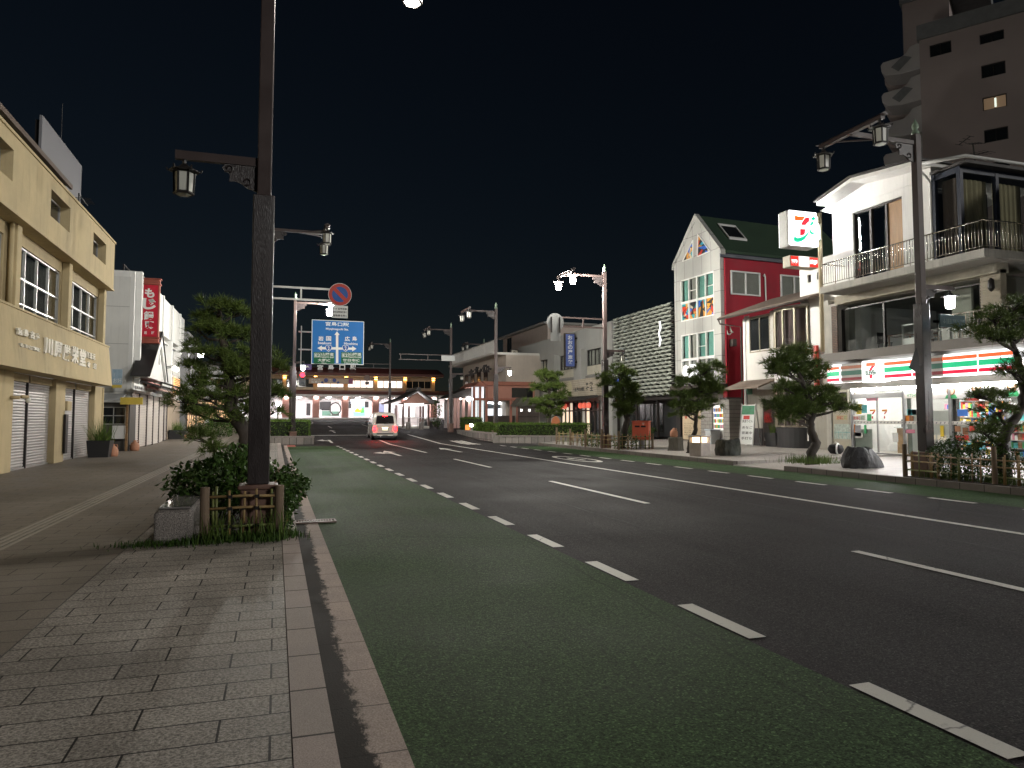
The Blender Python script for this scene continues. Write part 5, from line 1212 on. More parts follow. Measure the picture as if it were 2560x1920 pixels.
# right of the panes: siding, wall lamp, stair
MB().box(wr + .06, wr + .75, .05, .3, 3.953, 6.05).build('siding_panel', paint('cream_siding', (.42, .37, .28), .7, .15, 2), t)
m = MB()
for i in range(22): m.box(wr + .07, wr + .74, .02, .048, 3.98 + i * .094, 4.02 + i * .094)
m.build('siding_lap', MATS['cream_siding'], t)
p = F7.p('M', 828, 195, -.05); m = MB().lathe([(.02, .2), (.09, .12), (.1, -.12), (.06, -.2), (.01, -.24)], (p[0], -.08, p[1]), 10); m.build('wall_lamp', M_IRON, t, smooth=True)
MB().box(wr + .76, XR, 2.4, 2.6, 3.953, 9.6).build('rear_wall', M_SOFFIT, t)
m = MB(); m.bar((wr + .9, .9, 4.4), (wr + 4.5, .9, 7.0), .05)
for i in range(14): m.bar((wr + 1.0 + i * .25, .9, 3.6 + i * .18), (wr + 1.0 + i * .25, .9, 4.45 + i * .181), .022)
m.bar((wr + .9, .9, 3.62), (wr + 4.5, .9, 6.2), .12, .05); m.build('stair_rail', M_CHROME, t)
m = MB()
for i in range(16): m.box(wr - .55 + i * .14, wr - .53 + i * .14, -.42, -.40, 3.98, 4.75)
m.box(wr - .6, wr + 1.8, -.43, -.39, 4.752, 4.79); m.build('lower_rail', M_CHROME, t)
# balcony slab with chrome railing
sb0, sb1 = 3.42, 10.4; yb = -1.2
MB().prism([(sb0, yb), (sb1, yb), (sb1 + .0, .6), (XR, .6), (XR, 2.39), (sb0, 2.39)][::1], 6.26, 6.52, 'z').build('balcony_slab', M_CONC7, t, bevel=.012)
MB().box(sb1 - .25, XR, .602, 2.39, 6.20, 6.255).build('rear_slab', M_CONC7, t)
m = MB(); n = int((wr - wl + .9) / .045)
for i in range(n): m.box(wl - .12 + i * .045, wl - .12 + i * .045 + .028, -.13, -.10, 5.93, 6.25)
m.box(wl - .12, wr + .75, -.099, .4, 5.93, 6.258); m.build('ribbed_panel', M_SRIB, t)
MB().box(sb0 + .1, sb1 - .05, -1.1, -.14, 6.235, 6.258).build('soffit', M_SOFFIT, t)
rl = MB(); zt_ = 7.42
rl.tube([(sb0 + .08, yb + .08, zt_), (sb1 - .06, yb + .08, zt_), (sb1 - .06, 2.3, zt_)], .022, 8); rl.tube([(sb0 + .08, yb + .08, zt_), (sb0 + .08, .5, zt_)], .022, 8)
rl.tube([(sb0 + .08, yb + .08, 6.62), (sb1 - .06, yb + .08, 6.62), (sb1 - .06, 2.3, 6.62)], .014, 6); rl.build('railing', M_CHROME, t, smooth=True)
b = MB(); k = 0; x = sb0 + .08
while x < sb1 - .05: b.cyl((x, yb + .08, 6.52 if k % 6 == 0 else 6.62), (x, yb + .08, zt_), .017 if k % 6 == 0 else .011, n=6); x += .115; k += 1
y = yb + .2
while y < 2.3: b.cyl((sb1 - .06, y, 6.62), (sb1 - .06, y, zt_), .011, n=6); y += .115
b = b.build('baluster', M_CHROME, t, smooth=True)
# top floor, white gable wall
yt = 0.0; sT0 = F7.p('H', 470, 700, yt)[0]; sT1 = F7.p('H', 1300, 600, yt)[0]
dr = (F7.p('H', 640, 700, yt)[0], F7.p('H', 1050, 600, yt)[0], 6.525, 9.45)
xm = 4.7; ze = 9.72
m = MB().wall(sT0, sT1, 6.52, ze, [dr], yt, yt + .25); m.prism([(sT0, ze), (sT1, ze), (xm, 10.25)], yt + .002, yt + .248); m.box(sT0, sT0 + .2, yt + .252, 7, 6.52, ze); m.build('top_wall', M_WALL7, t)
MB().prism([(2.85, 10.0), (2.85, 10.14), (xm, 10.55), (sT1 + .1, 10.22), (sT1 + .1, 10.08), (xm, 10.41)][::-1], -.75, 7).build('roof', M_WALL7, t, bevel=.01)
MB().prism([(2.8, 10.145), (xm, 10.56), (sT1 + .2, 10.225), (sT1 + .2, 10.28), (xm, 10.62), (2.8, 10.2)], -.85, 7).build('roof_tile', M_TILEROOF, t)
MB().prism([(sT0, 9.73), (sT1, 9.73), (sT1, 10.07), (xm, 10.40), (2.2, 10.02)], -.02, -.002).build('gable_panel', M_WALL7, t)
# sliding doors
m = MB(); d4 = [dr[0] + (dr[1] - dr[0]) * q for q in (0, .34, .66, 1)]
for xx in d4: m.box(xx - .05, xx + .05, yt + .08, yt + .2, 6.53, 9.45)
m.box(dr[0], dr[1], yt + .06, yt + .2, 9.38, 9.449); m.build('door_frame', paint('dark_timber', (.035, .025, .018), .5), t)
MB().box(d4[0] + .05, d4[2] - .05, yt + .14, yt + .146, 6.53, 9.38).build('door_pane', glass('reflective_pane', (.8, .85, .85), 6.0), t)
MB().box(d4[2] + .06, d4[3] - .05, yt + .12, yt + .16, 6.53, 9.38).build('timber_shutter', paint('varnished_timber', (.34, .19, .075), .5, .25, 1.5, .2, 30, stretch=(6, 6, 1)), t)
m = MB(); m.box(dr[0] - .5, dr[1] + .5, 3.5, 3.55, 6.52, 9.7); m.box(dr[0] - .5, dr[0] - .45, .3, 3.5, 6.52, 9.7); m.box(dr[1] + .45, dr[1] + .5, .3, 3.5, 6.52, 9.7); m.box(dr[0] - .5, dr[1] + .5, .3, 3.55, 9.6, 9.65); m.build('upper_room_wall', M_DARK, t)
MB().folds(d4[1] + .1, d4[1] + .75, 6.55, 9.0, .6, .03, .2, 4).build('curtain', M_DCURT, t)
# glazed corner room with curtains
g0, g1 = sT1 + .12, F7.p('H', 1530, 400, yt)[0]
M_NAVY = paint('dark_blue_frame', (.018, .025, .045), .45, .1)
m = MB()
for xx, yy in ((g0, .0), (g1, .0), (g1, 1.6), (g1, 3.2), (g1, 4.8)): m.box(xx - .07, xx + .07, yy - .07, yy + .07, 6.53, 9.75)
m.box(g0 + .07, g1 - .07, -.05, .05, 9.55, 9.75); m.box(g1 - .05, g1 + .05, .07, 7, 9.55, 9.75); m.box(g0 + .07, g1 - .07, -.05, .05, 6.53, 6.7); m.box(g1 - .05, g1 + .05, .07, 7, 6.53, 6.7); m.build('corner_frame', M_NAVY, t)
MB().box(g0 + .07, g1 - .07, -.004, .004, 6.7, 9.55).build('corner_pane', M_PANE, t); MB().box(g1 - .004, g1 + .004, .07, 7, 6.7, 9.55).build('side_pane', M_PANE, t)
MB().folds(g0 + .1, g1 - .1, 6.7, 9.5, .22, .02, .2, 7).build('dark_curtain', paint('brown_curtain', (.15, .115, .10), .9, .15), t)
M_YCURT = paint('yellow_curtain', (.34, .29, .18), .9, .12, 2)
for k in range(3):
    c_ = MB().folds(.15 + 1.6 * k, 1.5 + 1.6 * k, 6.72, 9.45, 0, .03, .22, 9 + k); c_.v = [(g1 - .25 + v[1], v[0], v[2]) for v in c_.v]; c_.build('curtain', M_YCURT, t)
MB().box(g0 - .05, g1 + .35, -.15, 7, 9.76, 9.86).build('corner_roof', M_TILEROOF, t)
rl = MB(); rl.tube([(sT1 + .1, -.80, 10.05), (g1 + .4, -.2, 9.95), (g1 + .42, 7, 9.95)], .06, 8); rl.build('gutter', M_WHITE, t, smooth=True)
MB().tube([(sT1 + .1, -.75, 10.0), (sT1 + .05, -.3, 9.7), (sT1 + .02, -.06, 9.5), (sT1 + .02, -.06, 6.53)], .045, 8).build('downpipe', M_WALL7, t, smooth=True)
# tower behind the sign: white annex with two tiny windows
t = thing('annex', 'plain white annex block with two tiny windows under the convenience sign', 'annex building', (21.5, 26.5, .25), -90)
q = F7.rect('Q', 440, 1285, 865, 1659, 1.0)
hol = [F7.rect('Q', 592, 1415, 658, 1545, 1.0), F7.rect('Q', 772, 1368, 838, 1482, 1.0)]
m = MB().wall(q[0], 3.2, 0, 8.35, hol, 1.0, 1.2); m.box(q[0], 3.2, 1.201, 5, 0, 8.34); m.build('main_wall', M_WHITE, t)
for a in hol: window(t, a[0], a[1], a[2], a[3], 1.1, 1, None, M_BROWN, .03, M_DPANE)

# the tall convenience sign, facing down the street
YQ = 24.2; FQ = Frame((0, YQ, 0), 0)
a = FQ.rect('Q', 232, 185, 775, 895); X0, X1, Z0, Z1 = a
t = thing('shop_sign', 'bright white square convenience-store sign with red numeral and green letter', 'shop sign', (X0, YQ, Z0)); o_ = (X0, Z0)
W3, H3 = X1 - X0, Z1 - Z0
M_SIGNW = glow('sign_face_white', (1, 1, 1), 2.0)
MB().box(-.03, W3 + .03, .02, .62, -.03, H3 + .03).build('casing', paint('sign_casing', (.62, .62, .60), .5), t, bevel=.09)
MB().box(0, W3, -.03, .018, 0, H3).build('lit_face', M_SIGNW, t, bevel=.05)
m = MB(); a2 = FQ.rect('Q', 272, 290, 768, 868); w_ = .022
for b in ((a2[0], a2[0] + w_, a2[2], a2[3] ), (a2[1] - w_, a2[1], a2[2], a2[3]), (a2[0] + w_, a2[1] - w_, a2[2], a2[2] + w_)): m.box(b[0] - X0, b[1] - X0, -.036, -.031, b[2] - Z0, b[3] - Z0)
m.build('green_outline', glow('outline_green', (.05, .28, .12), .55), t)
def qp(pts, mat, name, y=-.037):
    cx = sum(p[0] for p in pts) / len(pts); cy = sum(p[1] for p in pts) / len(pts)
    pts = [(p[0] + (3 if p[0] > cx else -3), p[1] + (3 if p[1] > cy else -3)) for p in pts]
    m = MB(); poly(m, FQ, 'Q', pts, o_, y, .004); return m.build(name, mat, t)
S_O = glow('numeral_orange', (.95, .13, .01), 1.15); S_R = glow('numeral_red', (.78, .01, .03), 1.1); S_G = glow('letter_green', (.0, .62, .34), 1.0)
qp([(345, 298), (575, 306), (530, 330), (485, 388), (348, 385)], S_O, 'numeral_bar')
qp([(610, 318), (612, 405), (580, 430), (548, 474), (462, 472), (490, 410), (540, 350), (575, 325)], S_R, 'numeral_curve')
qp([(447, 552), (540, 556), (530, 630), (512, 655), (446, 680)], S_R, 'numeral_foot')
qp([(360, 668), (362, 705), (392, 718), (440, 712), (500, 690), (550, 655), (605, 600), (606, 630), (575, 680), (530, 735), (470, 778), (410, 795), (360, 790), (330, 765), (325, 735), (338, 695)], S_G, 'smile_stroke')
n = 24; qp([(691 + 33 * math.cos(2 * PI * i / n), 349 + 34 * math.sin(2 * PI * i / n)) for i in range(n)], S_G, 'letter_dot')
qp([(678, 410), (692, 420), (688, 450), (662, 480), (628, 482), (640, 448), (660, 420)], S_G, 'letter_stem')
qp([(618, 560), (648, 560), (650, 590), (668, 608), (690, 612), (722, 598), (705, 635), (680, 648), (652, 642), (630, 615)], S_G, 'letter_tail')
m = MB(); txt(m, FQ, 'Q', 'SEVEN', 315, 490, 440, 528, o_, -.037, .0); txt(m, FQ, 'Q', 'HOLDINGS', 515, 496, 735, 530, o_, -.037, .0); m.build('lettering', glow('faint_lettering', (.6, .66, .7), 1.2), t)
MB().box(W3 + .05, W3 + .3, .1, .4, H3 * .25, H3 * .72).build('junction_box', M_WHITE, t, bevel=.01)
MB().cyl((W3 + .42, .3, -4.3), (W3 + .42, .3, H3 + .1), .09, n=12).build('mast', paint('sign_mast', (.50, .42, .28), .6), t, smooth=True)
m = MB(); zt_ = a2[3] - Z0 + .02
m.box(.06, W3 - .06, -.034, -.031, zt_, H3 - .06).box(.02, a2[0] - X0 - .02, -.034, -.031, .06, zt_ - .001).box(a2[1] - X0 + .02, W3 - .02, -.034, -.031, .06, zt_ - .001).box(.06, W3 - .06, -.034, -.031, .02, a2[2] - Z0 - .03).build('wall_wash_border', glow('wall_wash_glow', (1, 1, 1), 180), t)  # overbright strips added round the sign face to light the white wall nearby
# rear side lit too, it mirrors in the sliding doors
MB().box(0.02, W3 - .02, .622, .64, .02, H3 - .02).build('rear_face', M_SIGNW, t)
a = FQ.rect('Q', 270, 1045, 795, 1282); X0, X1, Z0, Z1 = a; o_ = (X0, Z0)
t = thing('shop_sign', 'small red and white 24-hour sign box below the square convenience sign', 'shop sign', (X0, YQ, Z0)); W3, H3 = X1 - X0, Z1 - Z0
MB().box(-.02, W3 + .02, .0, .45, -.02, H3 + .02).build('casing', paint('cream_casing', (.55, .50, .40), .6), t, bevel=.01)
fc = MB().box(0.02, W3 - .02, -.02, -.002, .02, H3 - .02).build('red_face', glow('red_sign_face', (.85, .03, .02), 1.0), t)
b = FQ.rect('Q', 422, 1050, 620, 1278); MB().box(b[0] - X0, b[1] - X0, -.028, -.021, .01, H3 - .01).build('white_square', glow('white_square', (1, 1, 1), 1.6), t)
m = MB(); txt(m, FQ, 'Q', '24', 462, 1105, 585, 1228, o_, -.032, -.012); m.build('numeral', glow('grey_numeral', (.22, .23, .22), .6), t)
m = MB(); txt(m, FQ, 'Q', '営業', 282, 1115, 415, 1215, o_, -.026, .08); txt(m, FQ, 'Q', '時間', 632, 1125, 770, 1228, o_, -.026, .08); m.build('lettering', glow('white_lettering', (1, 1, 1), 1.6), t)
# ------------------------------------------------------------------ small house with a rounded bay
M_SIDING = paint('white_siding', (.62, .60, .56), .6, .06, 1.2, .1, 40, stain=.1)
M_DARKWOOD = paint('dark_wood', (.055, .042, .036), .6, .3, 3, .2)
M_GOLDALU = paint('bronze_aluminium', (.26, .23, .17), .4, .1, metal=.4)
FSi = (22.6, 33.0, .27); FS_ = Frame(FSi, -90)
t = thing('house', 'small house with white lap siding, rounded bay of windows and a porch roof', 'house', FSi, -90)
wa = FS_.rect('G', 960, 720, 1090, 922)
MB().wall(1.9, 7.6, 3.1, 6.42, [(wa[0], wa[1], 4.6, 6.36), (4.3, 6.8, 4.5, 6.4)], 0, .2).build('upper_wall', M_SIDING, t)
m = MB(); z = 3.12
while z < 6.4:
    for a, b in (((1.9, wa[0]), (wa[1], 4.28), (6.82, 7.6)) if z > 4.55 else ((1.9, 4.28), (4.28, 7.6))): m.add([(a, -.022, z), (b, -.022, z), (b, -.004, z + .19), (a, -.004, z + .19)], [(0, 1, 2, 3)])
    z += .2
m.build('siding_lap', M_SIDING, t)
MB().box(1.7, 7.6, .2, 6, 0, 6.3).build('rear_mass', M_SIDING, t)
MB().box(1.84, 2.02, -.05, .22, 0, 6.4).build('corner_post', M_WHITE, t)
window(t, wa[0], wa[1], 4.6, 6.36, -.03, 2, None, M_GOLDALU, .06, M_DPANE, .08)
m = MB().prism([(-.9, 6.44), (-.9, 6.56), (2.4, 7.7), (2.4, 7.55)], 1.0, 7.7, 'x'); m.build('roof', paint('worn_brown_roof', (.20, .155, .125), .8, .3, 2.5, .5, stretch=(.5, 3, 1)), t)
MB().tube([(1.0, -.95, 6.45), (7.6, -.95, 6.45)], .06, 8).tube([(1.05, -.95, 6.42), (1.1, -.9, 6.2), (1.75, -.1, 6.0), (1.75, -.1, .3)], .045, 8).build('gutter', M_DARKWOOD, t, smooth=True)
# rounded bay
bc, br = 5.55, 1.32; n = 6
def arc(a, r): return (bc - r * math.cos(a), .25 - r * math.sin(a) * .62)
for lv, (zb_, zt_) in enumerate(((4.55, 6.35), (.95, 3.0))):
    m = MB(); gl = MB(); cu = MB()
    for i in range(n + 1):
        a = PI * i / n; p = arc(a, br); m.box(p[0] - .04, p[0] + .04, p[1] - .04, p[1] + .04, zb_, zt_)
    for i in range(n):
        a, b = arc(PI * i / n, br), arc(PI * (i + 1) / n, br)
        for z in (zb_, zt_ - .06): m.bar((*a, z + .03), (*b, z + .03), .05, .06)
        gl.quad((*a, zb_), (*b, zb_), (*b, zt_), (*a, zt_))
        a, b = arc(PI * i / n, br - .2), arc(PI * (i + 1) / n, br - .2); cu.quad((*a, zb_), (*b, zb_), (*b, zt_), (*a, zt_))
    m.build('bay_frame', M_GOLDALU, t); gl.build('bay_pane', M_PANE, t); cu.build('bay_curtain', paint('plum_curtain', (.085, .06, .06), .9, .2), t)
for z0_, z1_, mt in ((3.05, 4.53, M_SIDING), (6.37, 6.46, M_SIDING), (0, .92, M_BLACK)):
    P = [arc(PI * i / 16, br + .03) for i in range(17)]; MB().prism(P, z0_, z1_, 'z').build('bay_wall' if z0_ < 6 else 'bay_canopy', mt, t)
m = MB()
for i in range(9):
    p = arc(PI * (i + 1.5) / 11, br + .02); m.box(p[0] - .012, p[0] + .012, p[1] - .012, p[1] + .012, .95, 3.0)
for k in range(4):
    for i in range(12): m.bar((*arc(PI * i / 12, br + .02), 1.3 + k * .45), (*arc(PI * (i + 1) / 12, br + .02), 1.3 + k * .45), .018)
m.build('window_lattice', M_GOLDALU, t)
# ground floor
M_GREYRND = paint('grey_beige_render', (.38, .36, .31), .85, .12, 1.5, .3, 40, stain=.35)
MB().box(1.9, 4.3, .0, .2, 0, 3.1).build('porch_wall', M_GREYRND, t)
MB().box(2.0, 3.2, -.03, -.002, 0, .85).build('black_plinth', M_BLACK, t)
MB().box(6.95, 7.9, -.25, .2, 0, 3.1).build('end_wall', M_GREYRND, t)
o = MB().box(3.3, 4.15, -.06, -.005, .02, 2.2).build('door', M_DARKWOOD, t); MB().box(3.42, 4.03, -.075, -.062, 1.15, 2.05).build('door_pane', M_DPANE, o); MB().box(3.42, 4.03, -.076, -.062, .25, .45).build('notice', M_PAPER, o)
m = MB().prism([(-1.1, 2.75), (-1.1, 2.83), (0, 3.25), (0, 3.15)], 1.6, 4.35, 'x'); m.build('porch_roof', MATS['worn_brown_roof'], t); MB().prism([(-1.08, 2.7), (-1.08, 2.748), (-.01, 3.14), (-.01, 2.7)], 4.29, 4.34, 'x').build('porch_gable', M_WHITE, t)
a = FS_.rect('G', 945, 1145, 975, 1185, -.05); o = MB().box(a[0], a[1], -.05, -.02, a[2], a[3]).build('green_plate', paint('green_plate', (.05, .22, .12), .5), t); MB().box(a[0] + .08, a[1] - .08, -.054, -.051, a[2] + .3, a[3] - .05).build('plate_mark', M_SWHITE, o)
a = FS_.rect('G', 1272, 893, 1335, 958, -.5); w_ = a[1] - a[0]; h_ = a[3] - a[2]
o = MB().box(a[0], a[1], -.5, -.35, a[2], a[3]).build('postal_sign', M_SWHITE, t)
m = MB(); m.box(a[0] + w_ * .1, a[1] - w_ * .1, -.506, -.501, a[3] - h_ * .16, a[3] - h_ * .04).box(a[0] + w_ * .1, a[1] - w_ * .1, -.506, -.501, a[3] - h_ * .40, a[3] - h_ * .28).box(a[0] + w_ * .43, a[0] + w_ * .57, -.506, -.501, a[2] + h_ * .02, a[3] - h_ * .401); m.build('postal_mark', M_SRED, o)
MB().box(7.35, 7.5, -.45, -.3, 2.6, 4.5).build('red_banner', M_SRED, t)
for q, mt in (((1265, 1370, 1285, 1430), M_PAPER), ((1290, 1375, 1320, 1470), M_PAPER), ((1275, 1410, 1290, 1440), GOODS[2]), ((1297, 1420, 1312, 1445), GOODS[9])):
    a = FS_.rect('G', *q, -.27); MB().box(a[0], a[1], -.258 - (.006 if mt is not M_PAPER else 0), -.251, a[2], a[3]).build('poster', mt, t)

# ------------------------------------------------------------------ narrow white-fronted red house
FRo = (22.9, 39.0, .27); FRd = Frame(FRo, -86)
M_CLAD = bricks('white_cladding_panel', (.42, .42, .395), (.39, .39, .37), (.19, .19, .18), .83, 1.2, .015, .55, 'xz', .2, 0.0, 50, .08)
M_REDW = paint('crimson_render', (.36, .018, .035), .75, .12, 1.2, .25, 40, stain=.12)
M_GROOF = paint('green_roof_felt', (.030, .060, .035), .8, .15, 1.5, .3)
t = thing('town_house', 'narrow tall house with white gabled front, crimson side wall and green roof', 'house', FRo, -86)
u0, u1, apx = .6, 4.95, 2.78; ez = 10.62; az = 13.03
up = (1.2, 4.36, 7.1, 9.62); lo_ = (1.17, 4.34, 3.62, 6.3)
m = MB().wall(u0, u1, 3.25, ez, [up, lo_], 0, .25); m.build('front_wall', M_CLAD, t)
gl_ = [FRd.p('G', *p) for p in ((555, 375), (618, 352), (618, 245))]; gr_ = [FRd.p('G', *p) for p in ((645, 345), (722, 312), (648, 208))]
MB().prism([(u0, ez + .003), (u1, ez + .003), (apx, az)], .003, .25).build('gable_wall', M_CLAD, t)
STAIN = [glow('stained_' + n, c, .10, c) for n, c in (('blue', (.03, .12, .5)), ('red', (.5, .04, .02)), ('amber', (.6, .28, .04)), ('teal', (.03, .32, .38)), ('dark', (.02, .02, .025)), ('cream', (.55, .48, .32)))]
def stained(name, pts, seed, y, par):
    """leaded stained glass: shards of colour cut from a polygon"""
    rg = random.Random(seed); polys = [pts]
    for _ in range(4):
        nx_ = []
        for P in polys:
            cx = sum(p[0] for p in P) / len(P) + rg.uniform(-.08, .08); cz_ = sum(p[1] for p in P) / len(P) + rg.uniform(-.08, .08); a = rg.uniform(0, PI); nrm = (math.cos(a), math.sin(a))
            A, B = [], []
            for i in range(len(P)):
                p, q = P[i], P[(i + 1) % len(P)]; dp = (p[0] - cx) * nrm[0] + (p[1] - cz_) * nrm[1]; dq = (q[0] - cx) * nrm[0] + (q[1] - cz_) * nrm[1]
                (A if dp >= 0 else B).append(p)
                if dp * dq < 0:
                    k = dp / (dp - dq); x_ = (p[0] + (q[0] - p[0]) * k, p[1] + (q[1] - p[1]) * k); A.append(x_); B.append(x_)
            nx_ += [q for q in (A, B) if len(q) > 2]
        polys = nx_
    per = {}
    for P in polys:
        cx = sum(p[0] for p in P) / len(P); cz_ = sum(p[1] for p in P) / len(P)
        Q = [(cx + (p[0] - cx) * .92, cz_ + (p[1] - cz_) * .92) for p in P]; per.setdefault(rg.randrange(6), MB()).add([(p[0], y, p[1]) for p in Q], [tuple(range(len(Q)))])
    base = MB().prism(pts, y + .004, y + .02).build(name, M_IRON, par)
    for k, mb in per.items(): mb.build('coloured_shard', STAIN[k], base)
def ccw(P): 
    ar = sum(P[i][0] * P[(i + 1) % len(P)][1] - P[(i + 1) % len(P)][0] * P[i][1] for i in range(len(P))); return P if ar > 0 else P[::-1]
for k, P in enumerate((gl_, gr_)):
    stained('gable_window', ccw(P), 5 + k, -.012, t)
    m = MB()
    for i in range(3): m.bar((P[i][0], -.03, P[i][1]), (P[(i + 1) % 3][0], -.03, P[(i + 1) % 3][1]), .07, .04)
    m.build('gable_frame', M_WHITE, t)
for k, (a, b, c, d, zt_) in enumerate(((*up, 8.22), (*lo_, 4.80))):
    f = MB(); 
    xs = [a + (b - a) * i / 4 for i in range(5)]
    for i, x in enumerate(xs): f.box(x - (.07 if i in (0, 2, 4) else .04), x + (.07 if i in (0, 2, 4) else .04), .02, .14, c + .07, d - .07)
    for z in (c, zt_, d): f.box(a - .07, b + .07, .03, .13, z - .07, z + .07)
    for i in (0, 1, 2, 3): f.box(xs[i] + .05, xs[i + 1] - .05, .05, .1, zt_ + (d - zt_) * .45 - .02, zt_ + (d - zt_) * .45 + .02) if i in (1, 2, 3) and (i + k) % 2 else None
    o = f.build('window', M_WHITE, t)
    MB().box(a, b, .09, .096, zt_, d).build('pane', M_PANE, o)
    for i in range(4): MB().folds(xs[i] + .06, xs[i + 1] - .06, zt_ + .06, d - .06, .22, .025, .17, 3 + i).build('curtain', M_GCURT if i != 1 else M_CURT, o)
    for i in range(4): 
        if k == 0: stained('stained_pane', [(xs[i] + .05, c + .06), (xs[i + 1] - .05, c + .06), (xs[i + 1] - .05, zt_ - .06), (xs[i] + .05, zt_ - .06)], 20 + i, .085, o)
        else: MB().box(xs[i] + .05, xs[i + 1] - .05, .09, .1, c + .06, zt_ - .06).build('pane', M_PANE, o); MB().folds(xs[i] + .06, xs[i + 1] - .06, c + .06, zt_ - .06, .22, .02, .17, 9 + i).build('curtain', M_CURT, o)
MB().box(u0 + .1, u1 - .1, .4, .5, 3.3, ez).build('room_wall', M_DCURT, t)
m = MB(); a = FRd.rect('G', 550, 1010, 640, 1085, -.2); letters(m, '泉', a[0], a[0] + (a[1] - a[0]) * .45, a[2], a[3], -.2, .05, .06); letters(m, '屋', a[0] + (a[1] - a[0]) * .52, a[1], a[2], a[3], -.2, .05, .06); m.build('lit_lettering', M_WHITEGLOW, t)
side = MB().box(u1 - .25, u1, .252, 9.5, 0, ez - .35); side.build('crimson_wall', M_REDW, t)
MB().box(u0, u0 + .25, .252, 9.5, 0, ez - .35).build('left_wall', M_REDW, t)
MB().box(u1 - .02, u1 + .12, .0, 9.6, ez - .345, ez - .1).build('eave_board', M_NAVY, t)
m = MB().prism([(u1 + .2, ez - .13), (u1 + .2, ez + .02), (apx, az + .17), (apx, az + .02)], .26, 9.8, 'y'); m.prism([(u0 - .2, ez - .13), (apx - .001, az + .02), (apx - .001, az + .17), (u0 - .2, ez + .02)], .26, 9.8, 'y'); m.build('green_roof', M_GROOF, t)
for sgn, e in ((1, u1 + .16), (-1, u0 - .16)):
    P = [(e, ez - .22), (e, ez + .05), (apx, az + .25), (apx, az - .2)]; MB().prism(ccw(P), -.06, .255).build('bargeboard', M_CLAD, t)
sk = (u1 + apx) / 2; P0 = FRd.q('G', 780, 190, sk)
sl_ = (az - ez) / (apx - u1 - .2) 
m = MB(); zc = az + .17 + (sk - apx) * (az + .15 - ez) / (apx - u1 - .2) * -1 * -1
def rz(x): return az + .17 + (x - apx) * (ez + .02 - az - .17) / (u1 + .2 - apx)
for x0_, x1_, y0_, y1_ in ((3.35, 4.35, 1.15, 1.22), (3.35, 4.35, 2.35, 2.42), (3.35, 3.43, 1.221, 2.349), (4.27, 4.35, 1.221, 2.349)):
    m.add([(x0_, y0_, rz(x0_) + .02), (x1_, y0_, rz(x1_) + .02), (x1_, y1_, rz(x1_) + .02), (x0_, y1_, rz(x0_) + .02), (x0_, y0_, rz(x0_) + .12), (x1_, y0_, rz(x1_) + .12), (x1_, y1_, rz(x1_) + .12), (x0_, y1_, rz(x0_) + .12)], [(0, 3, 2, 1), (4, 5, 6, 7), (0, 1, 5, 4), (1, 2, 6, 5), (2, 3, 7, 6), (3, 0, 4, 7)])
o = m.build('skylight', M_WHITE, t); MB().quad((3.43, 1.22, rz(3.43) + .06), (4.27, 1.22, rz(4.27) + .06), (4.27, 2.35, rz(4.27) + .06), (3.43, 2.35, rz(3.43) + .06)).build('skylight_pane', M_DPANE, o)
def side_window(y0_, y1_, z0_, z1_):
    f = MB()
    for yy in (y0_, (y0_ + y1_) / 2 - .04, y1_ - .08): f.box(u1 + .003, u1 + .09, yy, yy + .08, z0_, z1_)
    for zz in (z0_, z1_ - .08): f.box(u1 + .004, u1 + .088, y0_ + .081, y1_ - .081, zz, zz + .08)
    o = f.build('side_window', M_WHITE, t); MB().box(u1 + .002, u1 + .012, y0_ + .05, y1_ - .05, z0_ + .05, z1_ - .05).build('side_curtain', M_CURT, o); MB().box(u1 + .045, u1 + .05, y0_ + .05, y1_ - .05, z0_ + .05, z1_ - .05).build('side_pane', M_PANE, o)
side_window(.67, 2.72, 8.22, 9.57); side_window(4.2, 6.2, 8.2, 9.6)
m = MB(); m.tube([(u1 + .06, 2.95, 9.4), (u1 + .1, 3.0, 9.5), (u1 + .06, 3.08, 9.4), (u1 + .06, 3.1, 7.9)], .045, 8); m.build('white_duct', M_WHITE, t, smooth=True)
m = MB()
for i in range(3): m.tube([(u1 + .05, .55, 6.4 - i * .12), (u1 + .14, .62 + i * .04, 6.1), (u1 + .12, .5 - i * .05, 5.95), (u1 + .06, .32, 6.0 + i * .1)], .03, 6)
m.build('hose_bundle', M_CURT, t, smooth=True)
m = MB(); m.cyl((u1 + .05, .28, 2.5), (u1 + .05, .28, 10.2), .04, n=8).cyl((u1 + .05, .42, 2.6), (u1 + .05, .42, 5.9), .025, n=6); m.build('red_pipe', M_REDW, t)
MB().box(u1 + .01, u1 + .3, .55, .8, 5.3, 5.7).build('vent_box', M_DARKWOOD, t)
# dark shopfront below
MB().box(u0, u1, .35, .45, 0, 3.25).build('shop_wall', M_DARKWOOD, t); MB().box(u0 - .1, u1 + .1, -.35, .3, 3.02, 3.24).build('shop_canopy', M_DARKWOOD, t); MB().box(.62, 1.05, -.02, .34, 0, 3.0).build('dark_pier', M_IRON, t)
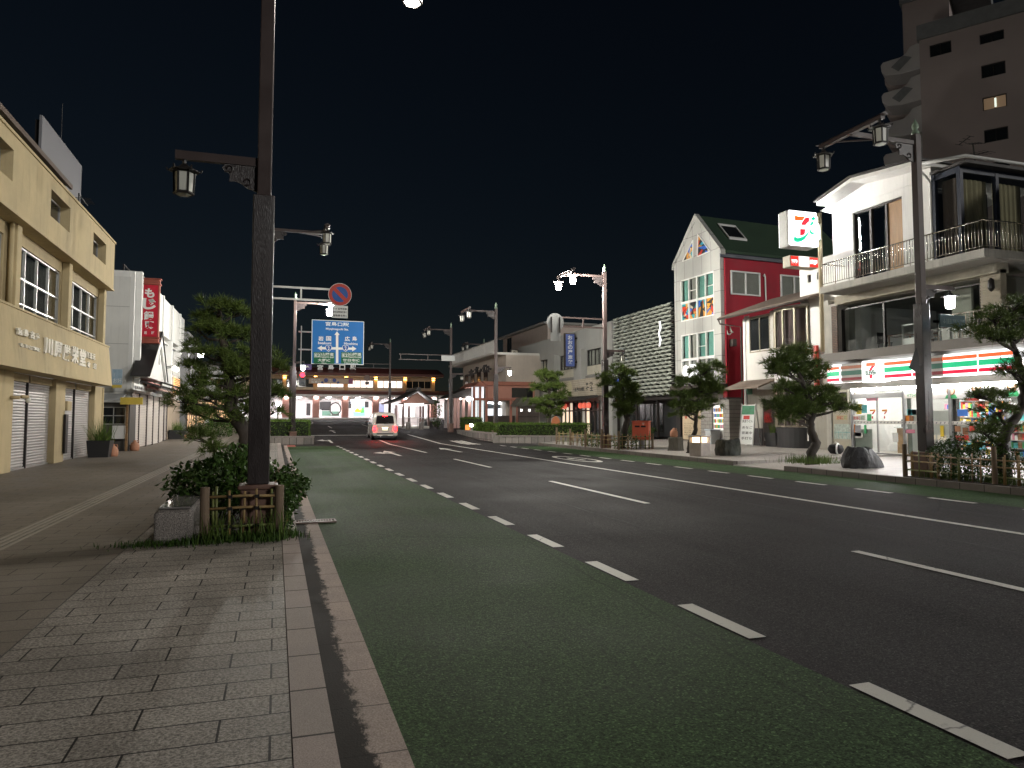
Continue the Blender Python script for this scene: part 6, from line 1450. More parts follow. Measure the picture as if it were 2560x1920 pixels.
# menu board wall and vending niche
FM = Frame((22.75, 38.9, .27), -86)
a = FM.rect('G', 556, 1262, 755, 1470); t = thing('menu_board', 'wide cream wall board covered in small menu writing with red crabs', 'menu board', (22.75, 38.9, .27), -86)
MB().box(a[0], a[1], -.06, .02, .1, a[3]).build('board', paint('cream_menu', (.50, .40, .27), .7, .08, 3), t)
m = MB()
rg = random.Random(8)
for col in range(2):
    for r_ in range(11):
        x = a[0] + .15 + col * (a[1] - a[0]) * .52; z = .35 + r_ * .13
        if z < a[3] - .9: letters(m, rg.choice(['かきフライ定食', 'あなごめし', '牡蠣うどん', '焼がき', 'ビール']), x, x + rg.uniform(.6, 1.1), z, z + .075, -.064, .0)
letters(m, '食', a[0] + 1.0, a[0] + 1.25, a[3] - .75, a[3] - .5, -.064, .02); m.build('lettering', M_DARKWOOD, t)
m = MB()
for k in range(3):
    cx, cz_ = a[0] + .35 + k * 1.0, a[3] - .62; m.disc((cx, cz_), .09, -.066, .004, 12)
    for j in (-1, 1):
        m.bar((cx + .08 * j, -.064, cz_ + .03), (cx + .17 * j, -.064, cz_ + .11), .03, .004); m.disc((cx + .18 * j, cz_ + .12), .035, -.066, .004, 8)
m.disc((a[0] + 1.9, a[3] - .15), .12, -.066, .004, 14); m.build('crab_print', paint('crab_red', (.42, .07, .04), .6), t)
X_, Y_ = on_ground('G', 848, 1498, .26)
t = thing('vending_machine', 'lit vending case of colourful packets set in a grey block surround', 'vending machine', (22.35, 33.6, .26), -88)
MB().box(-1.0, -.02, -.1, .8, 0, 2.35).box(.98, 1.5, -.1, .8, 0, 2.35).box(-.019, .979, -.1, .8, 2.1, 2.35).build('block_surround', bricks('grey_block', (.30, .28, .26), (.24, .23, .21), (.10, .1, .09), .4, .2, .01, .85, 'xz'), t)
m = MB()
for i in range(9): m.prism([(-1.0 + i * .28, 2.352), (-.76 + i * .28, 2.352), (-.80 + i * .28, 2.44), (-.96 + i * .28, 2.44)], -.2, .85)
m.build('ridge_tile', M_TILEROOF, t)
MB().box(0, .96, .0, .7, .05, 2.08).build('cabinet', M_SWHITE, t, bevel=.01); MB().box(.05, .91, -.012, -.001, .75, 2.0).build('lit_window', glow('vending_light', (1, .93, .88), .75), t)
for r_ in range(4):
    per = {}
    for i in range(8): per.setdefault(rg.randrange(len(GOODS)), MB()).box(.08 + i * .102, .16 + i * .102, -.03, -.014, .82 + r_ * .29, 1.02 + r_ * .29)
    for k, mb in per.items(): mb.build('packet_row', GOODS[k], t)
MB().box(.05, .91, -.014, -.002, .3, .62).build('dispensing_flap', M_PAPER, t)

# ------------------------------------------------------------------ building behind the wave screen
FVo = (23.5, 50.0, .35); FV = Frame(FVo, -90)
M_WAVE = paint('pale_green_louvre', (.36, .38, .335), .55, .08, 1.5, .05)
t = thing('screen_building', 'dark building wrapped in a tall screen of pale wavy louvres', 'building', FVo, -90)
MB().box(1.9, 10.6, .9, 9, 0, 8.4).build('dark_wall', paint('charcoal_wall', (.022, .023, .025), .7, .2), t)
MB().box(1.9, 10.6, .0, .9, 2.45, 2.62).build('underside', M_IRON, t)
m = MB(); rows = 24; n = 60
for r_ in range(rows):
    zc = 2.75 + r_ * (8.62 - 2.75) / rows; vs = []; fs = []
    for i in range(n + 1):
        x = 2.4 + (10.5 - 2.4) * i / n; wv = .05 * math.sin(x * 2 * PI / .8 + (r_ % 2) * PI)
        for (y_, z_) in ((.05, .03 + wv), (-.14, .0 + wv), (-.22, .05 + wv * .8), (-.18, .12 + wv * .5), (.02, .165 + wv * .3)): vs.append((x, y_, zc + z_))
    for i in range(n): fs += [(i * 5 + j, (i + 1) * 5 + j, (i + 1) * 5 + j + 1, i * 5 + j + 1) for j in range(4)]
    m.add(vs, fs)
m.build('wave_screen', M_WAVE, t, smooth=True)
m = MB()
for x in (2.3, 5.2, 8.05, 10.55): m.box(x - .07, x + .07, .15, .3, 0, 8.5)
m.build('steel_post', M_IRON, t)
P = [FV.p('G', *p, -.3) for p in ((408, 738), (418, 738), (424, 780), (412, 815), (424, 850), (416, 892), (408, 892), (414, 852), (404, 815), (413, 780))]
MB().prism(ccw(P), -.32, -.30).build('white_emblem', glow('emblem_white', (1, 1, 1), .9), t)
a = FV.rect('G', 140, 1097, 222, 1120, -.3); o = MB().box(a[0], a[1], -.4, -.3, a[2], a[3]).build('blue_lightbox', glow('blue_lightbox', (.05, .12, .9), 1.0), t)
window(t, 2.6, 7.6, .3, 2.3, .85, 6, None, M_IRON, .05, M_DPANE)

# ------------------------------------------------------------------ grey inn
FIo = (23.5, 58.0, gz(55)); FI = Frame(FIo, -90)
M_INN = paint('grey_inn_render', (.36, .36, .34), .85, .08, .7, .3, 35, stain=.25)
t = thing('inn', 'grey two-storey inn with slanted fins beside its windows and a shopfront below', 'inn', FIo, -90)
wins = [FI.rect('F', 1262, 790, 1392, 1000), FI.rect('F', 1030, 850, 1078, 1030), FI.rect('F', 1100, 845, 1155, 1030), FI.rect('F', 832, 880, 930, 1000), FI.rect('F', 700, 908, 745, 1085)]
wins = [(a, b, c, d) for a, b, c, d in wins]
wins = [(wins[0][0], wins[0][1], 4.75, 6.75), (wins[1][0], wins[2][1], 4.75, 6.75), (wins[3][0], wins[3][1], 4.75, 6.75), (wins[4][0], wins[4][1], 4.4, 6.75)]
MB().wall(-12, 9.75, 0, 8.55, wins, 0, .3).build('front_wall', M_INN, t); MB().box(-12, 9.7, .31, 9, 0, 8.5).build('main_mass', M_INN, t) if False else None
m = MB(); m.box(9.45, 9.75, .301, 9, 0, 8.55).box(-12, 9.449, 8.4, 9, 0, 8.5).box(-12, 9.449, .301, 8.39, 8.3, 8.45).box(-12, -11.7, .301, 8.39, 0, 8.29); m.build('side_wall', M_INN, t)
for k, (a, b, c, d) in enumerate(wins):
    window(t, a, b, c, d, .12, 4 if b - a > 1.6 else 2, [.38], M_IRON, .06, M_PANE, .08, M_CURT if k != 2 else None, seed=k, box=M_DARK)
    MB().prism([(a - .55, c - .1), (a - .05, c - .3), (a - .05, d + .1), (a - .30, d + .15)], -.42, -.003).build('fin', M_INN, t); MB().box(a, b, -.08, -.002, c - .22, c - .05).build('sill', M_CONC, t)
    MB().box(a + .05, b - .05, .06, .1, c + .04, c + .72).build('lower_screen', paint('cream_screen', (.50, .47, .38), .7), t)
a, b, c, d = wins[2]; MB().box(a + .4, b - .3, .9, .92, c + 1.0, d - .1).build('lit_blind', glow('lit_blind', (1, .95, .82), .8), t)
m = MB()
for x in (-8.2, -3.6, .9, 5.2): m.box(x - .01, x + .01, -.006, -.002, 4.6, 8.5)
m.build('wall_joint', M_PANELLINE, t)
a = FI.rect('F', 545, 700, 930, 790, 3); MB().box(a[0], a[1], 3, 8, 8.5, a[3] - .3).build('penthouse', paint('penthouse_render', (.40, .34, .30), .8, .1), t); MB().box(a[0] - .7, a[1] + .3, 2.5, 8.5, a[3] - .298, a[3] - .08).build('penthouse_roof', M_CONC, t)
window(t, a[0] + 1.8, a[0] + 3.4, 8.9, a[3] - .4, 2.95, 2, None, M_IRON, .05, M_DPANE)
# fascia and shopfront
fa = FI.rect('F', 1060, 1060, 1396, 1200, -.4)
o = MB().box(-.2, 8.05, -.45, -.003, 3.08, 4.45).build('fascia_board', bricks('pale_timber_board', (.48, .42, .33), (.44, .39, .31), (.28, .24, .19), 3.0, .16, .01, .7, 'xz', .3), t)
m = MB()
for q, s in (((1262, 1095, 1282, 1120), 'ゆ'), ((1290, 1092, 1322, 1118), 'う'), ((1262, 1128, 1290, 1162), '佐'), ((1295, 1125, 1325, 1165), '士'), ((1155, 1138, 1250, 1168), '宮島対岸のお食事処')): txt(m, FI, 'F', s, *q, (0, 0), -.456, .05, n=-.45)
m.build('lettering', M_BLACK, o); p = FI.p('F', 1120, 1138, -.45); MB().disc((p[0], p[1]), .5, -.46, .008, 20).build('round_emblem', paint('emblem_beige', (.5, .46, .3), .7, .3, 12), o)
m = MB().prism([(-1.5, 2.72), (-1.5, 2.82), (-.45, 3.07), (-.45, 2.97)], -.4, 8.3, 'x')
for i in range(29): m.bar((-.3 + i * .3, -1.5, 2.84), (-.3 + i * .3, -.46, 3.09), .08, .05)
m.build('tiled_eave', M_TILEROOF, t)
M_SHOPLIT = glow('warm_shop_interior', (1.0, .80, .60), .75)
m = MB(); 
for i in range(10): m.box(.0 + i * .85, .09 + i * .85, -.12, -.01, 0, 2.7)
m.box(0, 8, -.1, -.02, 1.9, 2.0); m.build('timber_frame', M_DARKWOOD, t)
for i, mt in enumerate((M_SHOPLIT, M_SHOPLIT, M_SHOPLIT, M_DPANE, M_DPANE, M_PAPER, M_SHOPLIT, M_DPANE, M_DPANE)): MB().box(.1 + i * .85, .84 + i * .85, -.02, -.004, .1, 2.6).build('shop_pane', mt, t)
for i in range(3): MB().box(.15 + i * .85, .8 + i * .85, -.09, -.025, .15, .55 + .2 * (i % 2)).build('goods_display', GOODS[7], t)
MB().box(.2, 2.8, -.5, -.47, 2.25, 2.65).build('shop_curtain', paint('maroon_cloth', (.22, .03, .04), .9), t)
for s_ in (1.4, 2.3, 5.5, 6.3, 7.1):
    MB().lathe([(.08, 0), (.16, -.06), (.19, -.22), (.16, -.38), (.08, -.44)], (s_, -.7, 2.55), 12).build('paper_lantern', glow('red_paper_lantern', (.9, .16, .10), .55), t, smooth=True)
# hanging inn signs
for lab, Yp_, q, lets, frm, pan, let_m in (('tall blue vertical inn sign in a dark frame on the grey inn', 54.6, (1085, 672, 1165, 957), 'おおの屋旅館', M_DARKWOOD, paint('inn_sign_blue', (.10, .15, .42), .5, .06), M_SWHITE), ('tall cream vertical inn sign with dark writing at the far end of the grey inn', 69.0, (617, 812, 673, 1018), 'おおの屋　', M_DARKWOOD, paint('inn_sign_cream', (.62, .58, .48), .5, .06), M_DARKWOOD)):
    F_ = Frame((0, Yp_, 0), 0); a = F_.rect('F', *q); w_, h_ = a[1] - a[0], a[3] - a[2]
    s_ = thing('inn_sign', lab, 'inn sign', (a[0], Yp_, a[2])); MB().box(-.05, w_ + .05, .02, .3, -.06, h_ + .06).build('frame', frm, s_); MB().box(.03, w_ - .03, -.01, .018, .03, h_ - .03).build('panel', pan, s_)
    m = MB(); column(m, lets.strip('　'), w_ / 2, w_ * .5, h_ * (.06 if '旅' in lets else .25), h_ * .96, -.015, .03); m.build('lettering', let_m, s_)
    MB().box(w_ + .05, 23.6 - a[0], .1, .2, h_ * .12, h_ * .17).box(w_ + .05, 23.6 - a[0], .1, .2, h_ * .85, h_ * .9).build('bracket', M_IRON, s_)

# ------------------------------------------------------------------ pale corner house with rooftop railing
FCo = (20.2, 80.0, gz(75)); FC = Frame(FCo, -90)
t = thing('corner_house', 'pale two-storey house with broad flat eave and white rooftop railing', 'house', FCo, -90)
c0, c1 = FC.p('F', 200, 1000)[0], FC.p('F', 490, 1000)[0]; zr = FC.p('F', 300, 920)[1]
MB().box(c0, c1 + 3, 0, 8, 0, zr - .1).build('main_wall', paint('pale_tan_render', (.50, .44, .38), .8, .1, 1, .2, stain=.2), t); MB().box(c0 - 2.2, c1 + 3, -1.2, 8.5, zr - .098, zr + .12).build('eave', M_SIDING, t)
for i in range(4): window(t, c0 + 1 + i * 2.6, c0 + 2.4 + i * 2.6, zr - 2.6, zr - 1.1, -.06, 2, [.5], M_IRON, .06, M_DPANE)
m = MB(); x = c0 - 2
while x < c1 + 3: m.box(x - .03, x + .03, -1.0, -.96, zr + .121, zr + 1.25); x += .28
m.box(c0 - 2, c1 + 3, -1.02, -.94, zr + 1.251, zr + 1.33); m.build('roof_railing', M_SIDING, t)
m = MB()
for s, q in (('木', (243, 985, 290, 1035)), ('か', (296, 960, 335, 1015)), ('→', (335, 975, 362, 1005)), ('世', (365, 945, 405, 1000)), ('ト', (410, 950, 440, 1000))): txt(m, FC, 'F', s, *q, (0, 0), -1.5, .08, .08, n=-1.5)
m.build('cutout_lettering', M_BLACK, t)

# ------------------------------------------------------------------ pink-brown waiting room, covered way, gate
M_ROSE = paint('rose_brown_panel', (.42, .20, .15), .7, .1, 1.5, .1)
M_ROSED = paint('rose_brown_trim', (.33, .13, .09), .7, .1)
FKo = (0, 62.0, gz(62) + .1); FK = Frame(FKo, 0)
k = lambda x, y=700: FK.p('O', x, y)
x0 = k(585)[0]; x1 = k(1640)[0]; xg = k(808)[0]
zt_, zm, zl = k(0, 425)[1], k(0, 650)[1], k(0, 690)[1]
t = thing('waiting_room', 'low rose-brown waiting room with dark glazing and a lit glass corner', 'waiting room', FKo)
MB().wall(xg, x1, zm, zt_, [(k(1240)[0], k(1612)[0], zm + .06, k(0, 462)[1])], 0, .3).build('upper_panel', M_ROSE, t)
MB().box(k(1240)[0], k(1612)[0], .1, .12, zm, k(0, 462)[1]).build('dark_glazing', M_DPANE, t)
MB().box(x0, x1, -.08, .32, zl, zm - .003).build('lintel', M_ROSED, t); MB().prism([(xg - .1, zt_ + .003), (x1, zt_ + .003), (x1, zt_ + .35), (xg - .5, zt_ + .35)], -.2, 6).build('roof', M_ROSED, t)
P = [(x0 - .1, k(585, 460)[1]), (xg, zt_ - .1), (k(690, 370)[0], k(690, 370)[1])]; MB().prism(ccw(P), -.25, 5).build('corner_gable', M_ROSED, t)
m = MB()
for x_ in (k(590)[0], k(695)[0], k(805)[0]): m.box(x_ - .09, x_ + .09, -.06, .12, 0, zl - .003).box(x_ - .09, x_ + .09, -.06, .12, zm, zt_ - .15)
m.build('corner_post', M_ROSED, t)
M_COOL = glow('cool_interior', (.92, .96, 1.0), .85)
MB().box(x0, k(690)[0], .8, .82, 0, zl).box(k(700)[0], k(800)[0], .8, .82, 0, zl).box(x0, k(800)[0], .8, .82, zm, zt_ - .1).build('lit_interior', M_COOL, t)
MB().box(x0, k(805)[0], .1, .11, 0, zl).build('corner_pane', M_PANE, t)
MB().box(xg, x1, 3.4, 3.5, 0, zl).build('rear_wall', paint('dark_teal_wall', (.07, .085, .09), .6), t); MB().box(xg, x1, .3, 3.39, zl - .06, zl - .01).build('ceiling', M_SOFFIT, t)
m = MB()
for q in ((880, 730), (985, 740), (1105, 730), (1060, 860)): p = FK.p('O', *q, 3.3); m.box(p[0] - .5, p[0] + .5, 3.25, 3.35, p[1] - .12, p[1] + .02)
m.build('tube_light', glow('waiting_room_tube', (.95, .98, 1), 6), t)
for i, x_ in enumerate((890, 1000, 1075)):
    p = FK.p('O', x_, 905, 3.2); MB().box(p[0] - .45, p[0] + .45, 3.15, 3.3, p[1] - .35, p[1] + .35).build('lit_poster', M_COOL, t)
MB().box(k(860)[0], k(1330)[0], .6, 1.2, 0, k(0, 960)[1]).build('counter', M_DARKWOOD, t)
m = MB()
for x_ in (1228, 1345): m.box(k(x_)[0] - .1, k(x_)[0] + .1, .0, .2, 0, zl - .003)
m.build('post', M_ROSED, t)
t = thing('covered_way', 'dark tiled covered way with rose posts and bright globe lamps beside the waiting room', 'covered walkway', (0, 66.0, gz(66) + .1)); FK2 = Frame((0, 66, gz(66) + .1), 0); k2 = lambda x, y: FK2.p('O', x, y)
P = [k2(110, 655), k2(585, 640), k2(585, 440), k2(500, 470), k2(350, 540), k2(190, 605)]; MB().prism(ccw(P), -.3, 3.5).build('tiled_roof', M_TILEROOF, t)
m = MB()
for x_ in (170, 275, 330, 420, 520): m.box(k2(x_, 0)[0] - .13, k2(x_, 0)[0] + .13, .2, .45, 0, k2(x_, 655)[1])
m.build('rose_post', paint('rose_post', (.42, .25, .22), .5, .1), t)
for x_, y_ in ((475, 675), (570, 662)): p = k2(x_, y_); MB().lathe([(.03, .22), (.2, .14), (.24, 0), (.18, -.16), (.04, -.2)], (p[0], -.4, p[1]), 12).build('globe_lamp', glow('covered_way_globe', (1, .98, .95), 22), t, smooth=True)
MB().box(k2(200, 0)[0], k2(560, 0)[0], 3.0, 3.1, 0, k2(0, 665)[1]).build('pale_screen', paint('pale_screen', (.5, .45, .44), .6), t)
t = thing('lattice_gate', 'small roofed lattice gate right of the rose-brown waiting room', 'gate', (0, 60.0, gz(60) + .1)); FK3 = Frame((0, 60, gz(60) + .1), 0); k3 = lambda x, y: FK3.p('O', x, y)
a, b = k3(1350, 800), k3(1700, 800); m = MB(); n = 18
for i in range(n + 1): m.box(a[0] + (b[0] - a[0]) * i / n - .03, a[0] + (b[0] - a[0]) * i / n + .03, 0, .06, 0, a[1])
for z in (.5, 1.2): m.box(a[0], b[0], .061, .1, z, z + .06)
m.build('lattice', M_DARKWOOD, t); MB().prism([(a[0] - .5, a[1]), (b[0] + .3, a[1]), (b[0] - .1, a[1] + .75), (a[0] + .1, a[1] + .75)], -.6, .8).build('roof', paint('moss_tile', (.10, .10, .08), .8, .3), t)
m = MB()
for q in (1480, 1625): p = k3(q, 860); m.lathe([(.02, .1), (.09, .05), (.09, -.1), (.03, -.15)], (p[0], 1.2, p[1]), 8)
m.build('lamp_globe', glow('gate_globe', (1, .95, .9), 14), t, smooth=True)

# ------------------------------------------------------------------ railway station
FTo = (0, 100.0, 1.46); FT_ = Frame(FTo, 0)
s = lambda x, y, n=0: FT_.p('K', x, y, n)
M_MAROON = paint('maroon_metal_roof', (.115, .032, .022), .5, .15, 1)
M_STPIL = paint('pink_brown_pillar', (.40, .205, .17), .6, .1, 1)
M_STWALL = paint('station_cream_wall', (.55, .45, .33), .7, .06)
t = thing('station', 'long two-storey railway station with maroon roofs, warm lit upper windows and bright open concourse', 'station', FTo)
xa, xb = -16, 34
zA, zB, zC, zD = s(900, 815)[1], s(900, 758)[1], s(900, 555)[1], s(900, 495)[1]
xe = FT_.p('E', 1600, 990)[0]
MB().prism([(-1.8, zA), (-1.8, zB - .12), (0, zB + .1), (3, zB + .1), (3, zA)], xa, xb, 'x').build('lower_roof', M_MAROON, t)
MB().prism([(-1.6, zC), (-1.6, zD - .25), (2.5, zD + .7), (5, zD + .7), (5, zC)], xa, xe, 'x').build('upper_roof', M_MAROON, t)
MB().box(xa, xe - .1, -1.5, 3, zC - .06, zC - .003).build('upper_soffit', paint('cream_soffit', (.62, .5, .34), .7), t)
MB().box(xa, xb, -1.75, 9.5, zA - .22, zA - .004).build('lower_soffit', paint('white_soffit', (.72, .68, .66), .6), t)
MB().box(xa, xe - 1, .6, .8, zB + .1, zC - .06).build('upper_wall', M_STWALL, t); MB().box(xa, xe - 1, -.05, .59, zB + .1, zB + .42).build('upper_sill', M_STWALL, t)
M_WARMW = glow('warm_window', (1.0, .84, .74), 1.6)
cols = [s(487, 700)[0], s(912, 700)[0], s(1322, 700)[0], s(1727, 700)[0], s(2117, 700)[0], s(62, 700)[0], s(-360, 700)[0]]
cols = sorted(cols)
for a, b in zip(cols, cols[1:]):
    dark = a > cols[-2] - .1; left = a < 2
    n = 4; f = MB(); z0_ = zB + .5 if not left else zB + .5
    f.box(a + .25, b - .25, .40, .5, z0_ - .05, z0_).box(a + .25, b - .25, .40, .5, zC - .55, zC - .48)
    for i in range(n + 1): f.box(a + .28 + (b - a - .56) * i / n - .03, a + .28 + (b - a - .56) * i / n + .03, .40, .5, z0_, zC - .55)
    o = f.build('upper_window', M_IRON if not dark else M_STWALL, t); MB().box(a + .3, b - .3, .51, .53, z0_, zC - .55).build('pane', M_DPANE if dark or left else M_WARMW, o)
M_UPL = glow('uplight', (1.0, .52, .14), 34)
for c_ in cols:
    MB().box(c_ - .23, c_ + .23, -.1, .38, zB + .1, zC - .06).build('upper_column', paint('ochre_column', (.55, .36, .18), .7), t)
    o = MB().box(c_ - .25, c_ + .25, -.32, -.11, zC - .35, zC - .16).build('column_lamp', M_IRON, t)
    MB().box(c_ - .2, c_ + .2, -.30, -.13, zC - .375, zC - .353).build('down_lens', M_UPL, o); MB().box(c_ - .2, c_ + .2, -.30, -.13, zC - .157, zC - .14).build('up_lens', M_UPL, o)
# concourse
pil = sorted([s(497, 900)[0], s(900, 900)[0], s(1320, 900)[0], s(1720, 900)[0], s(2120, 900)[0], s(80, 900)[0], s(-330, 900)[0]])
for p_ in pil + [pil[-1] + 3.9, pil[-1] + 7.8]:
    MB().box(p_ - .43, p_ + .43, -.4, .5, 0, zA - .23).build('pillar', M_STPIL, t); MB().box(p_ - .2, p_ + .2, -.62, -.403, zA - .5, zA - .34).build('pillar_lamp', M_TUBE, t)
for a, b in zip(pil, pil[1:] + [pil[-1] + 3.9]):
    a += .44; b -= .44; n = 14; top = zA - .23; P = [(a, top)]
    P += [(a + (b - a) * i / n, top - .62 + .55 * math.sin(PI * i / n)) for i in range(n + 1)] + [(b, top)]
    MB().prism(P[::-1], .0, .2).build('arch', M_WHITE, t)
MB().box(xa, xb, 9.4, 9.6, 0, zA).build('concourse_wall', paint('concourse_wall', (.62, .6, .6), .6, .05), t)
MB().box(xa, xb, -2.2, 9.4, -.1, .02).build('concourse_floor', paint('concourse_floor', (.5, .48, .47), .25, .1), t)
m = MB()
for i in range(13):
    for yy in (1.0, 4.5): m.box(xa + 1 + i * 3.9, xa + 3.6 + i * 3.9, yy, yy + .3, zA - .29, zA - .23)
m.build('concourse_light', glow('concourse_tube', (1.0, .96, .97), 110), t)
MB().box(xa, xb, -2.55, -2.2, -.1, .22).build('low_kerb', M_WHITE, t)
for q, mt in (((550, 905, 705, 1030), M_DARK), ((320, 930, 345, 1110), M_WHITE), ((580, 1035, 705, 1105), paint('green_gate', (.08, .17, .13), .5)), ((712, 1040, 820, 1105), MATS['green_gate']), ((950, 905, 985, 1000), M_DARK), ((1175, 905, 1225, 990), M_DARK), ((1350, 935, 1440, 1060), paint('blue_grey_board', (.12, .14, .22), .5)), ((545, 1010, 575, 1110), M_WHITE), ((365, 930, 420, 1100), M_DARK), ((1585, 1000, 1640, 1110), M_DARK), ((975, 875, 1165, 940), glow('departure_board', (.85, .9, 1), .8))):
    a = FT_.rect('K', *q, 3.0); MB().box(a[0], a[1], 3.0, 3.15, max(.03, a[2]), a[3]).build('concourse_panel', mt, t)
p = s(765, 1005, 2.9); MB().tube([(p[0] + .75 * math.cos(PI * i / 12 * 2), 2.85, p[1] + .85 * math.sin(PI * i / 12 * 2)) for i in range(13)], .09, 6).build('round_gateway', M_IRON, t)
a = FT_.rect('K', 1015, 970, 1172, 1108, 1.5); o = MB().box(a[0], a[1], 1.5, 1.6, a[2], a[3]).build('colour_poster', glow('poster_sky', (.25, .62, .85), .8), t)
w_ = a[1] - a[0]; h_ = a[3] - a[2]
MB().prism([(a[0] + w_ * .08, a[2] + h_ * .42), (a[0] + w_ * .9, a[2] + h_ * .38), (a[0] + w_ * .95, a[2] + h_ * .7), (a[0] + w_ * .7, a[2] + h_ * .82), (a[0] + w_ * .55, a[2] + h_ * .6), (a[0] + w_ * .4, a[2] + h_ * .85), (a[0] + w_ * .15, a[2] + h_ * .62)], 1.494, 1.498).build('poster_shape', glow('poster_orange', (.95, .55, .05), .9), o)
MB().prism([(a[0] + w_ * .62, a[2] + h_ * .3), (a[0] + w_ * .95, a[2] + h_ * .35), (a[0] + w_ * .9, a[2] + h_ * .95), (a[0] + w_ * .7, a[2] + h_ * .8)], 1.49, 1.4935).build('poster_shape', glow('poster_green', (.12, .5, .12), .7), o)
# banner on the upper wall
a = FT_.rect('K', 400, 577, 1008, 665, -.6); w_ = a[1] - a[0]; h_ = a[3] - a[2]
o = MB().box(a[0], a[1], -.62, -.55, a[2], a[3]).build('banner', paint('banner_cloth', (.55, .42, .32), .7, .08), t)
m = MB()
for cx, cy, r_ in ((.385, .6, .36), (.575, .62, .34), (.30, .2, .22), (.66, .25, .22)): m.disc((a[0] + w_ * cx, a[2] + h_ * cy), h_ * r_, -.632, .006, 18)
m.build('banner_flower', paint('banner_blue', (.10, .13, .35), .6, .3, 9), o); MB().box(a[1] - w_ * .1, a[1], -.631, -.622, a[2], a[3]).build('banner_end', paint('banner_purple', (.30, .10, .20), .6), o)
m = MB(); letters(m, 'ようこそ', a[0] + .3, a[0] + w_ * .25, a[2] + h_ * .55, a[2] + h_ * .85, -.634, .03); letters(m, '宮島口', a[0] + .3, a[0] + w_ * .27, a[2] + h_ * .12, a[2] + h_ * .45, -.634, .03); letters(m, '祭', a[0] + w_ * .46, a[0] + w_ * .51, a[2] + h_ * .2, a[2] + h_ * .85, -.634, .03); m.build('lettering', M_SWHITE, o)
# roof letters
let_ = MB(); fr = MB()
for ch, x0_, x1_ in (('宮', 515, 595), ('島', 667, 745), ('口', 822, 900), ('駅', 970, 1048)):
    a = FT_.rect('K', x0_, 398, x1_, 470, .2); letters(let_, ch, a[0], a[1], a[2], a[3], .15, .02, .06); fr.box(a[0] + .1, a[0] + .16, .25, .3, zD - .2, a[3]); fr.box(a[1] - .16, a[1] - .1, .25, .3, zD - .2, a[3])
let_.build('roof_lettering', glow('roof_letter', (.75, .72, .66), .30, (.6, .6, .56)), t); fr.build('letter_frame', M_IRON, t)
a = FT_.rect('K', 305, 388, 438, 465, .2); o = MB().box(a[0], a[1], .2, .3, a[2], a[3]).build('railway_emblem_panel', glow('emblem_panel', (.09, .055, .16), .5, (.1, .06, .16)), t)
m = MB(); letters(m, 'JR', a[0] + .35, a[1] - .3, a[2] + .22, a[3] - .2, .19, .07); m.build('railway_emblem', MATS['roof_letter'], o)
# ------------------------------------------------------------------ bus shelter
FBs = Frame((0, 68.0, gz(68) + .12), 0); k = lambda x, y, n=0: FBs.p('K', x, y, n)
t = thing('bus_shelter', 'bright roofed bus shelter with dark tiled gable roof in front of the station', 'bus shelter', (0, 68, gz(68) + .12))
ap, le, re = k(1895, 765), k(1510, 935), k(2185, 930)
for sgn, e in ((-1, le), (1, re)):
    mid = (ap[0] + (e[0] - ap[0]) * .45, ap[1] + (e[1] - ap[1]) * .58)
    P = [e, (e[0], e[1] + .12), (mid[0], mid[1] + .16), (ap[0], ap[1] + .16), (ap[0], ap[1]), (mid[0], mid[1])]
    MB().prism(ccw(P), -.8, 5.2).build('roof', M_TILEROOF, t)
MB().box(ap[0] - .16, ap[0] + .16, -.95, 5.3, ap[1] + .1, ap[1] + .36).build('ridge', M_TILEROOF, t)
MB().prism(ccw([(ap[0], ap[1] - .12), k(1660, 925), k(2060, 925)]), -.25, -.1).build('gable_board', paint('rose_timber', (.36, .19, .15), .6), t)
M_SHT = paint('shelter_timber', (.12, .075, .065), .6)
for x_, y_ in ((1710, 0), (1790, 0), (1985, 0), (2060, 0), (1710, 4.1), (2060, 4.1)): MB().box(k(x_, 0)[0] - .09, k(x_, 0)[0] + .09, y_ - .1, y_ + .1, 0, k(0, 935)[1]).build('timber_post', M_SHT, t)
m = MB()
m.box(k(1650, 0)[0], k(2100, 0)[0], -.12, .12, k(0, 934)[1] + .01, k(0, 915)[1]); m.build('tie_beam', M_SHT, t)
MB().box(k(1720, 0)[0], k(1985, 0)[0], -.3, -.26, k(0, 955)[1], k(0, 925)[1]).build('lit_fascia', glow('shelter_fascia', (1, .97, .96), 4.5), t)
m = MB()
for yy in (.6, 2, 3.4): m.box(k(1740, 0)[0], k(1975, 0)[0], yy, yy + .25, k(0, 945)[1], k(0, 940)[1])
m.build('ceiling_light', glow('shelter_tube', (1, .96, .96), 45), t)
MB().box(k(1725, 0)[0], k(2040, 0)[0], 4.1, 4.15, .1, k(0, 940)[1]).build('rear_screen', paint('rear_screen', (.55, .50, .50), .5), t)
for i in range(3): MB().box(k(1745 + i * 90, 0)[0], k(1800 + i * 90, 0)[0], 4.0, 4.09, .9, 2.0).build('timetable', M_PAPER, t)
MB().box(k(1715, 0)[0], k(2060, 0)[0], -.4, 4.6, -.1, .12).build('platform', M_SIDING, t)
m = MB()
for x_ in (1720, 1800, 1900, 1985): m.cyl((k(x_, 0)[0], -.5, 0), (k(x_, 0)[0], -.5, .95), .03, n=8)
m.bar((k(1720, 0)[0], -.5, .92), (k(1985, 0)[0], -.5, .92), .05); m.bar((k(1720, 0)[0], -.5, .5), (k(1985, 0)[0], -.5, .5), .04); m.build('hand_rail', M_STEEL, t)
MB().box(k(2070, 0)[0], k(2190, 0)[0], .5, 1.0, .4, .48).box(k(2080, 0)[0], k(2100, 0)[0], .5, 1.0, 0, .399).box(k(2160, 0)[0], k(2180, 0)[0], .5, 1.0, 0, .399).build('bench', M_DARKWOOD, t)
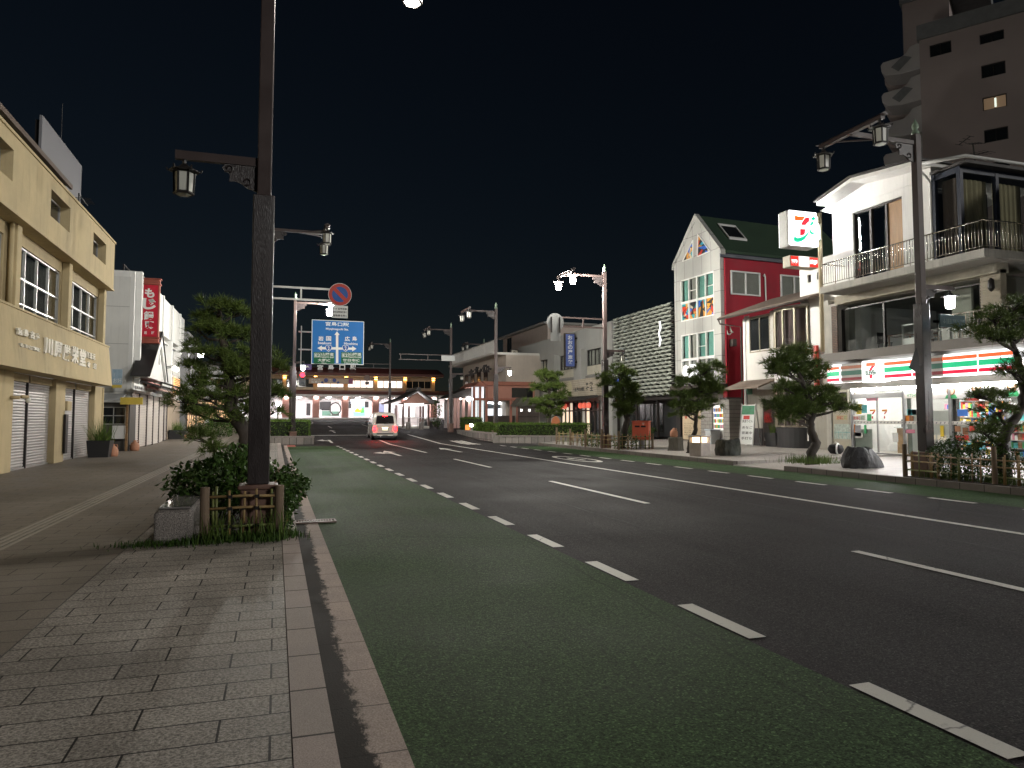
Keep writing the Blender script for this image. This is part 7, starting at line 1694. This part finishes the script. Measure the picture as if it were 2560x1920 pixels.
for x_, lab in ((1780, 'short dark stone bollard at the left front of the bus shelter'), (1962, 'short dark stone bollard at the right front of the bus shelter')):
    p = k(x_, 0, -2); o = MB().lathe([(.2, 0), (.22, .1), (.2, .62), (.14, .7), (.02, .72)], (0, 0, 0), 10).build('bollard', M_GRANITE); o.location = (p[0], 66, gz(66)); tag(o, lab, 'bollard')
p = on_y('K', 2175, 1010, 66.5)
shrub('dark climbing bush on the right post of the bus shelter', (p[0], 66.5, gz(66)), [((0, 0, 1.6), (.4, .35, 1.5), 1)], 700, 51, .14, M_LEAF)

# ------------------------------------------------------------------ apartment tower behind the store
FAo = (52.9, 48.8, 0); FA = Frame(FAo, -55)
M_APT = paint('dim_pink_render', (.34, .285, .27), .9, .06, .4, .2, 20)
M_APTB = paint('balcony_render', (.42, .40, .39), .9, .08, .6, .2, 20)
t = thing('apartment_tower', 'tall dim brown apartment tower with scalloped balconies behind the store', 'apartment building', FAo, -55)
ws = [FA.rect('J', *q) for q in ((940, 362, 1125, 445), (1355, 282, 1562, 330), (1368, 540, 1575, 620), (1380, 810, 1585, 885), (1392, 1080, 1597, 1155), (1405, 1350, 1610, 1430))]
# windows measured at their mean level
wz = []
for (a, b, c, d), q in zip(ws, ((940, 370, 1125, 335, 480, 430), (1355, 290, 1560, 240, 368, 325), (1368, 545, 1572, 498, 655, 605), (1380, 812, 1582, 768, 922, 878), (1392, 1082, 1594, 1040, 1192, 1148), (1405, 1357, 1607, 1325, 1450, 1410))):
    zt2 = (FA.p('J', q[0], q[1])[1] + FA.p('J', q[2], q[3])[1]) / 2; zb2 = (FA.p('J', q[0], q[4])[1] + FA.p('J', q[2], q[5])[1]) / 2
    wz.append((a, b, zb2, zt2))
MB().wall(1.15, 22, 0, 35.0, wz, 0, .4).build('main_wall', M_APT, t); MB().box(1.15, 1.5, .401, 14, 0, 35).build('end_wall', M_APT, t)
MB().box(1.0, 22, -.25, 14, 35.003, 36.3).build('parapet', paint('dark_parapet', (.17, .175, .175), .9), t)
for i, (a, b, c, d) in enumerate(wz):
    window(t, a, b, c, d, .12, 2, None, M_IRON, .07, M_DPANE if i not in (3,) else glow('dim_lit_window', (.30, .20, .12), .35), .1)
MB().box((wz[3][0] + wz[3][1]) / 2 - .02, (wz[3][0] + wz[3][1]) / 2 + .12, .05, .1, wz[3][2] + .15, wz[3][3] - .2).build('lit_gap', glow('lit_gap', (.9, 1, .85), 1.0), t)
n = 4.0; a = FA.rect('J', 715, 90, 1110, 240, n); MB().box(a[0], a[1], n, n + 9, 30, a[3] + .6).build('rooftop_block', M_APT, t); MB().box(a[0] - .2, a[1] + 3, n - .2, n + 9.2, a[3] + .603, a[3] + 2.4).build('rooftop_parapet', MATS['dark_parapet'], t)
for i in range(6):
    zc = FA.p('J', 700, 640, 2)[1] + 1.0 - i * 2.86
    for yy, ww in ((.5, 2.2), (3.6, 2.9)):
        P = [(1.14, zc - 1.3), (-.5, zc - 1.35), (-1.0 - ww * .3, zc - 1.15), (-1.35 - ww * .3, zc - .7), (-1.4 - ww * .3, zc - .1), (-1.2 - ww * .3, zc + .15), (-.4, zc + .22), (.0, zc + .45), (.35, zc + .95), (1.14, zc + 1.15)]
        MB().prism(P[::-1], yy, yy + 2.6).build('balcony', M_APTB if yy < 1 else M_APT, t, bevel=.06)
    MB().add([(-.2, .42, zc + .25), (-1.2, .42, zc - .55), (-.6, .42, zc - 1.1), (.5, .42, zc - .1)], [(3, 2, 1, 0)]).build('balcony_recess', MATS['dark_parapet'] if i < 2 else M_APTB, t)
# television antenna on the store roof
FN_ = Frame((21.5, 26.5, .25), -90); q = lambda x, y: FN_.p('J', x, y, 5.0)
t = thing('tv_antenna', 'branching television antenna on the roof of the store building against the tower', 'antenna', (21.5, 26.5, .25), -90)
b0, b1 = q(1340, 1415), q(1300, 1190); m = MB(); m.cyl((b0[0], 5, b0[1] - .6), (b1[0], 5, b1[1]), .03, n=6)
def boom(p, q_, n_, l):
    m.cyl((p[0], 5, p[1]), (q_[0], 5, q_[1]), .018, n=5)
    for i in range(n_):
        x_ = p[0] + (q_[0] - p[0]) * i / (n_ - 1); z_ = p[1] + (q_[1] - p[1]) * i / (n_ - 1); m.cyl((x_, 5 - l, z_), (x_, 5 + l, z_), .01, n=5)
boom(q(1235, 1305), q(1435, 1255), 7, .35); boom(q(1270, 1195), q(1370, 1185), 5, .2); boom(q(1185, 1200), q(1280, 1130), 4, .2); m.build('antenna', M_IRON, t)
# ------------------------------------------------------------------ the van waiting at the crossing
def van():
    t = thing('van', 'pale beige minivan seen from behind with red brake lights on, stopped on the road', 'van', (7.05, 49.4, gz(49.8)), -1.5)
    M_CAR = paint('beige_car_paint', (.30, .28, .25), .22, .03, 1, .0, 60, spec=.6)
    # cross-sections (y, half-width at sill, waist, roof, z sill, waist, roof)
    secs = [(.0, .80, .815, .66, .34, 1.02, 1.02), (.03, .835, .845, .67, .30, 1.04, 1.10), (.10, .845, .85, .665, .27, 1.06, 1.62), (.20, .848, .852, .66, .26, 1.06, 1.80), (.5, .85, .855, .67, .25, 1.06, 1.86), (1.4, .85, .855, .675, .25, 1.05, 1.88),
            (2.4, .85, .855, .67, .25, 1.03, 1.85), (3.0, .85, .85, .64, .25, 1.02, 1.70), (3.65, .84, .84, .70, .25, .98, 1.10), (4.2, .80, .80, .62, .28, .86, .92), (4.42, .66, .68, .5, .34, .70, .72)]
    vs, fs = [], []
    for (y, a, b, c, z0, z1, z2) in secs:
        half = [(a * .9, z0 - .02), (a, z0 + .10), (b, (z0 + z1) / 2), (b * .992, z1), ((b + c) / 2 + .02, (z1 + z2) / 2), (c + .03, z2 - .07), (c * .86, z2 - .012), (c * .4, z2 + .012)]
        ring = [(x, y, z) for x, z in half] + [(-x, y, z) for x, z in half[::-1]]; vs += ring
    n = 16
    for i in range(len(secs) - 1): fs += [(i * n + j, i * n + (j + 1) % n, (i + 1) * n + (j + 1) % n, (i + 1) * n + j) for j in range(n)]
    fs += [tuple(range(n - 1, -1, -1)), tuple(range((len(secs) - 1) * n, len(secs) * n))]
    MB().add(vs, fs).build('body', M_CAR, t, bevel=.015)
    M_TINT = paint('tinted_glass', (.012, .010, .010), .05, .1, 1, 0, spec=.8)
    def yb(z): return .03 + max(0, z - 1.06) * .16
    P = [(-.62, 1.12), (.62, 1.12), (.56, 1.60), (.50, 1.66), (-.50, 1.66), (-.56, 1.60)]
    m = MB(); m.add([(x, yb(z) - .030, z) for x, z in P] + [(x, yb(z) + .05, z) for x, z in P], [(0, 1, 2, 3, 4, 5)] + [(i, i + 6, (i + 1) % 6 + 6, (i + 1) % 6) for i in range(6)]); m.build('rear_window', M_TINT, t)
    for sgn in (-1, 1):
        for y0, y1 in ((.42, 1.28), (1.36, 2.2), (2.28, 3.05)):
            m = MB(); q = [(sgn * .848, y0, 1.10), (sgn * .848, y1, 1.09), (sgn * .715, y1 - (.22 if y1 > 3 else 0), 1.66), (sgn * .715, y0 + .05, 1.68)]
            m.add([(p[0] + sgn * .012, p[1], p[2]) for p in q], [(0, 1, 2, 3) if sgn > 0 else (3, 2, 1, 0)]); m.build('side_window', M_TINT, t)
        lm = MB().prism([(-.085, .64), (.085, .64), (.075, .93), (-.06, .93)], -.035, .06); lm.v = [(v[0] + sgn * .70, v[1], v[2]) for v in lm.v]; lm.build('tail_light', glow('brake_light', (1.0, .0012, .002), 150), t, bevel=.015)
        for y in (.78, 3.45):
            w_ = MB().cyl((sgn * .68, y, .30), (sgn * .86, y, .30), .30, n=24); w_ = w_.build('wheel', paint('tyre', (.015, .015, .015), .8, .2), t); MB().cyl((sgn * .862, y, .30), (sgn * .872, y, .30), .19, .17, 20).build('rim', M_ALU, w_)
        mm = MB().box(min(sgn * .88, sgn * 1.06), max(sgn * .88, sgn * 1.06), 2.95, 3.07, 1.08, 1.25); mm.build('wing_mirror', M_IRON, t, bevel=.03)
    MB().prism([(-.82, .30), (.82, .30), (.84, .36), (.84, .54), (-.84, .54), (-.84, .36)], -.075, .10).build('bumper', M_CAR, t, bevel=.03)
    MB().box(-.56, .56, -.083, -.0755, .40, .47).build('bumper_trim', M_BLACK, t); MB().box(-.7, .7, -.03, .3, .16, .299).build('underbody', M_BLACK, t)
    MB().cyl((-.3, -.06, .24), (-.3, .2, .24), .035, n=10).build('exhaust', M_STEEL, t)
    MB().box(-.36, .36, -.010, .02, .61, .87).build('plate_recess', M_CAR, t, bevel=.008)
    MB().box(-.18, .18, -.022, -.012, .66, .82).build('number_plate', glow('number_plate', (1.0, .82, .42), .9, (.7, .7, .6)), t); MB().box(-.2, .2, -.03, -.011, .835, .855).build('plate_lamp', glow('plate_lamp', (1, .85, .5), 10), t)
    MB().box(-.12, .12, .085, .12, 1.61, 1.645).build('high_brake_light', MATS['brake_light'], t)
    m = MB(); m.bar((-.05, -.02, 1.10), (.28, .0, 1.22), .022); m.build('rear_wiper', M_BLACK, t)
    for sgn in (-.35, .35): MB().box(sgn - .17, sgn + .17, -.078, -.0752, .305, .335).build('bumper_reflector', M_PAPER, t)
van()

# ------------------------------------------------------------------ hedge bed on the right, its stone wall, garden lights
P = [(13.25, 44.6), (17.0, 42.5), (20.6, 42.0), (20.8, 45.5), (16.2, 47.5), (15.4, 58), (14.2, 58.2)]
t = thing('stone_planter', 'low block wall around the big hedge bed right of the road', 'planter wall', (0, 0, 0))
def wall_run(pts, z0, z1, th=.22, mat=M_BLOCKWALL2, cap=True):
    for a, b in zip(pts, pts[1:]):
        L = math.dist(a, b); o = MB().box(0, L, 0, th, -.1, z1 - z0).build('wall', M_BLOCKWALL, t); o.location = (a[0], a[1], (gz(a[1]) + gz(b[1])) / 2 + z0); o.rotation_euler = (0, 0, math.atan2(b[1] - a[1], b[0] - a[0]))
        c = MB().box(-.04, L + .04, -.04, th + .06, z1 - z0 + .003, z1 - z0 + .10).build('coping', M_GRANITE, t, bevel=.01); c.location = o.location; c.rotation_euler = o.rotation_euler
wall_run([P[6], P[0]], .02, .40); wall_run([P[0], P[1]], .02, .42); wall_run([P[1], P[2]], .02, .42)
structure('bed_soil', MB().add([(x, y, gz(y) + .38) for x, y in P], [tuple(range(len(P)))]), M_SOIL)
hedge('long clipped hedge above the block wall right of the road', [(13.55, 44.8), (17.1, 42.8), (19.2, 42.5), (19.4, 44.4), (15.4, 46.2), (14.9, 52), (14.1, 52)], .84, .40, 61, 16000)
hedge('short clipped hedge at the far end of the block-walled bed', [(14.2, 54.4), (15.3, 54.2), (15.4, 57.6), (14.35, 57.8)], .95, .40 + gz(55), 62, 3500)
shrub('low yellowish bush beside the garden light between the two hedges', (14.6, 53.2, .42 + gz(53)), [((0, 0, .3), (.5, .6, .35), 1)], 500, 63, .1, M_HEDGE)
x, y = 14.05, 53.0; t = thing('garden_light', 'small lit garden light on the block wall between the two hedges', 'garden light', (x, y, .40 + gz(y)))
MB().box(-.09, .09, -.09, .09, 0, .36).build('post', M_STEEL, t, bevel=.01); MB().lathe([(.05, .36), (.13, .38), (.14, .48), (.11, .56), (.03, .58)], (0, 0, 0), 12).build('lit_head', glow('garden_head', (1, .95, .85), 30), t, smooth=True); MB().box(-.45, -.15, -.1, .1, .1, .5).build('amber_box', glow('amber_box', (1, .35, .08), .6), t, bevel=.02)
FO = Frame((0, 43.2, 0), 0); p = FO.p('O', 2000, 1080)
t = thing('oval_board', 'orange oval board on a short post in the hedge beside the pine', 'notice board', (p[0], 43.2, p[1]))
MB().prism([(.30 * math.cos(a) * (1 - .12 * math.sin(a)), .40 * math.sin(a)) for a in [2 * PI * i / 28 for i in range(28)]], -.03, .03).build('board', paint('orange_wood', (.40, .14, .06), .6, .2, 5), t, bevel=.02); MB().box(-.04, .04, .032, .08, -.95, .3).build('post', M_WOODPOST, t)
# pines on the right
B_ = (16.9, 44.0, .42)
pine('cloud-pruned pine standing in the hedge in front of the inn', B_, [(0, 0, -.05)] + trunk_at(44.0, B_, 'O', [(1880, 1000), (1900, 850), (1870, 700), (1890, 560), (1850, 420), (1860, 300)]),
     pads_at(44.0, B_, 'O', [(1850, 270, 190, 70), (1780, 250, 130, 60), (1960, 330, 150, 60), (1720, 480, 170, 55), (1900, 470, 160, 50), (2080, 450, 90, 45), (2100, 570, 130, 50), (1950, 640, 170, 50), (1680, 720, 180, 50), (1880, 790, 170, 55), (2060, 780, 120, 60), (1800, 900, 120, 50), (2020, 920, 120, 60)]), 22, trunk_r=.15, dens=1.1, tuft=9, needle=.24, width=.017)
B_ = (15.75, 31.4, .15)
pine('dense pine between the lit lamp pole and the red post box', B_, [(0, 0, -.05)] + trunk_at(31.4, B_, 'G', [(195, 1420), (215, 1340), (190, 1250), (185, 1150), (160, 1060)]),
     pads_at(31.4, B_, 'G', [(160, 1050, 75, 28), (120, 1120, 70, 26), (200, 1120, 65, 26), (240, 1150, 70, 26), (120, 1190, 60, 25), (200, 1200, 75, 30), (255, 1230, 60, 26), (150, 1260, 60, 26), (210, 1300, 60, 35), (190, 1060, 55, 26), (110, 1080, 45, 22)]), 23, trunk_r=.17, dens=1.1, tuft=9, needle=.24, width=.014)
X_, Y_ = on_ground('G', 590, 1545, .16); B_ = (X_, Y_, .16)
pine('slender leaning pine beside the cube lantern in front of the crimson house', B_, [(0, 0, -.05)] + trunk_at(Y_, B_, 'G', [(600, 1480), (630, 1400), (632, 1330), (650, 1250), (650, 1150), (680, 1060)]),
     pads_at(Y_, B_, 'G', [(685, 1020, 75, 28), (640, 1050, 55, 22), (600, 1110, 85, 26), (720, 1090, 70, 26), (740, 1160, 65, 26), (560, 1190, 75, 24), (660, 1180, 80, 26), (530, 1250, 70, 24), (640, 1260, 90, 26), (740, 1240, 60, 24), (600, 1300, 70, 22), (700, 1130, 60, 22)]), 24, trunk_r=.105, dens=1.3, tuft=9, needle=.23, width=.012)
X_, Y_ = on_ground('I', 585, 1035, .17); B_ = (X_, Y_, .17)
pine('twisted pine in a weedy tree pit before the house with the rounded bay', B_, [(0, 0, -.05)] + trunk_at(Y_, B_, 'I', [(580, 960), (615, 880), (580, 800), (570, 720), (600, 640), (560, 540), (520, 440), (470, 330), (420, 240)]),
     pads_at(Y_, B_, 'I', [(395, 190, 110, 45), (330, 260, 110, 45), (480, 240, 120, 45), (580, 300, 110, 40), (280, 330, 80, 35), (420, 330, 120, 40), (600, 390, 90, 40), (640, 480, 110, 38), (360, 450, 80, 30), (420, 560, 120, 36), (560, 500, 120, 40), (660, 560, 110, 36), (360, 600, 90, 30), (480, 640, 110, 34), (760, 610, 90, 20), (560, 620, 110, 34), (390, 680, 80, 26)]), 25, trunk_r=.15, dens=1.3, tuft=9, needle=.24, width=.0115)
grass('grass', 'bright weeds around the foot of the twisted pine', lambda r: np.array([B_[0] + r.normal() * .42, B_[1] + r.normal() * .42, .16]), 900, 66, .26)
B_ = (15.95, 12.35, .17)
pine('dark pine leaning left at the right edge in front of the store windows', B_, [(0, 0, -.05)] + trunk_at(12.35, B_, 'M', [(900, 1380), (900, 1290), (940, 1180), (1020, 1080), (1050, 950), (1040, 820), (1000, 680), (960, 580), (920, 450)]),
     pads_at(12.35, B_, 'M', [(900, 350, 130, 45), (820, 420, 100, 45), (980, 420, 130, 55), (900, 480, 150, 50), (800, 560, 120, 45), (960, 560, 130, 40), (1080, 500, 120, 60), (880, 790, 90, 30), (980, 800, 90, 30), (760, 950, 90, 28), (880, 960, 110, 30), (820, 1060, 110, 32), (760, 1200, 100, 28), (860, 1150, 90, 28), (1080, 700, 110, 60), (1100, 900, 120, 60), (800, 1280, 90, 25), (1060, 1180, 100, 40)]), 26, trunk_r=.13, dens=1.0, tuft=9, needle=.18, width=.008)
# bamboo fences and shrubs on the right
structure('planter_soil', slab(15.05, 16.9, 6, 14.35, .165), M_SOIL)
bamboo_fence('long bamboo lattice fence along the right kerb in front of the store pine', 15.12, 14.35, 7.2, -90, .16, (0, 2.4, 4.8, 7.2), 26, .62, 71, post_h=.80)
bamboo_fence('short bamboo end fence beside the near right lamp pole', 15.25, 14.42, 1.6, 0, .16, (1.6,), 6, .60, 72)
shrub('dark azalea bush at the foot of the near right lamp pole', (15.55, 13.6, .17), [((-.15, -.45, .5), (.42, .5, .5), .5), ((.0, -1.1, .5), (.5, .6, .5), .5), ((.25, .25, .45), (.4, .4, .45), .3)], 5200, 73, .06)
shrub('loose shrub under the leaning pine beside the right fence', (15.6, 12.0, .17), [((0, 0, .3), (.4, .8, .32), .5), ((-.05, -1.3, .25), (.3, .7, .28), .4)], 2200, 74, .06)
grass('grass', 'tufts of grass along the right bamboo fence', lambda r: np.array([15.2 + abs(r.normal()) * .25, r.uniform(8, 14.2), .165]), 1400, 75, .2)
bamboo_fence('bamboo lattice fence along the right kerb around the dense pine', 15.12, 38.2, 7.8, -90, .16, (0, 2.0, 4.0, 6.0, 7.8), 24, .70, 76, post_h=.9)
bamboo_fence('bamboo fence return beside the red post box', 15.15, 30.35, 1.7, 0, .16, (1.7,), 7, .70, 77)
shrub('low dark shrubs inside the fence beside the lit lamp pole', (15.7, 34.2, .16), [((0, 0, .3), (.45, 1.4, .35), .6), ((.1, -3.0, .3), (.45, .9, .35), .4)], 1800, 78, .09)
shrub('dark low hedge under the wavy louvre screen', (23.3, 43.8, .42), [((0, 0, .35), (.5, 2.2, .45), 1)], 900, 79, .12)
# red post box
X_, Y_ = on_ground('G', 303, 1515, .16)
t = thing('post_box', 'square red post box on a grey foot beside the bamboo fence', 'post box', (X_, Y_, .16), -38)
M_POST = paint('post_box_red', (.82, .17, .10), .45, .1, 2, .05)
MB().box(-.13, .13, -.13, .13, 0, .42).build('foot', M_STEEL, t, bevel=.015)
MB().box(-.40, .40, -.32, .32, .43, 1.27).build('box', M_POST, t, bevel=.03); MB().box(-.42, .42, -.34, .34, 1.272, 1.33).build('lid', M_POST, t, bevel=.025)
MB().box(-.26, -.03, -.332, -.321, 1.02, 1.10).box(.03, .26, -.332, -.321, 1.02, 1.10).build('slot', M_BLACK, t); MB().box(-.27, .27, -.327, -.3205, .5, .93).build('collection_door', M_POST, t, bevel=.004)
m = MB(); z = 1.2
m.box(.08, .20, -.326, -.3205, 1.21, 1.235).box(.08, .20, -.326, -.3205, 1.165, 1.19).box(.128, .152, -.326, -.3205, 1.12, 1.1645); m.build('postal_mark', M_SWHITE, t)
MB().box(  .4005, .4045, -.12, -.02, .62, .85).build('sticker', M_DARKWOOD, t)
# stumps, rocks, lantern, bin, sandwich board, pot, bag
def stump(label, k, x, y, r, h, mat, seed, top=.8):
    X_, Y_ = on_ground(k, x, y, .17); rr = random.Random(seed)
    if 'rock' in label:
        import bmesh
        from mathutils import noise
        t = thing('boulder', label, 'rock', (X_, Y_, .16)); bm = bmesh.new(); bmesh.ops.create_icosphere(bm, subdivisions=4, radius=1)
        for v in bm.verts:
            c = v.co.copy(); c.z = max(-.30, min(.46, c.z)); q = c * (1 + .22 * noise.noise(c * 1.3 + Vector((seed * 7.1, 0, 0))) + .10 * noise.noise(c * 3.1 + Vector((0, seed * 3.3, 0))) + .035 * noise.noise(c * 9))
            ta = 1 - (1 - top) * max(0, (q.z + .30) / .78)
            v.co = Vector((q.x * r * 1.25 * ta, q.y * r * ta, (q.z + .28) * h / .74))
        me = bpy.data.meshes.new('block'); bm.to_mesh(me); bm.free(); me.materials.append(mat); o = bpy.data.objects.new('block', me); C.objects.link(o); o.parent = t
        return t
    t = thing('boulder' if 'rock' in label else 'tree_stump', label, 'rock' if 'rock' in label else 'stump', (X_, Y_, .16)); n = 14; vs, fs = [], []
    prof = [(1.08, 0), (1.0, .18), (.93, .5), (top * 1.02, .93), (top * .92, 1.0), (0.02, 1.0)]
    wob = [rr.uniform(.86, 1.12) for _ in range(n)]
    for (q, z) in prof: vs += [(r * q * wob[j] * math.cos(2 * PI * j / n) + rr.uniform(-.012, .012), r * q * wob[j] * .8 * math.sin(2 * PI * j / n), h * z + rr.uniform(-.012, .012)) for j in range(n)]
    for i in range(len(prof) - 1): fs += [(i * n + j, i * n + (j + 1) % n, (i + 1) * n + (j + 1) % n, (i + 1) * n + j) for j in range(n)]
    MB().add(vs, fs).build('block', mat, t, bevel=.01); return t
M_STUMP = paint('grey_wood_stump', (.15, .14, .12), .85, .35, 4, .8, 20, stretch=(6, 6, .6)); M_ROCK = paint('black_rock', (.030, .030, .033), .55, .4, 5, .9, 25); M_MOSSROCK = paint('mossy_rock', (.055, .06, .05), .8, .5, 6, .9, 25)
o = stump('grey stump-like seat with an orange jug on top near the leaning pine', 'G', 513, 1530, .36, .62, M_STUMP, 1, .95)
jug('orange jug standing on the grey stump near the leaning pine', o.location[0] - .1, o.location[1], .16 + .62, .85)
stump('mossy dark rock seat right of the cube lantern', 'G', 832, 1558, .42, .62, M_MOSSROCK, 2, .9)
stump('flat-topped black rock seat near the kerb in front of the store door', 'I', 960, 1072, .50, .58, M_ROCK, 3, .62)
X_, Y_ = on_ground('G', 657, 1560, .17); t = thing('cube_lantern', 'square stone lantern with a glowing top beside the leaning pine', 'lantern', (X_, Y_, .16), 20)
MB().box(-.28, .28, -.28, .28, 0, .52).build('base', paint('pale_granite', (.50, .44, .40), .7, .12, 6), t, bevel=.02)
m = MB()
for a, b in ((-.26, -.26), (.26, -.26), (.26, .26), (-.26, .26)): m.box(a - .025, a + .025, b - .025, b + .025, .521, .74)
m.prism([(-.31, -.31), (.31, -.31), (.31, .31), (-.31, .31)], .741, .79, 'z'); m.build('frame', MATS['pale_granite'], t)
MB().box(-.2, .2, -.2, .2, .525, .72).build('lit_core', glow('lantern_core', (1.0, .72, .42), 4.0), t)
X_, Y_ = on_ground('G', 737, 1490, .24); t = thing('litter_bin', 'pale grey plastic bin with a lid below the menu board', 'litter bin', (X_, Y_, .24))
MB().add([(a * .3 * s_, b * .26 * s_, z) for z, s_ in ((0, .86), (.72, 1)) for a, b in ((-1, -1), (1, -1), (1, 1), (-1, 1))], [(0, 3, 2, 1), (4, 5, 6, 7), (0, 1, 5, 4), (1, 2, 6, 5), (2, 3, 7, 6), (3, 0, 4, 7)]).build('tub', paint('bin_grey', (.42, .44, .45), .5, .06), t, bevel=.03); MB().box(-.33, .33, -.29, .29, .722, .80).build('lid', paint('bin_lid', (.36, .40, .44), .5, .06), t, bevel=.03)
X_, Y_ = (21.75, 29.7); t = thing('sandwich_board', 'tall folding sign board with a green top leaning by the porch', 'sign board', (X_, Y_, .24), -72)
FSB = MB()
def sbq(x0, x1, z0, z1, off): 
    f = lambda z: -.30 + z * .15 - off
    return [(x0, f(z0), z0), (x1, f(z0), z0), (x1, f(z1), z1), (x0, f(z1), z1)]
MB().add(sbq(-.40, .40, .12, 2.02, 0) + sbq(-.40, .40, .12, 2.02, -.03), [(0, 1, 2, 3), (7, 6, 5, 4), (0, 4, 5, 1), (1, 5, 6, 2), (2, 6, 7, 3), (3, 7, 4, 0)]).build('panel', M_SWHITE, t)
MB().quad(*sbq(-.36, .36, 1.55, 1.98, .004)).build('green_header', paint('header_green', (.05, .24, .12), .5, .3, 8), t)
m = MB()
rg = random.Random(5)
for s_, z in (('鳥居うどん', 1.18), ('あなご', .88), ('営業中', .62), ('手打ち', .36)):
    vs, fs = glyphs(s_, .01); mx = max(v[0] for v in vs); 
    f = lambda z_: -.30 + z_ * .15 - .005
    m.add([(-.30 + v[0] / mx * .6, f(z + v[1] * .14), z + v[1] * .14) for v in vs], fs)
m.build('lettering', M_BLACK, t); MB().quad(*sbq(-.25, .1, 1.32, 1.5, .004)).build('picture', GOODS[0], t)
m = MB()
for sg in (-.38, .38): m.bar((sg, -.31, 0), (sg, .0, 2.08), .035); m.bar((sg, .36, 0), (sg, .02, 2.06), .035)
m.build('stand', M_ALU, t)
X_, Y_ = on_ground('I', 318, 915, .25); planter_pot('black square planter under the porch of the small house', X_, Y_, .25, .85, 9, .8)
X_, Y_ = on_ground('I', 828, 960, .24); t = thing('bag', 'black and white sports bag lying by the store door', 'bag', (X_ - 1.2, Y_ - .9, .25), -60)
MB().tube([(-.28, 0, .17), (-.2, 0, .19), (0, 0, .2), (.2, 0, .18), (.28, 0, .15)], [.06, .17, .19, .17, .06], 12).build('holdall', M_BLACK, t, smooth=True); m = MB(); m.tube([(.05 * math.cos(a) * 0 + .08, .2 * math.cos(a), .2 + .2 * math.sin(a)) for a in [PI * 2 * i / 16 for i in range(17)]], .035, 6); m.build('white_band', M_WHITE, t, smooth=True)
MB().tube([(-.1, 0, .38), (0, 0, .47), (.12, 0, .38)], .015, 6).build('handle', M_WHITE, t)
